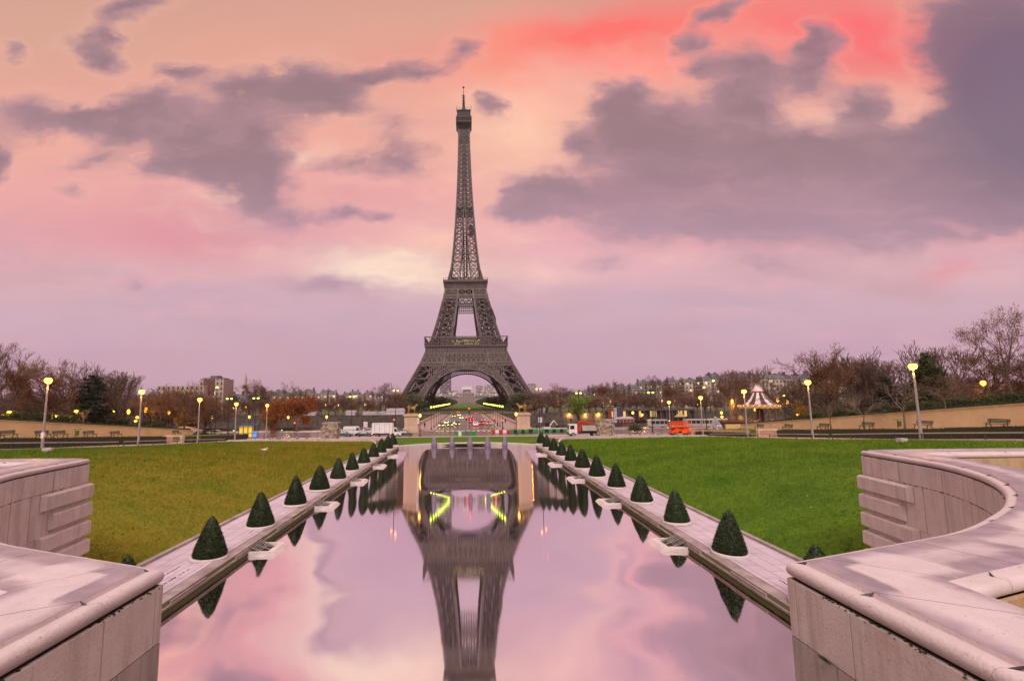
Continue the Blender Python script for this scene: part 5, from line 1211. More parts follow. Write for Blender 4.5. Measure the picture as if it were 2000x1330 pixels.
# statue pedestals at the near end of the bridge
for s, px, lab in ((-1, 804, 'left'), (1, 1021, 'right')):
    root = empty('statue_pedestal', (at(px, 830, Y=146).x, 146, -2.2), 0, f'tall square stone pedestal at the {lab} entrance to the bridge', 'pedestal', 'pedestals of the bridge statues')
    b = MB(); b.bbox(-2.3, 2.3, -2.3, 2.3, -.2, .9); b.bbox(-2.15, 2.15, -2.15, 2.15, .9, 1.15); b.build('base', M['limestone'], root)
    b = MB(); b.bbox(-1.9, 1.9, -1.9, 1.9, 1.15, 4.5); b.build('block', M['limestone'], root)
    b = MB(); b.bbox(-2.2, 2.2, -2.2, 2.2, 4.5, 4.8); b.bbox(-2.0, 2.0, -2.0, 2.0, 4.8, 5.05); b.build('cornice', M['limestone'], root)
    b = MB(); b.box((0, 0, .08), (3.4, 1.9, .2)); horse(b, (-s*.1, .25, .1), 1.08, -s); man(b, (s*.75, -.55, .15), 1.5, .15, .25); b.tube((s*.4, -.5, 1.9), (s*-.4, .1, 2.3), .1, .09)
    o = fused(b, 'horse_statue', M['gold'], None, .07); o.location = (root.location.x, 146, -2.2+5.05); tag(o, f'gilded statue of a horse and standing warrior on the {lab} pedestal', 'statue', 'statues on the bridge pedestals')
# carved stone blocks on the square
for s, px, lab in ((-1, 646, 'left carved stone block crowded with figures beside the street cars'), (1, 1182, 'right carved stone block crowded with figures beside the dump truck')):
    b = MB(); r_ = random.Random(5+s); b.box((0, 0, 1.75), (2.9, 1.6, 3.5)); b.box((0, 0, 3.45), (3.3, 1.9, .35))
    for i in range(5):
        x = -1.35+i*.66; man(b, (x, -.75, .35+r_.uniform(0, .5)), 1.45+r_.uniform(0, .25), r_.uniform(0, .3), r_.uniform(0, .3))
    for i in range(70): x, z = r_.uniform(-1.5, 1.5), r_.uniform(.3, 3.3); q = r_.uniform(.12, .34); b.sphere((x, r_.choice((-.8, .8, -.85)), z), (q, q*.8, q*r_.uniform(.8, 2)), 8, 6)
    for i in range(24): z = r_.uniform(.3, 3.3); q = r_.uniform(.15, .35); b.sphere((r_.choice((-1.5, 1.5)), r_.uniform(-.6, .6), z), (q, q, q*1.4), 8, 6)
    root = empty('carved_block', (at(px, 850, Y=102).x, 102, zt(102)), .12*s, lab, 'sculpture', 'carved stone blocks'); fused(b, 'relief', M['sculpt'], root, .075, .15, s)
    b = MB(); b.box((0, 0, .05), (3.8, 2.6, .3)); b.build('plinth', M['limestone'], root)
# ------------------------------------------------------------------ vehicles
def wheel(root, x, y, r, w=.22):
    b = MB(); b.tube((x, y-w/2, r), (x, y+w/2, r), r, r, 14); t = b.build('wheel', M['tyre'], root, True)
    b = MB(); b.tube((x, y-w/2-.01, r), (x, y+w/2+.01, r), r*.6, r*.6, 10); b.build('rim', M['rim'], t)
def shell(b, prof, w, tuck, z_t):
    """side outline (x,z) made into a body that narrows above z_t"""
    n = len(prof); f = lambda z: w/2-(tuck if z > z_t else 0)
    vs = [(x, -f(z), z) for x, z in prof]+[(x, f(z), z) for x, z in prof]
    b.add(vs, [tuple(range(n)), tuple(range(2*n-1, n-1, -1))]+[(i, i+n, (i+1) % n+n, (i+1) % n) for i in range(n)])
def car(paint, name='parked_car', L=4.3, H=1.46, estate=False, lit=True):
    root = empty(name); h = L/2; b = MB()
    rear = [(-h*.92, H*.93), (-h*.98, .95)] if estate else [(-h*.5, H*.96), (-h*.85, .98), (-h*.97, .92)]
    shell(b, [(-h, .32), (h*.96, .3), (h, .55), (h*.94, .74), (h*.5, .92), (h*.17, H*.95), (-h*.12, H)]+rear+[(-h, .6)], 1.76, .17, 1.0)
    bd = b.build('body', paint, root)
    md = bd.modifiers.new('b', 'BEVEL'); md.width = .05; md.segments = 2; md.limit_method = 'ANGLE'
    b = MB(); f = .002
    xr = -h*.86 if estate else -h*.5
    for s in (-1, 1):
        for xa, xb in ((h*.36, .06), (-.02, xr*.98)):
            zt1 = H*.89; b.add([(xa, s*(.88-.03), .95), (xb, s*(.88-.03), .95), (xb, s*.722, zt1), (xa-(.5 if xa > 0 else 0), s*.722, zt1)], [(0, 1, 2, 3)])
    b.add([(h*.49, -.68, .945), (h*.49, .68, .945), (h*.19, .62, H*.93), (h*.19, -.62, H*.93)], [(0, 1, 2, 3)])
    b.add([((-h*.985 if estate else -h*.83), -.66, 1.02), ((-h*.985 if estate else -h*.83), .66, 1.02), ((-h*.95 if estate else -h*.53), .6, H*.92), ((-h*.95 if estate else -h*.53), -.6, H*.92)], [(0, 1, 2, 3)])
    b.v = [(x*1.006, y*1.02, z+.012) for x, y, z in b.v]; b.build('windows', M['glassdark'], root)
    for x in (h*.6, -h*.62):
        for y in (-.78, .78): wheel(root, x, y, .32)
    for y in (-.62, .62):
        b = MB(); b.sphere((h*.97, y, .66), (.1, .22, .13), 8, 6); b.build('headlight', M['head'] if lit else M['galv'], root)
        b = MB(); b.box((-h*.985, y, .82), (.07, .3, .16)); b.build('taillight', M['tail'] if lit else M['redpaint'], root)
    return root
CAR = {}
def put_car(paint, x, Y, rz, lab, z=-2.03, grp=None, est=False, lit=True, cat='car'):
    key = (paint, est, lit)
    if key not in CAR: o = CAR[key] = car(M[paint], 'moving_car' if grp and 'bridge' in grp else 'parked_car', estate=est, lit=lit)
    else: o = dup(CAR[key])
    o.location = (x, Y, z); o.rotation_euler = (0, 0, rz); tag(o, lab, cat, grp); return o
# on the bridge: headlights towards us on the left, tail lights on the right
for x, Y, p, lab in [(-8.4, 168, 'cargrey', 'grey car with headlights on, nearest in the leftmost oncoming lane'), (-7.6, 190, 'carwhite', 'white oncoming car, second in the leftmost bridge lane'), (-5.6, 170, 'carblack', 'dark oncoming car nearest in the middle left bridge lane'), (-5.2, 184, 'carwhite', 'white oncoming car, second in the middle left bridge lane'), (-3.2, 176, 'carblack', 'dark oncoming car nearest the centre line'),
                        (-2.6, 238, 'carwhite', 'single white car with glaring headlights farther up the bridge'), (-6.8, 266, 'cargrey', 'farthest grey oncoming car on the left of the bridge'), (-4.4, 286, 'carwhite', 'farthest white oncoming car, at the tower end of the bridge')]:
    put_car(p, x, Y, -math.pi/2, lab, grp='oncoming cars on the bridge')
for x, Y, p, lab in [(2.0, 196, 'carred', 'red car with tail lights on beside the centre line'), (2.2, 222, 'carblack', 'dark car with tail lights, second beside the centre line'), (2.9, 172, 'carwhite', 'white car with tail lights, nearest beside the centre line'), (5.0, 177, 'carblack', 'dark departing car nearest in the middle right lane'), (6.6, 208, 'cargrey', 'grey departing car alone in the right bridge lane'),
                        (7.5, 176, 'cargrey', 'grey departing car nearest the right bridge kerb'), (1.6, 250, 'cargrey', 'grey departing car, third beside the centre line'), (6.0, 318, 'carred', 'red car far off at the tower end of the bridge'), (12, 345, 'carblack', 'dark car turning right beyond the bridge end'), (-6, 352, 'carred', 'red car turning left beyond the bridge end')]:
    put_car(p, x, Y, math.pi/2, lab, grp='departing cars on the bridge')
def street_car(px, py, Yd, p, rz, lab, **k): put_car(p, at(px, py, Y=Yd).x, Yd, rz, lab, z=-2.18, grp='cars on the street', **k)
street_car(672, 846, 129, 'carteal', 0, 'teal hatchback partly behind the left carved block', lit=False); street_car(711, 848, 127, 'carblack', .05, 'black saloon between the white van and the box truck', lit=False)
street_car(790, 848, 127.5, 'carblack', 0, 'black saloon just in front of the box truck', lit=False); street_car(779, 838, 140, 'cargrey', .4, 'grey car half hidden behind the box truck', lit=False)
street_car(722, 840, 141, 'carwhite', .5, 'white car half hidden behind the black saloon', est=True, lit=False); street_car(426, 846, 140, 'carwhite', 0, 'white estate car behind the short left hedge', est=True, lit=False); street_car(665, 841, 137, 'cargrey', 0, 'grey car behind the teal hatchback', lit=False)
# white van
root = empty('delivery_van', (at(692, 846, Y=133).x, 133, -2.18), 0, 'white panel van parked left of the box truck', 'van')
b = MB(); shell(b, [(-2.7, .4), (2.65, .38), (2.72, .75), (2.5, 1.05), (1.75, 1.25), (1.15, 2.2), (.8, 2.35), (-2.62, 2.35), (-2.7, 2.1)], 2.0, .1, 1.4); b.build('body', M['carwhite'], root)
b = MB(); b.add([(1.78, -.9, 1.26), (1.78, .9, 1.26), (1.2, .82, 2.16), (1.2, -.82, 2.16)], [(0, 1, 2, 3)])
for s in (-1, 1): b.add([(1.6, s*1.01, 1.3), (.65, s*1.01, 1.3), (.65, s*.94, 2.05), (1.15, s*.94, 2.05)], [(0, 1, 2, 3)])
b.v = [(x+.02, y, z+.012) for x, y, z in b.v]; b.build('windows', M['glassdark'], root)
for x in (1.75, -1.75):
    for y in (-.9, .9): wheel(root, x, y, .36)
for y in (-.75, .75): b = MB(); b.box((2.68, y, .85), (.12, .3, .2)); b.build('headlight', M['galv'], root)
b = MB(); b.box((-.6, -1.012, 1.5), (3.6, .02, .05)); b.box((0, -1.012, 1.2), (.04, .02, 1.4)); b.build('door_seams', M['cargrey'], root)
# white box truck
root = empty('box_truck', (at(756, 850, Y=125.5).x, 125.5, -2.18), 0, 'white box truck parked on the street left of the bridge', 'truck')
b = MB(); b.bbox(-3.6, 1.5, -1.1, 1.1, .95, 3.45); bx_ = b.build('cargo_box', M['carwhite'], root); md = bx_.modifiers.new('b', 'BEVEL'); md.width = .06
for x in (-2.3, .2):
    b = MB()
    for dx in (-.62, .62): b.box((x+dx, -1.11, 2.2), (.05, .02, 2.1))
    for z in (1.15, 3.25): b.box((x, -1.11, z), (1.24, .02, .05))
    b.build('side_door', M['cargrey'], root)
b = MB(); shell(b, [(1.6, .5), (3.55, .45), (3.65, .8), (3.45, 1.15), (2.95, 1.3), (2.35, 2.25), (1.6, 2.35)], 2.0, .12, 1.4); b.build('cab', M['carwhite'], root)
b = MB(); b.add([(2.98, -.88, 1.32), (2.98, .88, 1.32), (2.42, .8, 2.2), (2.42, -.8, 2.2)], [(0, 1, 2, 3)])
for s in (-1, 1): b.add([(2.75, s*1.01, 1.35), (1.85, s*1.01, 1.35), (1.85, s*.94, 2.1), (2.3, s*.94, 2.1)], [(0, 1, 2, 3)])
b.v = [(x+.02, y, z+.012) for x, y, z in b.v]; b.build('windows', M['glassdark'], root)
b = MB(); b.bbox(-3.5, 1.6, -.95, .95, .55, .94); b.build('chassis', M['black'], root)
for x in (2.75, -2.2):
    for y in (-.92, .92): wheel(root, x, y, .4, .28)
for x in (-3.5, 1.0): b = MB(); b.box((x, -1.0, .85), (.2, .1, .14)); b.build('marker_lamp', M['lamporange'], root)
for y in (-.75, .75): b = MB(); b.box((3.6, y, .85), (.1, .3, .2)); b.build('headlight', M['galv'], root)
# tipper truck with a red loader crane
root = empty('tipper_truck', (at(1146, 850, Y=118).x, 118, -2.0), 0, 'white tipper truck with a folded red crane beside the right carved block', 'truck'); root.rotation_euler.z = math.pi
b = MB(); shell(b, [(2.4, .75), (4.25, .7), (4.3, 1.3), (4.15, 2.75), (3.9, 2.9), (2.4, 2.9)], 2.3, .05, 1.6); b.build('cab', M['carwhite'], root)
b = MB(); b.add([(4.3, -1.0, 1.75), (4.3, 1.0, 1.75), (4.2, 1.0, 2.6), (4.2, -1.0, 2.6)], [(0, 1, 2, 3)])
for s in (-1, 1): b.add([(4.0, s*1.16, 1.75), (3.0, s*1.16, 1.75), (3.0, s*1.12, 2.6), (3.95, s*1.12, 2.6)], [(0, 1, 2, 3)])
b.v = [(x+.03, y, z) for x, y, z in b.v]; b.build('windows', M['glassdark'], root)
b = MB(); b.bbox(3.6, 4.36, -1.1, 1.1, .45, .95); b.build('bumper', M['black'], root)
b = MB(); b.prism([(-3.9, 1.35), (1.2, 1.35), (1.25, 2.5), (-4.0, 2.5)], -1.2, 1.2, 'y'); tp = b.build('tipper_body', M['steelbody'], root)
b = MB()
for i in range(7): b.box((-3.6+i*.75, 1.22, 1.92), (.08, .06, 1.1)); b.box((-3.6+i*.75, -1.22, 1.92), (.08, .06, 1.1))
b.build('body_ribs', M['steelbody'], tp)
b = MB(); b.bbox(-3.9, 2.5, -.5, .5, .75, 1.3); b.build('chassis', M['black'], root)
b = MB(); b.box((1.8, 0, 1.7), (.7, 1.6, 1.2)); b.tube((1.8, 0, 2.2), (1.8, 0, 3.5), .22, .18); b.beam((1.8, 0, 3.45), (-1.8, .2, 3.05), .34); b.beam((1.9, 0, 3.2), (-.6, -.3, 2.75), .26); b.build('loader_crane', M['redpaint'], root)
for x in (3.35, -1.5, -2.75):
    for y in (-1.0, 1.0): wheel(root, x, y, .5, .34)
for y in (-.8, .8): b = MB(); b.box((4.37, y, .85), (.06, .34, .2)); b.build('headlight', M['galv'], root)
# orange scissor lift
root = empty('scissor_lift', (at(1328, 845, Y=118).x, 118, -2.0), .1, 'orange scissor lift parked on the square, platform lowered', 'lift')
b = MB(); b.bbox(-2.3, 2.3, -1.05, 1.05, .45, 1.15); b.bbox(-1.5, 1.4, -.9, .9, 1.15, 1.3); b.build('chassis', M['orange'], root)
b = MB()
for i in range(3):
    z = 1.25+i*.22
    for y in (-.7, .7): b.beam((-1.9, y, z), (1.9, y, z+.22), .13); b.beam((1.9, y, z), (-1.9, y, z+.22), .13)
b.build('scissor_arms', M['orange'], root)
b = MB(); b.bbox(-2.4, 2.4, -1.05, 1.05, 1.95, 2.12); pl_ = b.build('platform', M['orange'], root)
b = MB()
for y in (-1.02, 1.02):
    for i in range(8): b.beam((-2.35+i*.671, y, 2.1), (-2.35+i*.671, y, 3.2), .07)
    for z in (2.45, 2.8, 3.2): b.beam((-2.35, y, z), (2.35, y, z), .07)
for x in (-2.35, 2.35):
    for z in (2.45, 2.8, 3.2): b.beam((x, -1.02, z), (x, 1.02, z), .07)
b.build('guard_rail', M['orange'], pl_)
b = MB(); b.box((-.5, -1.06, .85), (.9, .03, .4)); b.build('panel', M['black'], root)
for x in (-1.6, 1.6):
    for y in (-.9, .9): wheel(root, x, y, .45, .3)
# small excavator on the roadworks
root = empty('mini_excavator', (at(1068, 838, Y=143).x, 143, -2.2), .3, 'small white excavator with folded arm behind the green barriers', 'excavator')
for y in (-.7, .7): b = MB(); b.bbox(-1.1, 1.1, y-.18, y+.18, 0, .5, 0, .85); b.build('track', M['black'], root)
b = MB(); b.bbox(-1.1, .8, -.8, .8, .55, 1.2); b.build('house', M['carwhite'], root); b = MB(); b.bbox(-.5, .6, -.7, .2, 1.2, 2.4, 0, .9); b.build('cab', M['glassdark'], root)
b = MB(); b.beam((.8, .3, 1.1), (2.4, .3, 2.9), .25); b.beam((2.4, .3, 2.9), (3.5, .3, 1.6), .2); b.build('arm', M['carwhite'], root); b = MB(); b.prism([(3.2, 1.5), (3.9, 1.6), (3.8, .9), (3.2, .9)], 0, .6, 'y'); b.build('bucket', M['black'], root)
root = empty('concrete_barrel', (at(1112, 838, Y=141).x, 141, -2.2)); bpy.data.objects.remove(root)
# lit bus shelter / kiosk at the left
root = empty('lit_kiosk', (at(485, 850, Y=130).x, 130, -2.2), .1, 'yellow lit kiosk with a blue awning behind the left hedge', 'kiosk')
for x in (-1.7, -.55, .6): b = MB(); b.bbox(x-.42, x+.42, -.5, .5, .1, 2.9); b.build('lit_panel', M['yellowpanel'], root)
for x in (-2.2, -1.15, 0, 1.05): b = MB(); b.bbox(x-.06, x+.06, -.56, -.44, 0, 3); b.bbox(x-.06, x+.9, -.55, -.5, 1.0, 1.12); b.build('mullion', M['blackmetal'], root)
b = MB(); b.bbox(1.1, 2.1, -.5, .5, .1, 1.5); b.build('blue_screen', M['bluelight'], root)
b = MB(); b.prism([(-2.3, 2.95), (2.6, 3.2), (2.6, 3.4), (-2.3, 3.15)], -1.2, 1.1, 'y'); b.build('awning', M['blue'], root)
b = MB(); b.bbox(-2.2, 2.2, -.4, .4, 0, .1)
for x in (-2.15, 2.15): b.beam((x, .8, 0), (x, .8, 3), .1)
b.build('frame', M['blackmetal'], root)
# roadworks barriers
def barrier(mats_, lab, px, py, Yd, n, rz=0, grp='plastic roadworks barriers', w=1.0):
    p = at(px, py, Y=Yd); root = empty('roadworks_barrier', (p.x, Yd, -2.19), rz, lab, 'barrier', grp)
    for i in range(n): b = MB(); b.bbox(i*w, (i+1)*w-.04, -.2, .2, 0, .95, 0, .9); b.build('panel', M[mats_[i % len(mats_)]], root)
    b = MB(); b.bbox(0, n*w, -.26, .26, -.05, .1); b.build('foot', M['black'], root)
barrier(['redpaint', 'white'], 'red and white striped barrier right of the bridge mouth', 960, 846, 134, 5, 0)
barrier(['greenbar', 'black'], 'green and black barrier row continuing from the red and white one', 996, 845, 134.5, 7, .02)
barrier(['greenbar', 'black'], 'green and black barrier row left of the tipper truck', 1057, 845, 136, 8, .0)
barrier(['greenbar', 'black'], 'short green barrier row next to the right statue pedestal', 1030, 847, 137, 3, .05)
root = empty('roadworks_pen', (at(909, 851, Y=127).x, 127, -2.17), 0, 'fenced roadworks pen with green panels in the middle of the street', 'roadworks')
for x, m in ((-2.2, 'greenbar'), (-1.35, 'white'), (-.6, 'greenbar'), (.15, 'cargrey'), (.8, 'cargrey'), (1.6, 'greenbar'), (2.3, 'greenbar')): b = MB(); b.bbox(x-.36, x+.36, -.3, .3, .05, 1.1, 0, .95); b.build('panel', M[m], root)
b = MB()
for i in range(9): b.beam((-2.6+i*.66, .5, 0), (-2.6+i*.66, .5, 1.9 if i < 4 else 1.5), .05)
b.beam((-2.6, .5, 1.4), (2.7, .5, 1.4), .05); b.build('mesh_fence', M['blackmetal'], root)
# traffic lights
tl = {}
for px, py, c, Yd, lab in [(916.5, 798, 'redlight', 160, 'high red traffic light over the middle of the bridge'), (911, 815, 'redlight', 152, 'red traffic light on the central island before the bridge'), (965, 816.5, 'redlight', 148, 'red traffic light on the right bridge pavement'), (981, 821.5, 'redlight', 147, 'second red traffic light, nearer the right pedestal'), (770, 820, 'redlight', 139, 'red traffic light beside the left pedestal'),
                           (1115, 815.5, 'redlight', 138, 'red traffic light in front of the glowing lime tree'), (1251, 813, 'redlight', 134, 'red traffic light right of the banners'), (576, 826, 'redlight', 134, 'red traffic light under the rust-coloured tree'), (457, 841, 'greenlight', 133, 'green traffic light left of the lit kiosk'), (1307, 822, 'greenlight', 132, 'green traffic light by the scissor lift'), (551, 840, 'greenlight', 136, 'low green traffic light left of the rust-coloured tree')]:
    p = at(px, py, Y=Yd); H = p.z+2.2
    if c not in tl:
        root = tl[c] = empty('traffic_light'); b = MB(); b.tube((0, 0, 0), (0, 0, 3.4), .06, .05); b.build('post', M['blackmetal'], root)
        b = MB(); b.box((0, 0, 3.0), (.34, .3, 1.0)); b.build('housing', M['black'], root); b = MB(); b.sphere((0, -.17, 3.3 if c == 'redlight' else 2.7), .15, 8, 6); b.build('lens', M[c], root)
    else: root = dup(tl[c])
    root.location = (p.x, Yd, -2.19); root.scale = (1.15, 1.15, H/(3.3 if c == 'redlight' else 2.7)); tag(root, lab, 'traffic light', 'traffic lights round the square')
# road sign posts
for px, py, Yd, lab in ((714, 829, 137, 'white sign board on a post between the van and the truck'), (1055, 820, 142, 'white sign boards on a post right of the right pedestal'), (817, 822, 128, 'narrow stacked sign post in front of the left pedestal')):
    p = at(px, py, Y=Yd); root = empty('sign_post', (p.x, Yd, -2.19), 0, lab, 'sign', 'signs on the square'); b = MB(); b.tube((0, 0, 0), (0, 0, p.z+3), .05); b.build('post', M['galv'], root)
    for k in range(3): b = MB(); b.box((0, -.07, p.z+2.7-.5*k), (1.1 if px > 820 or px < 800 else .5, .05, .38)); b.build('board', M['white'], root)
# pedestrians
pp = None
for px, py, Yd, lab in ((829.5, 828.5, 162, 'person in dark clothes walking on the left bridge pavement'), (987, 821, 185, 'person in dark clothes walking on the right bridge pavement'), (972, 826, 160, 'person in dark clothes standing by the right bridge lamps'), (1048, 821, 147, 'person in dark clothes walking beyond the right pedestal')):
    p = at(px, py, Y=Yd)
    if pp is None:
        pp = empty('person'); b = MB(); man(b, (0, 0, 0), 1.0, .22); fused(b, 'body', M['skin'], pp, .03)
        b = MB()
        for s in (-1, 1): limb(b, [(s*.1, 0, .95), (s*.12, s*.13-.03, .5), (s*.12, s*.22, .1)], [.115, .09, .07])
        b.tube((0, 0, .72), (0, 0, 1.42), .2, .22, 10); b.sphere((0, 0, 1.4), (.23, .15, .12))
        for s in (-1, 1): limb(b, [(s*.22, 0, 1.42), (s*.28, s*.05, 1.12), (s*.27, -s*.08-.08, .93)], [.085, .07, .06])
        fused(b, 'coat', M['cloth'], pp, .035); b = MB(); b.sphere((0, .015, 1.7), (.105, .12, .11), 10, 8); b.build('hair', M['cloth'], pp, True); o = pp
    else: o = dup(pp)
    o.location = (p.x, Yd, -1.9 if abs(p.x) < 17 else -2.03); o.rotation_euler.z = px; tag(o, lab, 'person', 'people by the bridge')
# gull on the lawn
d = at(517, 880.5, Y=1)-EYE; root = None
for t in np.linspace(30, 85, 400):
    q = EYE+d*t
    if q.z <= ground_z(q.x, q.y)+.05: break
b = MB(); b.sphere((0, 0, .2), (.3, .13, .13), 10, 7); b.sphere((.26, 0, .36), .09, 8, 6); b.tube((.18, 0, .24), (.26, 0, .36), .08, .07); b.tube((-.2, 0, .2), (-.5, 0, .26), .08, .02); b.tube((.33, 0, .36), (.44, 0, .34), .03, .005)
for y in (-.05, .05): b.tube((0, y, .12), (.02, y, -.03), .015)
o = b.build('gull', M['white'], None, True); o.location = (q.x, q.y, ground_z(q.x, q.y)); tag(o, 'white gull standing on the left lawn', 'bird')

# ------------------------------------------------------------------ trees
def grow(seed, H, trunk, levels, kids, spread, up, ratio, r0, leaf=0, leafsize=.16, lean=0.0, droop=0.0, top=1.0):
    r_ = random.Random(seed); segs = [[], []]; tips = []
    def rec(p, d, L, r, lv):
        n = 2 if lv > 1 else 3; q = p
        for i in range(n):
            d = (d+Vector((r_.gauss(0, 1), r_.gauss(0, 1), r_.gauss(0, 1)))*.09+Vector((0, 0, up*(.06 if lv < 3 else .03)-droop*.03*lv))).normalized()
            e = q+d*(L/n); ra, rb = r*(1-.42*i/n), r*(1-.42*(i+1)/n); segs[0 if lv <= 2 else 1].append((q, e, ra, rb, lv)); q = e
            if lv >= levels-1: tips.append((q, d))
            if i < n-1 and 0 < lv < levels:
                for _ in range(1 if lv < 3 else 1): child(q, d, L*(1-.45*i/n), rb, lv)
        if lv < levels:
            for _ in range(kids[min(lv, len(kids)-1)]): child(q, d, L, r*.58, lv)
    def child(p, d, L, r, lv):
        a = r_.uniform(0, 2*math.pi); o = d.orthogonal().normalized(); o = o*math.cos(a)+d.cross(o)*math.sin(a); s = spread[min(lv, len(spread)-1)]*r_.uniform(.6, 1.35)
        nd = (d*math.cos(s)+o*math.sin(s)); nd = (nd+Vector((0, 0, up*.22))).normalized()
        rec(p, nd, L*ratio[min(lv, len(ratio)-1)]*r_.uniform(.75, 1.2), max(.012, r*r_.uniform(.6, .9)), lv+1)
    rec(Vector((0, 0, -.3)), Vector((lean, 0, 1)).normalized(), trunk, r0, 0)
    zmax = max(t[0].z for t in tips); k = H/zmax
    return segs, tips, k
def tube_arrays(segs, k, n, minr):
    V, F = [], []
    for p, q, ra, rb, lv in segs:
        d = (q-p).normalized(); x = d.orthogonal().normalized(); y = d.cross(x); b0 = len(V)
        ra, rb = max(minr, ra*k), max(minr*.8, rb*k)
        for c, r in ((p*k, ra), (q*k, rb)):
            for i in range(n): t = 2*math.pi*i/n; v = c+(x*math.cos(t)+y*math.sin(t))*r; V.append((v.x, v.y, v.z))
        for i in range(n): F.append((b0+i, b0+(i+1) % n, b0+n+(i+1) % n, b0+n+i))
    return np.array(V), np.array(F)
def leaves(tips, k, per, size, seed, jit=.35, flat=0):
    np.random.seed(seed); c = np.array([[t[0].x, t[0].y, t[0].z] for t in tips])*k
    c = np.repeat(c, per, 0); c = c[np.random.rand(len(c)) < .9]; c += np.random.randn(*c.shape)*jit*np.array([1, 1, 1-flat*.7]); m = len(c)
    u = np.random.randn(m, 3); u[:, 2] *= (1-flat); u /= np.linalg.norm(u, axis=1)[:, None]; w = np.cross(u, np.random.randn(m, 3)); w /= np.linalg.norm(w, axis=1)[:, None]
    s = size*np.random.uniform(.6, 1.3, (m, 1)); V = np.stack([c-u*s, c+w*s*.55, c+u*s, c-w*s*.55], 1).reshape(-1, 3)
    return V, np.arange(m*4).reshape(m, 4)
def tree(seed, H, bark='bark', leafm=None, per=0, size=.16, jit=.35, minr=.022, name='bare_tree', flat=0, twig='twig', **kw):
    root = empty(name); segs, tips, k = grow(seed, H, **kw)
    V, F = tube_arrays(segs[0], k, 6, .04); np_mesh('trunk', V, F, M[bark], root)
    V, F = tube_arrays(segs[1], k, 3, minr)
    if leafm and per:
        V2, F2 = leaves(tips, k, per, size, seed, jit, flat); mm = np.concatenate([np.zeros(len(F)), np.ones(len(F2))]).astype(np.int32)
        o = np_mesh('crown', np.concatenate([V, V2]), np.concatenate([F, F2+len(V)]), [M[twig], M[leafm]], root); o.data.polygons.foreach_set('material_index', mm)
    else: np_mesh('crown', V, F, M[twig], root)
    return root
BR = dict(trunk=3.2, levels=5, kids=[4, 3, 3, 3, 3], spread=[.55, .55, .5, .5, .5], up=.35, ratio=[1.0, .72, .68, .62, .6], r0=.3)
FAN = dict(trunk=2.4, levels=5, kids=[5, 3, 3, 3, 3], spread=[.42, .34, .32, .34, .36], up=.9, ratio=[1.3, .8, .72, .66, .6], r0=.26)
WIDE = dict(trunk=2.6, levels=5, kids=[4, 3, 3, 3, 3], spread=[.85, .6, .55, .55, .55], up=.1, ratio=[1.15, .75, .7, .62, .6], r0=.36)
TP = {
 'bare': tree(1, 12, name='bare_tree', **BR), 'bare2': tree(7, 12, name='bare_tree', **BR), 'fan': tree(3, 12, name='bare_tree', **FAN), 'fan2': tree(9, 12, name='bare_tree', bark='barkpale', **FAN),
 'brown': tree(4, 12, leafm='leafbrown', per=4, size=.085, jit=.3, name='brown_leaved_tree', **BR), 'brown2': tree(11, 12, leafm='leafbrown', per=3, size=.085, jit=.3, name='brown_leaved_tree', **WIDE),
 'rust': tree(6, 10, leafm='leafrust', per=7, size=.2, jit=.45, name='rust_leaved_tree', **WIDE), 'gold': tree(12, 8, leafm='leafgold', per=3, size=.17, jit=.4, name='gold_leaved_tree', **FAN),
 'dark': tree(14, 12, leafm='leafbrown', per=1, size=.08, jit=.3, name='dark_tree', twig='bark', **WIDE), 'lime': tree(15, 10, leafm='lime', per=2, size=.13, jit=.35, name='lime_tree', **BR),
 'small': tree(16, 6, bark='barkpale', twig='barkpale', name='young_tree', trunk=2.6, levels=4, kids=[4, 3, 3, 2], spread=[.8, .6, .55, .5], up=.15, ratio=[.75, .7, .66, .6], r0=.16),
 'tall': tree(17, 19, leafm='leafbrown', per=3, size=.11, jit=.35, name='tall_sparse_tree', trunk=5.5, levels=5, kids=[3, 3, 2, 3, 2], spread=[.5, .55, .6, .6, .5], up=.3, ratio=[.85, .7, .66, .6, .6], r0=.3, lean=-.12),
 'shrub': tree(18, 3.2, leafm='leafgreen', per=4, size=.12, jit=.3, name='shrub', trunk=.5, levels=4, kids=[6, 3, 3, 3], spread=[.8, .6, .5, .5], up=.3, ratio=[1.6, .75, .7, .6], r0=.06),
}
def conifer(seed, H, W, name, tiers, m, flat):
    r_ = random.Random(seed); np.random.seed(seed); root = empty(name); b = MB(); b.tube((0, 0, -.3), (0, 0, H*.95), .32, .05, 8)
    cs = []
    for i in range(tiers):
        f = i/(tiers-1); z = H*(.1+.87*f); R_ = W*(1-f)**(.42 if flat else .7)*r_.uniform(.6 if flat else .75, 1.1)+.3
        for _ in range(5 if f < .8 else 3):
            a = r_.uniform(0, 6.28); e = Vector((math.cos(a)*R_, math.sin(a)*R_, z+r_.uniform(-.3, .3)+(.0 if flat else -.25*R_))); b.tube((0, 0, z-.3), e, .08, .02, 4)
            n = int(150*R_/W)+24
            for _ in range(n): t = r_.random()**.7; c = Vector((0, 0, z)).lerp(e, t); cs.append((c.x+r_.gauss(0, .45*(1.1-t*.6)), c.y+r_.gauss(0, .45), c.z+r_.gauss(0, .13 if flat else .28)))
    b.build('trunk', M['bark'], root); tips = [(Vector(c), None) for c in cs]
    V, F = leaves(tips, 1, 2, .19, seed, .15, flat); np_mesh('crown', V, F, M[m], root); return root
TP['cedar'] = conifer(21, 11.5, 4.4, 'cedar_tree', 13, 'leafdark', .7); TP['yewtree'] = conifer(22, 12, 3.8, 'evergreen_tree', 20, 'leafgreen', 0)
TP_used = set(); TH = {k: max((c.bound_box[6][2] if True else 0) for c in o.children) for k, o in TP.items()}
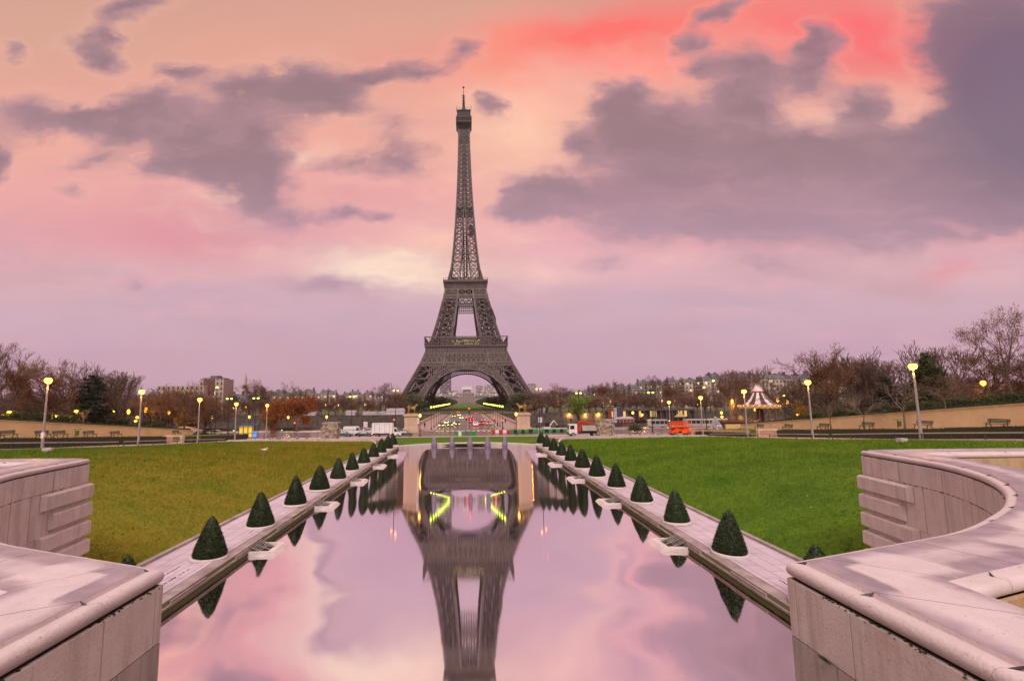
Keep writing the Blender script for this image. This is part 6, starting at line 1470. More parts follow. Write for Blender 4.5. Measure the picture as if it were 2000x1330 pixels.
def plant(kind, px, top, Yd, lab, grp=None, wide=1.0, rz=None, base=None, cat='tree'):
    p = at(px, top, Y=Yd); zb = base if base is not None else (ground_z(p.x, Yd) if Yd < 150 else -2.2); H = max(1.2, p.z-zb); k = H/TH[kind]
    if kind not in TP_used: o = TP[kind]; TP_used.add(kind)
    else: o = dup(TP[kind])
    o.location = (p.x, Yd, zb-.05); o.scale = (k*wide, k*wide, k); o.rotation_euler.z = rz if rz is not None else (px*1.37) % 6.28; tag(o, lab, cat, grp)
# left garden
for a in [('bare', -14, 664, 82, 'large bare tree cut by the left frame edge', None, 1.0), ('brown', 34, 682, 88, 'brown-leaved tree left of the nearest left lamp post'), ('brown2', 104, 699, 99, 'broad brown-leaved tree behind the nearest left lamp post', None, 1.25), ('bare2', 150, 706, 112, 'bare tree with twiggy top just left of the cedar', None, 1.2),
          ('cedar', 182, 730, 98, 'dark green layered cedar on the left', None, 1.1), ('fan', 246, 709, 112, 'tall fan-shaped bare tree right of the cedar', None, 1.35), ('fan2', 208, 722, 118, 'pale fan-shaped bare tree half behind the cedar', None, 1.1), ('brown', 318, 744, 128, 'reddish-brown tree right of the second left globe lamp', None, 1.1), ('brown2', 366, 741, 131, 'reddish-brown tree left of the third left globe lamp', None, 1.0),
          ('small', 165, 795, 93, 'young pale-barked tree on the bank below the cedar'), ('brown', 415, 757, 146, 'brown tree behind the tallest left mast'), ('brown2', 490, 738, 340, 'tall round brown tree on the far bank behind the twin green masts', None, 1.2), ('dark', 562, 744, 345, 'dark round tree on the far bank above the rust-coloured tree', None, 1.1),
          ('rust', 582, 767, 150, 'rust-orange leafy tree left of the white van', None, .95), ('gold', 533, 792, 148, 'golden-leaved small tree left of the rust-coloured tree', None, .9), ('bare', 743, 746, 342, 'round bare tree left of the tower on the far bank', None, 1.3), ('gold', 356, 800, 140, 'amber-lit small tree by the left steps', None, 1.1),
          # right garden
          ('lime', 1129, 764, 139, 'lime-green glowing tree round a lamp mast, right of the tower', None, .95), ('fan2', 1421, 711, 149.5, 'large bare tree left of the big carousel', None, 1.5), ('dark', 1538, 697, 126, 'dark branching tree right of the big carousel', None, 1.25), ('brown', 1608, 668, 108, 'tall brown-topped tree right of the second right globe lamp', None, 1.05), ('fan', 1655, 675, 112, 'tall fan-shaped bare tree on the right', None, 1.35),
          ('fan2', 1707, 684, 112, 'pale fan-shaped bare tree behind the dark evergreens', None, 1.25), ('fan', 1757, 684, 114, 'fan-shaped bare tree behind the nearest right lamp head', None, 1.2), ('yewtree', 1806, 686, 88, 'bushy green evergreen just right of the nearest right lamp post', None, 1.1), ('cedar', 1725, 734, 92, 'dark layered cedar left of the nearest right lamp post', None, 1.0), ('fan', 1858, 655, 94, 'broad bare tree with upswept twigs at the right', None, 1.3),
          ('brown2', 1915, 672, 84, 'brown-leaved tree below the tall sparse tree', None, 1.2), ('tall', 1962, 594, 78, 'tall sparse tree standing above all others at the right', None, .9, 0), ('bare2', 2010, 660, 80, 'bare tree cut by the right frame edge', None, 1.1), ('dark', 1880, 716, 82, 'low dark spreading tree on the right bank', None, 1.5),
          ('small', 1617, 778, 93, 'young tree on the right bank above the leftmost wall bench'), ('small', 1680, 768, 84, 'pale young tree on the bank left of the nearest right lamp'), ('small', 1757, 744, 78, 'golden young tree just left of the nearest right lamp post'), ('small', 1842, 752, 72, 'slim bare young tree on the bank right of the evergreen'),
          ('gold', 1560, 778, 124, 'gold-lit tree between the carousel and second right lamp', None, .8), ('gold', 1440, 800, 138, 'small gold-lit tree left of the ticket booth', None, .9)]:
    plant(*a[:5], *(a[5:8]))
plant('yewtree', 1835, 735, 86, 'small dark evergreen right of the bushy evergreen', None, 1.3)
# far bank woods: every tree in the ragged row
r_ = random.Random(77); kinds = ['bare', 'brown', 'bare2', 'dark', 'brown2', 'fan']
row = [(455, 768), (520, 765), (540, 772), (607, 763), (624, 774), (642, 768), (660, 772), (678, 766), (700, 774), (716, 768), (765, 760), (785, 762), (803, 770),
       (1030, 764), (1046, 756), (1066, 758), (1092, 746), (1112, 756), (1150, 750), (1178, 739), (1200, 757), (1216, 747), (1240, 764), (1262, 758), (1285, 731), (1306, 745), (1330, 743), (1352, 758), (1376, 748), (1398, 760), (1445, 752), (1470, 760), (1500, 750), (1515, 764), (430, 772), (398, 766)]
wood_l = ['reddish', 'bare', 'dusky', 'dark', 'brownish', 'upswept']
for i, (px, top) in enumerate(row):
    k = kinds[i % 6]; side = 'left of the tower' if px < 900 else 'right of the tower'
    plant(k, px, top, 338+(i*37) % 46, f'winter tree in the misty far-bank wood {side}', f'far-bank trees {side}', 1.1+.3*r_.random())
for i in range(30):     # lower ragged growth along the far quay
    px = 400+i*13.5 if i < 29 else 0
    if i >= 29: break
    plant(kinds[(i*2+1) % 6], px, 783-(i % 3)*4, 332, 'low winter tree along the far quay left of the tower', 'low quay trees left of the tower', 1.7)
for i in range(38):
    px = 1030+i*13.2; plant(kinds[(i*2) % 6], px, 779-(i % 4)*4, 332, 'low winter tree along the far quay right of the tower', 'low quay trees right of the tower', 1.7)
for i in range(34):     # wood behind both gardens
    for side_, px in (('left', -40+i*13.5), ('right', 1480+i*16.5)):
        if (side_ == 'left' and px > 420) or (side_ == 'right' and px < 1545): continue
        plant(kinds[(i*3) % 6], px, (752 if side_ == 'left' else 738)+(i*29 % 34)-(px-1480)*.04*(px > 1480), 142+(i*17 % 5), f'winter tree in the dense wood behind the {side_} garden wall', f'wood behind the {side_} garden wall', 1.6)
# undergrowth behind the garden walls
for i, (px, top, Yd) in enumerate([(70, 800, 90), (120, 806, 92), (205, 806, 100), (235, 812, 104), (1590, 800, 100), (1640, 796, 94), (1668, 798, 90), (1715, 790, 88), (1735, 786, 84), (1780, 782, 82), (1822, 778, 80), (1870, 772, 76), (1898, 775, 74), (1950, 764, 72), (1990, 760, 70), (20, 800, 84), (1545, 812, 118), (1570, 806, 108), (150, 808, 95), (310, 822, 122), (1240, 826, 134)]):
    plant('shrub', px, top, Yd, f'dense evergreen shrub on the bank above the {"left" if px < 900 else "right"} beige wall', f'shrubs above the {"left" if px < 900 else "right"} wall', 1.5, cat='shrub')
# avenue beyond the tower: clipped rows
gt = {}
for s in (-1, 1):
    for i in range(22):
        Y = 560+i*34; plant('shrub', 911+s*(30+2)/Y*975, 783-(8.4-0)/Y*975+4, Y, f'green-lit trimmed tree in the avenue beyond the tower, {"left" if s < 0 else "right"} row', f'avenue trees, {"left" if s < 0 else "right"} row', 1.5)
    for i in range(14):
        Y = 360+i*22; plant('brown' if i % 2 else 'shrub', 911+s*(44+6*(i % 2))/Y*975, 783-(7-3*(i % 2))/Y*975, Y, f'garden tree at the {"left" if s < 0 else "right"} foot of the tower', f'garden trees at the {"left" if s < 0 else "right"} tower foot', 1.5)
o = sheet('avenue_lawn', [-23, 0, 23], [540, 800, 1300], .0, M['lawnR'], fn=lambda x, y: -2.15)
for s in (-1, 1): sheet('avenue_path', sorted([s*23, s*31]), [540, 800, 1330], .0, M['pave'], fn=lambda x, y: -2.12)

# ------------------------------------------------------------------ quays across the river
for s in (-1, 1):
    sd = 'left' if s < 0 else 'right'
    b = MB(); b.bbox(s*17.9, s*420, 318, 319.4, -9.4, -2.0); b.bbox(s*17.9, s*420, 317.8, 319.6, -2.0, -1.75)
    for i in range(40): b.bbox(s*(20+i*10), s*(20.8+i*10), 317.7, 318, -9.4, -2.0)
    o = b.build('quay_wall', M['quay']); tag(o, f'dark stone quay wall across the river, {sd} of the bridge', 'wall')
    b = MB(); b.bbox(s*18.5, s*170, 155.6, 156.2, -3, -1.25); b.bbox(s*18.5, s*170, 155.5, 156.3, -1.25, -1.1); o = b.build('near_parapet', M['quay']); tag(o, f'low dark parapet along the near riverbank, {sd} of the bridge', 'wall')
# riverside station with lit openings between piers
root = empty('riverside_station', (at(1268, 815, Y=316).x, 316, -7.0), 0, 'long low riverside building with dark piers and yellow lit bays, right', 'building')
b = MB(); b.bbox(-28, 28, .5, 1.5, 0, 6.2); b.build('back_wall', lit_rows('lit_bays', (2.4, 50, 6), .55, .9, (.05, .04, .03), (1, .62, .18)), root)
b = MB(); b.bbox(-28.5, 28.5, -1.6, 1.6, 6.2, 7.4); b.build('roof', M['quay'], root)
for i in range(17): b = MB(); b.bbox(-28+i*3.5-.35, -28+i*3.5+.35, -1.2, -.5, 0, 6.2); b.build('pier', M['quay'], root)
b = MB(); b.prism([(15, 2.2), (22, 2.2), (18.5, 5.2)], -1.9, -1.6, 'y'); b.build('lit_gable', M['cream'], root)
wl = None
for i, (px, py, lab) in enumerate([(1112, 809, 'leftmost'), (1143, 809, 'second'), (1169, 808, 'third'), (1192, 804, 'fourth')]):
    p = at(px, py, Y=316.8)
    if wl is None: wl = empty('wall_lamp'); b = MB(); b.box((0, .5, 0), (.2, 1, .2)); b.build('bracket', M['blackmetal'], wl); b = MB(); b.sphere((0, 0, 0), .55, 8, 6); b.build('globe', M['lampamber'], wl); bulb(wl, -.9, 1500, (1, .55, .12)); o = wl
    else: o = dup(wl)
    o.location = p; tag(o, f'{lab} amber wall lamp from the bridge on the right quay wall', 'lamp', 'lamps on the right quay wall')
M['coach'] = mat('coach_grey', (.32, .3, .31), .4, 0, .1, 1); M['dullred'] = mat('dull_red', (.22, .035, .02), .7, 0, .3, 1); M['dullblue'] = mat('dull_blue', (.03, .05, .13), .7, 0, .3, 1); M['dullwhite'] = mat('dull_white', (.36, .32, .33), .7, 0, .5, .6)
# banners, tents, stalls
def slab(name, px0, px1, py0, py1, Y, mats_, lab, cat, th=.3, grp=None):
    a = at(px0, py1, Y=Y); c = at(px1, py0, Y=Y); root = empty(name, (a.x, Y, a.z), 0, lab, cat, grp); w, h = c.x-a.x, c.z-a.z; n = len(mats_)
    for i, m in enumerate(mats_): b = MB(); b.bbox(w*i/n, w*(i+1)/n-.02, 0, th, 0, h); b.build('panel', M[m], root)
    b = MB()
    for x in (.02, w-.02): b.beam((x, th/2, -2.5), (x, th/2, h+.2), .12)
    b.build('post', M['blackmetal'], root)
slab('banner', 1188, 1193.5, 798, 818, 150, ['dullred'], 'narrow red banner left of the white and blue ones', 'banner', .1, 'tall banners'); slab('banner', 1198.5, 1205, 796.5, 818.5, 150, ['dullwhite'], 'white upright banner between the red and the blue', 'banner', .1, 'tall banners'); slab('banner', 1206, 1212, 796, 818.5, 150, ['dullblue'], 'blue upright banner beside the white one', 'banner', .1, 'tall banners')
slab('flag_banner', 302, 304.5, 805, 823, 124, ['redpaint'], 'narrow red banner right of the second left lamp post', 'banner', .08); slab('blue_sign', 276.5, 280, 809, 820, 122, ['blue'], 'small blue sign right of the second left lamp post', 'sign', .08)
def tent(px, py, Y, W, Dp, H, lab, red=False, grp='white tents'):
    p = at(px, py, Y=Y); root = empty('white_tent', (p.x, Y, p.z), 0, lab, 'tent', grp)
    b = MB(); b.prism([(-W/2-.3, H*.62), (W/2+.3, H*.62), (W/2, H*.72), (W/2-.6, H), (-W/2+.6, H), (-W/2, H*.72)], -Dp/2, Dp/2, 'y'); b.build('roof', M['canvas'], root)
    b = MB(); b.bbox(-W/2, W/2, -Dp/2+.2, Dp/2, 0, H*.6); b.build('wall', M['dullred'] if red else M['canvas'], root)
    b = MB()
    for i in range(5): b.beam((-W/2+W*i/4, -Dp/2+.1, 0), (-W/2+W*i/4, -Dp/2+.1, H*.62), .14)
    b.build('pole', M['galv'], root)
tent(773, 812, 325, 11.5, 6, 4.8, 'white pavilion tent on the far quay beside the left pedestal'); tent(686, 811, 328, 6, 5, 3.2, 'small white tent below the twin green mast on the far quay'); tent(732, 812, 328, 15, 4, 2.8, 'long low white tent row on the far quay left of the pavilion'); tent(600, 814, 326, 12, 5, 3.4, 'white tent on the far quay behind the rust-coloured tree')
tent(1052, 808, 336, 8, 5, 2.6, 'small white tent beside the small carousel'); tent(1222, 825, 150, 4.2, 2.5, 1.7, 'low red and white stall right of the blue banner', True); tent(1208, 825, 151, 3.2, 2.2, 1.6, 'small white stall just left of the red and white stall')
def coach(px, py, Y, L, lab):
    root = empty('white_coach', (at(px, py, Y=Y).x, Y, -2.18), 0, lab, 'bus', 'white coaches on the riverside road'); b = MB(); b.bbox(-L/2, L/2, -1.2, 1.2, .45, 2.6); o = b.build('body', M['coach'], root); md = o.modifiers.new('b', 'BEVEL'); md.width = .15; md.segments = 3
    b = MB()
    for i in range(int(L/1.3)): b.bbox(-L/2+.5+i*1.3, -L/2+1.6+i*1.3, -1.215, -1.2, 1.3, 2.2)
    b.build('windows', M['glassdark'], root)
    for x in (-L*.33, L*.33):
        for y in (-1.0, 1.0): wheel(root, x, y, .45, .3)
coach(1284, 828, 150.5, 5.4, 'short white minibus left of the scissor lift'); coach(1366, 828, 151, 9, 'long white coach behind the fourth right globe lamp'); coach(1412, 829, 152, 7, 'white coach behind the silver tree')
# ------------------------------------------------------------------ carousels
def carousel(px, Y, zb, rad, zeave, ztop, lab, big=True):
    x0 = at(px, 800, Y=Y).x; root = empty('carousel', (x0, Y, zb), 0, lab, 'carousel'); e = zeave-zb; T = ztop-zb; n = 32
    b = MB(); b.lathe((0, 0, 0), [(rad, -.5), (rad, .35), (rad*.97, .4), (.01, .4)], n); b.build('base', M['cream'], root)
    if big:
        prof = [(rad*.93, e+.1), (rad*.74, e+(T-e)*.1), (rad*.52, e+(T-e)*.25), (rad*.36, e+(T-e)*.41), (rad*.27, e+(T-e)*.53)]
        b = MB(); b.lathe((0, 0, 0), prof, n, mats=lambda i, j: (i//2) % 2); b.build('striped_roof', [M['whitecanvas'], M['plum']], root)
        b = MB(); b.lathe((0, 0, 0), [(rad*.27, e+(T-e)*.53), (rad*.29, e+(T-e)*.55), (rad*.27, e+(T-e)*.6), (rad*.14, e+(T-e)*.78), (.12, T-.6)], n); b.build('spire', M['whitecanvas'], root)
        b = MB(); b.lathe((0, 0, 0), [(rad*.275, e+(T-e)*.525), (rad*.3, e+(T-e)*.54), (rad*.3, e+(T-e)*.57), (rad*.27, e+(T-e)*.575)], n); b.build('spire_band', M['redpaint'], root)
        b = MB(); b.sphere((0, 0, T-.35), .38, 10, 8); b.build('finial', M['redpaint'], root)
    else:
        b = MB(); b.lathe((0, 0, 0), [(rad, e), (rad*.55, e+(T-e)*.45), (rad*.2, e+(T-e)*.75), (.05, T)], n, mats=lambda i, j: (i//2) % 2); b.build('striped_roof', [M['whitecanvas'], M['plum']], root)
    b = MB(); R1 = rad*1.06; vs_ = []
    for i in range(48):
        a = 2*math.pi*i/48; vs_ += [(R1*math.cos(a), R1*math.sin(a), e-.5-.28*(i % 2)), (R1*math.cos(a), R1*math.sin(a), e+.25), (rad*.9*math.cos(a), rad*.9*math.sin(a), e+.3)]
    b.add(vs_, [(3*i, 3*((i+1) % 48), 3*((i+1) % 48)+1, 3*i+1) for i in range(48)]+[(3*i+1, 3*((i+1) % 48)+1, 3*((i+1) % 48)+2, 3*i+2) for i in range(48)]); b.build('valance', M['cream'], root, fix=False)
    b = MB(); b.lathe((0, 0, 0), [(rad*.22, .4), (rad*.2, e), (rad*.9, e+.05)], 16); b.build('drum', M['brownwood'], root)
    for i in range(12):
        a = 2*math.pi*i/12; b = MB(); b.tube((rad*.93*math.cos(a), rad*.93*math.sin(a), .4), (rad*.93*math.cos(a), rad*.93*math.sin(a), e+.1), .09, .09, 6); b.build('column', M['gold'], root)
    if big:
        hb = MB(); horse(hb, (0, 0, 0), .62); hm = fused(hb, 'wooden_horse', M['cream'], root, .07)
        for i in range(12):
            a = 2*math.pi*(i+.4)/12; o = hm if i == 0 else hm.copy()
            if i: COL.objects.link(o); o.parent = root
            o.location = (rad*.68*math.cos(a), rad*.68*math.sin(a), .45+.2*(i % 2)); o.rotation_euler.z = a+math.pi/2
        bulb(root, e-.6, 500, (1, .62, .2))
        b = MB()
        for i in range(24): a = 2*math.pi*i/24; b.sphere((rad*1.07*math.cos(a), rad*1.07*math.sin(a), e+.02), .09, 6, 4)
        b.build('light_bulbs', M['lampamber'], root)['kind'] = 'stuff'
carousel(1483, 140, -1.45, 4.9, 4.3, 11.3, 'big carousel with a plum and white striped peaked roof')
carousel(1046, 338, -2.2, 5.2, 1.6, 6.6, 'small distant carousel with a striped roof right of the right pedestal', False)
# ticket booth with onion dome
root = empty('ticket_booth', (at(1432, 835, Y=132).x, 132, ground_z(70, 132)-.1), 0, 'brown wooden ticket booth with small domes beside the carousel', 'booth')
b = MB(); b.bbox(-3.1, 3.1, -1.4, 1.4, 0, 2.5); b.build('body', M['brownwood'], root); b = MB(); b.bbox(-3.4, 3.4, -1.7, 1.7, 2.5, 2.85); b.bbox(-3.2, 3.2, -1.5, 1.5, 2.85, 3.0); b.build('cornice', M['brownwood'], root)
b = MB(); b.bbox(-2.7, 2.2, -1.43, -1.4, .4, 2.1); b.build('panel', M['cream'], root)
for x, r, m in ((-.1, 1.0, 'brownwood'), (2.1, .75, 'gold')): b = MB(); b.lathe((x, 0, 2.95), [(r*1.1, 0), (r*1.1, .25), (r, .5), (r*.8, .9), (r*.4, 1.25), (.02, 1.4)], 14); b.build('dome', M[m], root, True)
# silver tree decoration
root = empty('silver_tree', (at(1399, 836, Y=126).x, 126, -1.2), 0, 'silvery white decorated fir left of the ticket booth', 'tree')
np.random.seed(5); n = 1500; z = 3.2*(1-np.sqrt(np.random.rand(n))); a = np.random.rand(n)*6.28; r = (1.75*(1-z/3.4))*np.sqrt(np.random.rand(n)); V, F = leaves([(Vector((r[i]*math.cos(a[i]), r[i]*math.sin(a[i]), z[i])), None) for i in range(n)], 1, 1, .15, 3, .05); np_mesh('branches', V, F, M['silver'], root)
b = MB(); b.tube((0, 0, -1), (0, 0, 3.2), .12, .03); b.build('trunk', M['bark'], root)
# low canopy on the left beyond the steps
root = empty('market_canopy', (at(360, 846, Y=134).x, 134, -2.2), 0, 'wide low striped canopy beyond the left garden steps', 'canopy')
b = MB(); b.lathe((0, 0, 0), [(4.4, 1.55), (4.1, 1.75), (2.2, 2.35), (.9, 2.75), (.05, 2.9)], 24, mats=lambda i, j: (i//2) % 2); b.build('roof', [M['whitecanvas'], M['cream']], root)
for i in range(8): a = math.pi*i/4; b = MB(); b.tube((4*math.cos(a), 4*math.sin(a), 0), (4*math.cos(a), 4*math.sin(a), 1.6), .06); b.build('post', M['galv'], root)
# ------------------------------------------------------------------ buildings beyond
def facade_mat(name, wall, win, cell, thr=.985):
    m = lit_rows(name, cell, thr, 1.1, win, (1, .72, .3)); t, b = nodes_of(m)
    c = t.nodes['Texture Coordinate']; fr_ = [n for n in t.nodes if n.type == 'VECT_MATH' and n.operation == 'FRACTION'][0]; s = [n for n in t.nodes if n.type == 'SEPXYZ'][0]
    def rng_(sock, lo, hi):
        a = t.nodes.new('ShaderNodeMath'); a.operation = 'GREATER_THAN'; a.inputs[1].default_value = lo; t.links.new(sock, a.inputs[0]); d = t.nodes.new('ShaderNodeMath'); d.operation = 'LESS_THAN'; d.inputs[1].default_value = hi; t.links.new(sock, d.inputs[0])
        p = t.nodes.new('ShaderNodeMath'); p.operation = 'MULTIPLY'; t.links.new(a.outputs[0], p.inputs[0]); t.links.new(d.outputs[0], p.inputs[1]); return p.outputs[0]
    p = t.nodes.new('ShaderNodeMath'); p.operation = 'MULTIPLY'; t.links.new(rng_(s.outputs[0], .3, .7), p.inputs[0]); t.links.new(rng_(s.outputs[2], .22, .8), p.inputs[1])
    n = t.nodes.new('ShaderNodeTexNoise'); n.inputs['Scale'].default_value = .15; n.inputs['Detail'].default_value = 6; t.links.new(c.outputs['Object'], n.inputs[0])
    rp = t.nodes.new('ShaderNodeValToRGB'); rp.color_ramp.elements[0].color = (*[x*.75 for x in wall], 1); rp.color_ramp.elements[1].color = (*[x*1.2 for x in wall], 1); t.links.new(n.outputs[0], rp.inputs[0])
    mx = t.nodes.new('ShaderNodeMix'); mx.data_type = 'RGBA'; t.links.new(p.outputs[0], mx.inputs[0]); t.links.new(rp.outputs[0], mx.inputs[6]); mx.inputs[7].default_value = (*win, 1); t.links.new(mx.outputs[2], b.inputs['Base Color']); b.inputs['Roughness'].default_value = .7
    return m
FM = [facade_mat('cream_facade', (.42, .32, .27), (.04, .04, .05), (2.6, 2.6, 3.3)), facade_mat('grey_facade', (.3, .24, .22), (.04, .04, .05), (2.4, 2.4, 3.2)), facade_mat('pale_facade', (.5, .4, .34), (.05, .05, .06), (3.0, 3.0, 3.4))]
def house(x, Y, w, d, h, fm, lab, roof=True, grp=None, rz=0, zb=-2.2, rm='slate'):
    root = empty('city_building', (x, Y, zb), rz, lab, 'building', grp); b = MB(); b.bbox(-w/2, w/2, -d/2, d/2, -1, h); b.build('wall', fm, root)
    if roof:
        r_ = random.Random(int(x*7+Y)); b = MB(); b.bbox(-w/2-.3, w/2+.3, -d/2-.3, d/2+.3, h, h+.4); b.box((0, 0, h+2.1), (w-.4, d-.4, 3.4), 0, 0, .8); rf = b.build('roof', M[rm], root)
        for i in range(max(2, int(w/7))):
            cx_ = -w*.38+w*.76*i/max(1, int(w/7)-1); c = MB(); c.bbox(cx_-.9, cx_+.9, -1.5, .2, h+3, h+5+r_.uniform(0, 1.4)); c.build('chimney', M['brick' if r_.random() < .4 else 'masonry'], rf)
        for i in range(max(2, int(w/4))): cx_ = -w*.42+w*.84*i/max(1, int(w/4)-1); c = MB(); c.bbox(cx_-.6, cx_+.6, -d/2-.1, -d/2+1.6, h+.5, h+2.3); c.build('dormer', M['facade'], rf)
    return root
r_ = random.Random(31)
def row_of(px0, px1, top0, top1, Y, side, n):
    for i in range(n):
        f = (i+.5)/n; px = px0+(px1-px0)*f; top = top0+(top1-top0)*f+r_.uniform(-5, 5); p = at(px, top, Y=Y+r_.uniform(-18, 18)); w = abs(px1-px0)/n/975*Y*r_.uniform(.92, 1.06)
        house(p.x, p.y, w, 14, max(8, p.z+2.2-4), FM[r_.randrange(3)], f'stone apartment house with grey roof in the far skyline {side}', grp=f'skyline houses {side}', rz=r_.uniform(-.15, .15))
row_of(500, 730, 760, 768, 640, 'left of the tower', 16); row_of(735, 800, 772, 776, 700, 'left of the tower', 4)
row_of(1040, 1200, 768, 756, 640, 'right of the tower', 9); row_of(1200, 1330, 752, 738, 560, 'right of the tower', 9); row_of(1330, 1500, 738, 728, 480, 'right of the tower', 10); row_of(1500, 1720, 735, 728, 470, 'right of the tower', 9)
row_of(300, 500, 775, 770, 420, 'left of the tower', 9); row_of(-60, 300, 770, 775, 380, 'left of the tower', 9)
p = at(378, 754, Y=330); house(p.x-4, 330, 30, 16, p.z+2.2, FM[2], 'broad pale flat-roofed building on the left skyline', False); p = at(424, 741, Y=335); root = house(p.x, 335, 16, 14, p.z+2.2, FM[0], 'tall grey and brick block standing highest on the left skyline', False)
b = MB(); b.bbox(-5.2, 2.2, -7.4, -7.02, p.z-8, p.z+2.0); b.build('brick_panel', M['brick'], root); b = MB(); b.bbox(-7, 6, -5, 5, p.z+2.2, p.z+3); b.bbox(-3, 2, -3, 3, p.z+3, p.z+4.5); b.build('roof_plant', M['slate'], root)
p = at(1496, 732, Y=440); root = house(p.x, 440, 40, 16, p.z+2.2-4, FM[2], 'long pale building with green roof above the big carousel', grp=None, rm='slate'); b = MB()
for dx in (-2, 0, 2): b.beam((dx, 0, p.z), (dx, 0, p.z+10), .25)
b.build('aerial', M['blackmetal'], root)
for px, lab in ((1700, 'left'), (1880, 'right')): pass
# school palace at the end of the avenue
root = empty('domed_palace', (at(912, 790, Y=1340).x, 1340, -2.2), 0, 'long classical palace with a domed centre seen through the tower arch', 'building')
b = MB(); b.bbox(-19, 19, -10, 10, 0, 27); b.build('central_block', FM[1], root); b = MB(); b.bbox(-20, 20, -11, 11, 27, 29); b.prism([(-12, 29), (12, 29), (0, 33.5)], -11.2, -8, 'y'); b.build('pediment', M['facade'], root)
for i in range(8): c = MB(); c.tube((-14+i*4, -11.2, 3), (-14+i*4, -11.2, 26.5), .95, .8, 8); c.build('column', M['facade'], root)
b = MB(); b.lathe((0, 0, 29), [(15, 0), (15, 3), (13, 9), (10.5, 12)], 4); b.v = [((x-y)*.7071, (x+y)*.7071, z) for x, y, z in b.v]; dm = b.build('dome', M['slate'], root); b = MB(); b.bbox(-13, 13, -11, 11, 38, 46); b.build('white_sheeting', M['white'], dm)
for s in (-1, 1):
    b = MB(); b.bbox(s*19.2, s*58, -8, 8, 0, 15); b.build('wing', FM[0], root); b = MB(); b.box((s*38.6, 0, 18.5), (39, 17, 7), 0, 0, .82); b.build('wing_roof', M['slate'], root)
    b = MB(); b.bbox(s*58.2, s*135, -4, 8, 0, 18); b.build('outer_wing', FM[2], root); b = MB(); b.bbox(s*58.2, s*135, -4.5, 8.5, 18, 20); b.build('outer_roof', M['slate'], root)
def block(px0, px1, top, Y, lab, cell=(4, 4, 3.6), col=(.1, .085, .12), thr=.86):
    a, c = at(px0, top, Y=Y), at(px1, top, Y=Y); root = empty('office_tower', ((a.x+c.x)/2, Y, -2.2), 0, lab, 'building', 'high-rises beyond the tower'); w = c.x-a.x
    b = MB(); b.bbox(-w/2, w/2, -14, 14, 0, a.z+2.2); b.build('curtain_wall', facade_mat('glazing', col, tuple(x*.45 for x in col), cell, thr), root); b = MB(); b.bbox(-w/2*.8, w/2*.8, -10, 10, a.z+2.2, a.z+5.5); b.build('roof_plant', M['slate'], root)
block(859, 881, 722, 2850, 'tall dark office tower seen left inside the tower arch', (6, 6, 5)); block(929.5, 943, 755, 2300, 'narrow pale high-rise right of the domed palace', (5, 5, 4), (.3, .24, .27)); block(946, 973, 753.5, 2200, 'broad pale high-rise right inside the tower arch', (5, 5, 4), (.34, .28, .3)); block(1030, 1046, 752, 1500, 'pale high-rise behind the right foot of the tower', (5, 5, 4), (.36, .3, .32), .95)
for px0, px1, top, Y, lab in ((846, 875, 770, 1700, 'low pale office block left of the domed palace'), (876, 897, 766, 1500, 'flat-roofed lit block just left of the domed palace'), (930, 950, 768, 1500, 'flat-roofed lit block just right of the domed palace'), (955, 982, 769, 1700, 'low pale office block at the right inside the arch')):
    block(px0, px1, top, Y, lab, (5, 5, 4), (.36, .3, .27), .75)
# slender gilded church spire on the skyline
p = at(481, 729, Y=900); root = empty('church_spire', (p.x, 900, -2.2), 0, 'thin spire rising behind the round brown tree on the left', 'spire'); b = MB(); b.tube((0, 0, 0), (0, 0, p.z-8), 3, 2.4, 8); b.build('drum', M['facade'], root); b = MB(); b.tube((0, 0, p.z-8), (0, 0, p.z+2.2), 1.6, .1, 6); b.build('needle', M['gold'], root)
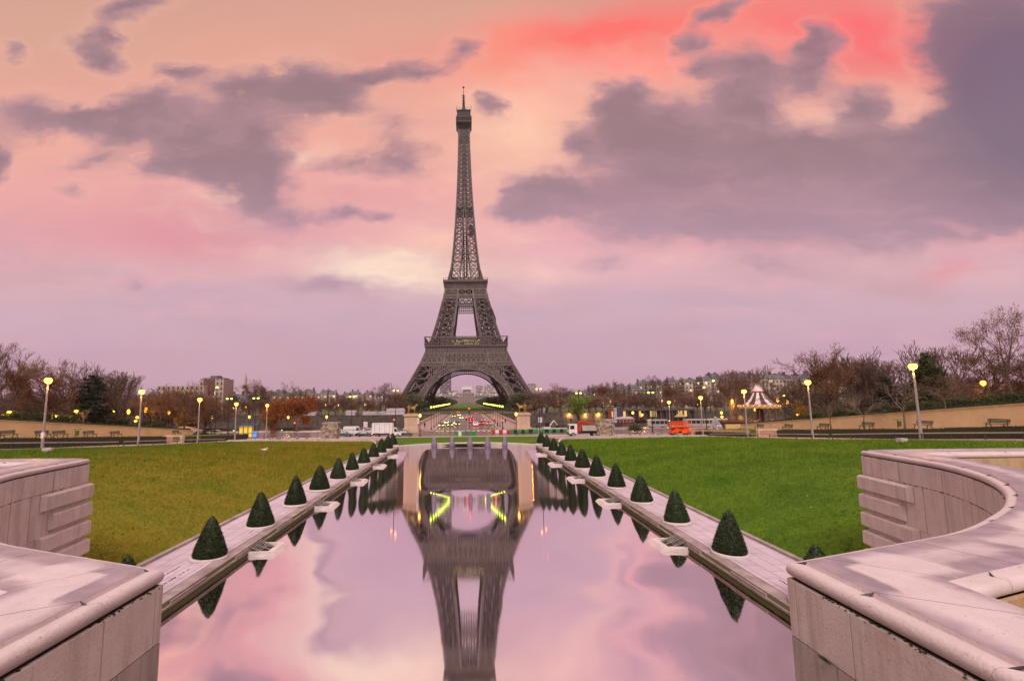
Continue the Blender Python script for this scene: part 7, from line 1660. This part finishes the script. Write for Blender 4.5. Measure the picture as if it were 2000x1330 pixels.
# ------------------------------------------------------------------ grass on the banks
def grass(s, m, n, seed):
    np.random.seed(seed); y = 14+74*np.random.rand(n)**1.7; x = 14.7+26*np.random.rand(n)
    xs_g = np.linspace(14.6, 44, 60); ys_g = np.linspace(8, 92, 90); G = np.array([[ground_z(a, b_) for a in xs_g] for b_ in ys_g])
    ix = (x-14.6)/(44-14.6)*59; iy = (y-8)/84*89; i0, j0 = ix.astype(int).clip(0, 58), iy.astype(int).clip(0, 88); fx, fy = ix-i0, iy-j0
    z = G[j0, i0]*(1-fx)*(1-fy)+G[j0, i0+1]*fx*(1-fy)+G[j0+1, i0]*(1-fx)*fy+G[j0+1, i0+1]*fx*fy
    keep = ~((x < 17.5) & (y < 21.5)) & ~((y < 21.5)); x, y, z = x[keep], y[keep], z[keep]; n = len(x)
    sc = np.clip(y/34, .8, 2.2); cl = .55+.9*(np.sin(x*1.9+np.sin(y*1.3)*2)*np.sin(y*1.7+np.sin(x*1.1)*2)*.5+.5)+.3*np.random.rand(n); h = np.random.uniform(.06, .15, n)*sc*cl; a = np.random.rand(n)*6.28; w = np.random.uniform(.012, .026, n)*sc; t = np.random.randn(n, 2)*.045*sc[:, None]
    c = np.stack([x*s, y, z-.01], 1); u = np.stack([np.cos(a)*w, np.sin(a)*w, 0*w], 1); top = c+np.stack([t[:, 0], t[:, 1], h], 1)
    V = np.stack([c-u, c+u, top], 1).reshape(-1, 3); o = np_mesh('grass', V, np.arange(n*3).reshape(n, 3), M[m], None, 3); o['kind'] = 'stuff'
M['bladeL'] = lawn_mat('blade_tired', (.28, .22, .018), (.1, .16, .008), (.36, .25, .03)); M['bladeR'] = lawn_mat('blade_lush', (.1, .2, .012), (.21, .3, .022), (.05, .105, .006))
greener_edges(M['bladeL'], (.1, .18, .012))
grass(-1, 'bladeL', 170000, 1); grass(1, 'bladeR', 170000, 2)
def fallen(s, n, seed):
    np.random.seed(seed); y = 22+64*np.random.rand(n)**1.3; x = 15+26*np.random.rand(n); z = np.array([ground_z(a, b_) for a, b_ in zip(x, y)])+.07
    c = np.stack([x*s, y, z], 1); u = np.random.randn(n, 3)*np.array([1, 1, .35]); u /= np.linalg.norm(u, axis=1)[:, None]; w = np.cross(u, np.array([0, 0, 1.0])); r = np.random.uniform(.025, .075, (n, 1))
    V = np.stack([c-u*r, c+w*r*.7, c+u*r, c-w*r*.7], 1).reshape(-1, 3); o = np_mesh('fallen_leaves', V, np.arange(n*4).reshape(n, 4), M['dryleaf']); o['kind'] = 'stuff'
M['dryleaf'] = mat('dry_leaf', (.2, .1, .03), .8, 0, .3, .8, col2=(.62, .5, .3))
fallen(-1, 900, 5); fallen(1, 900, 6)
# ------------------------------------------------------------------ air
hz = MB(); hz.bbox(-900, 900, -60, 3100, -10.6, 350); hz = hz.build('haze', M['white']); hz['kind'] = 'stuff'; hm_ = bpy.data.materials.new('thin_air'); hm_.use_nodes = True; t = hm_.node_tree; t.nodes.clear()
ho = t.nodes.new('ShaderNodeOutputMaterial'); hv = t.nodes.new('ShaderNodeVolumePrincipled'); hv.inputs['Color'].default_value = (.95, .84, .92, 1); hv.inputs['Density'].default_value = .00007; hv.inputs['Anisotropy'].default_value = .2
t.links.new(hv.outputs[0], ho.inputs['Volume']); hz.data.materials.clear(); hz.data.materials.append(hm_); hz.display_type = 'WIRE'
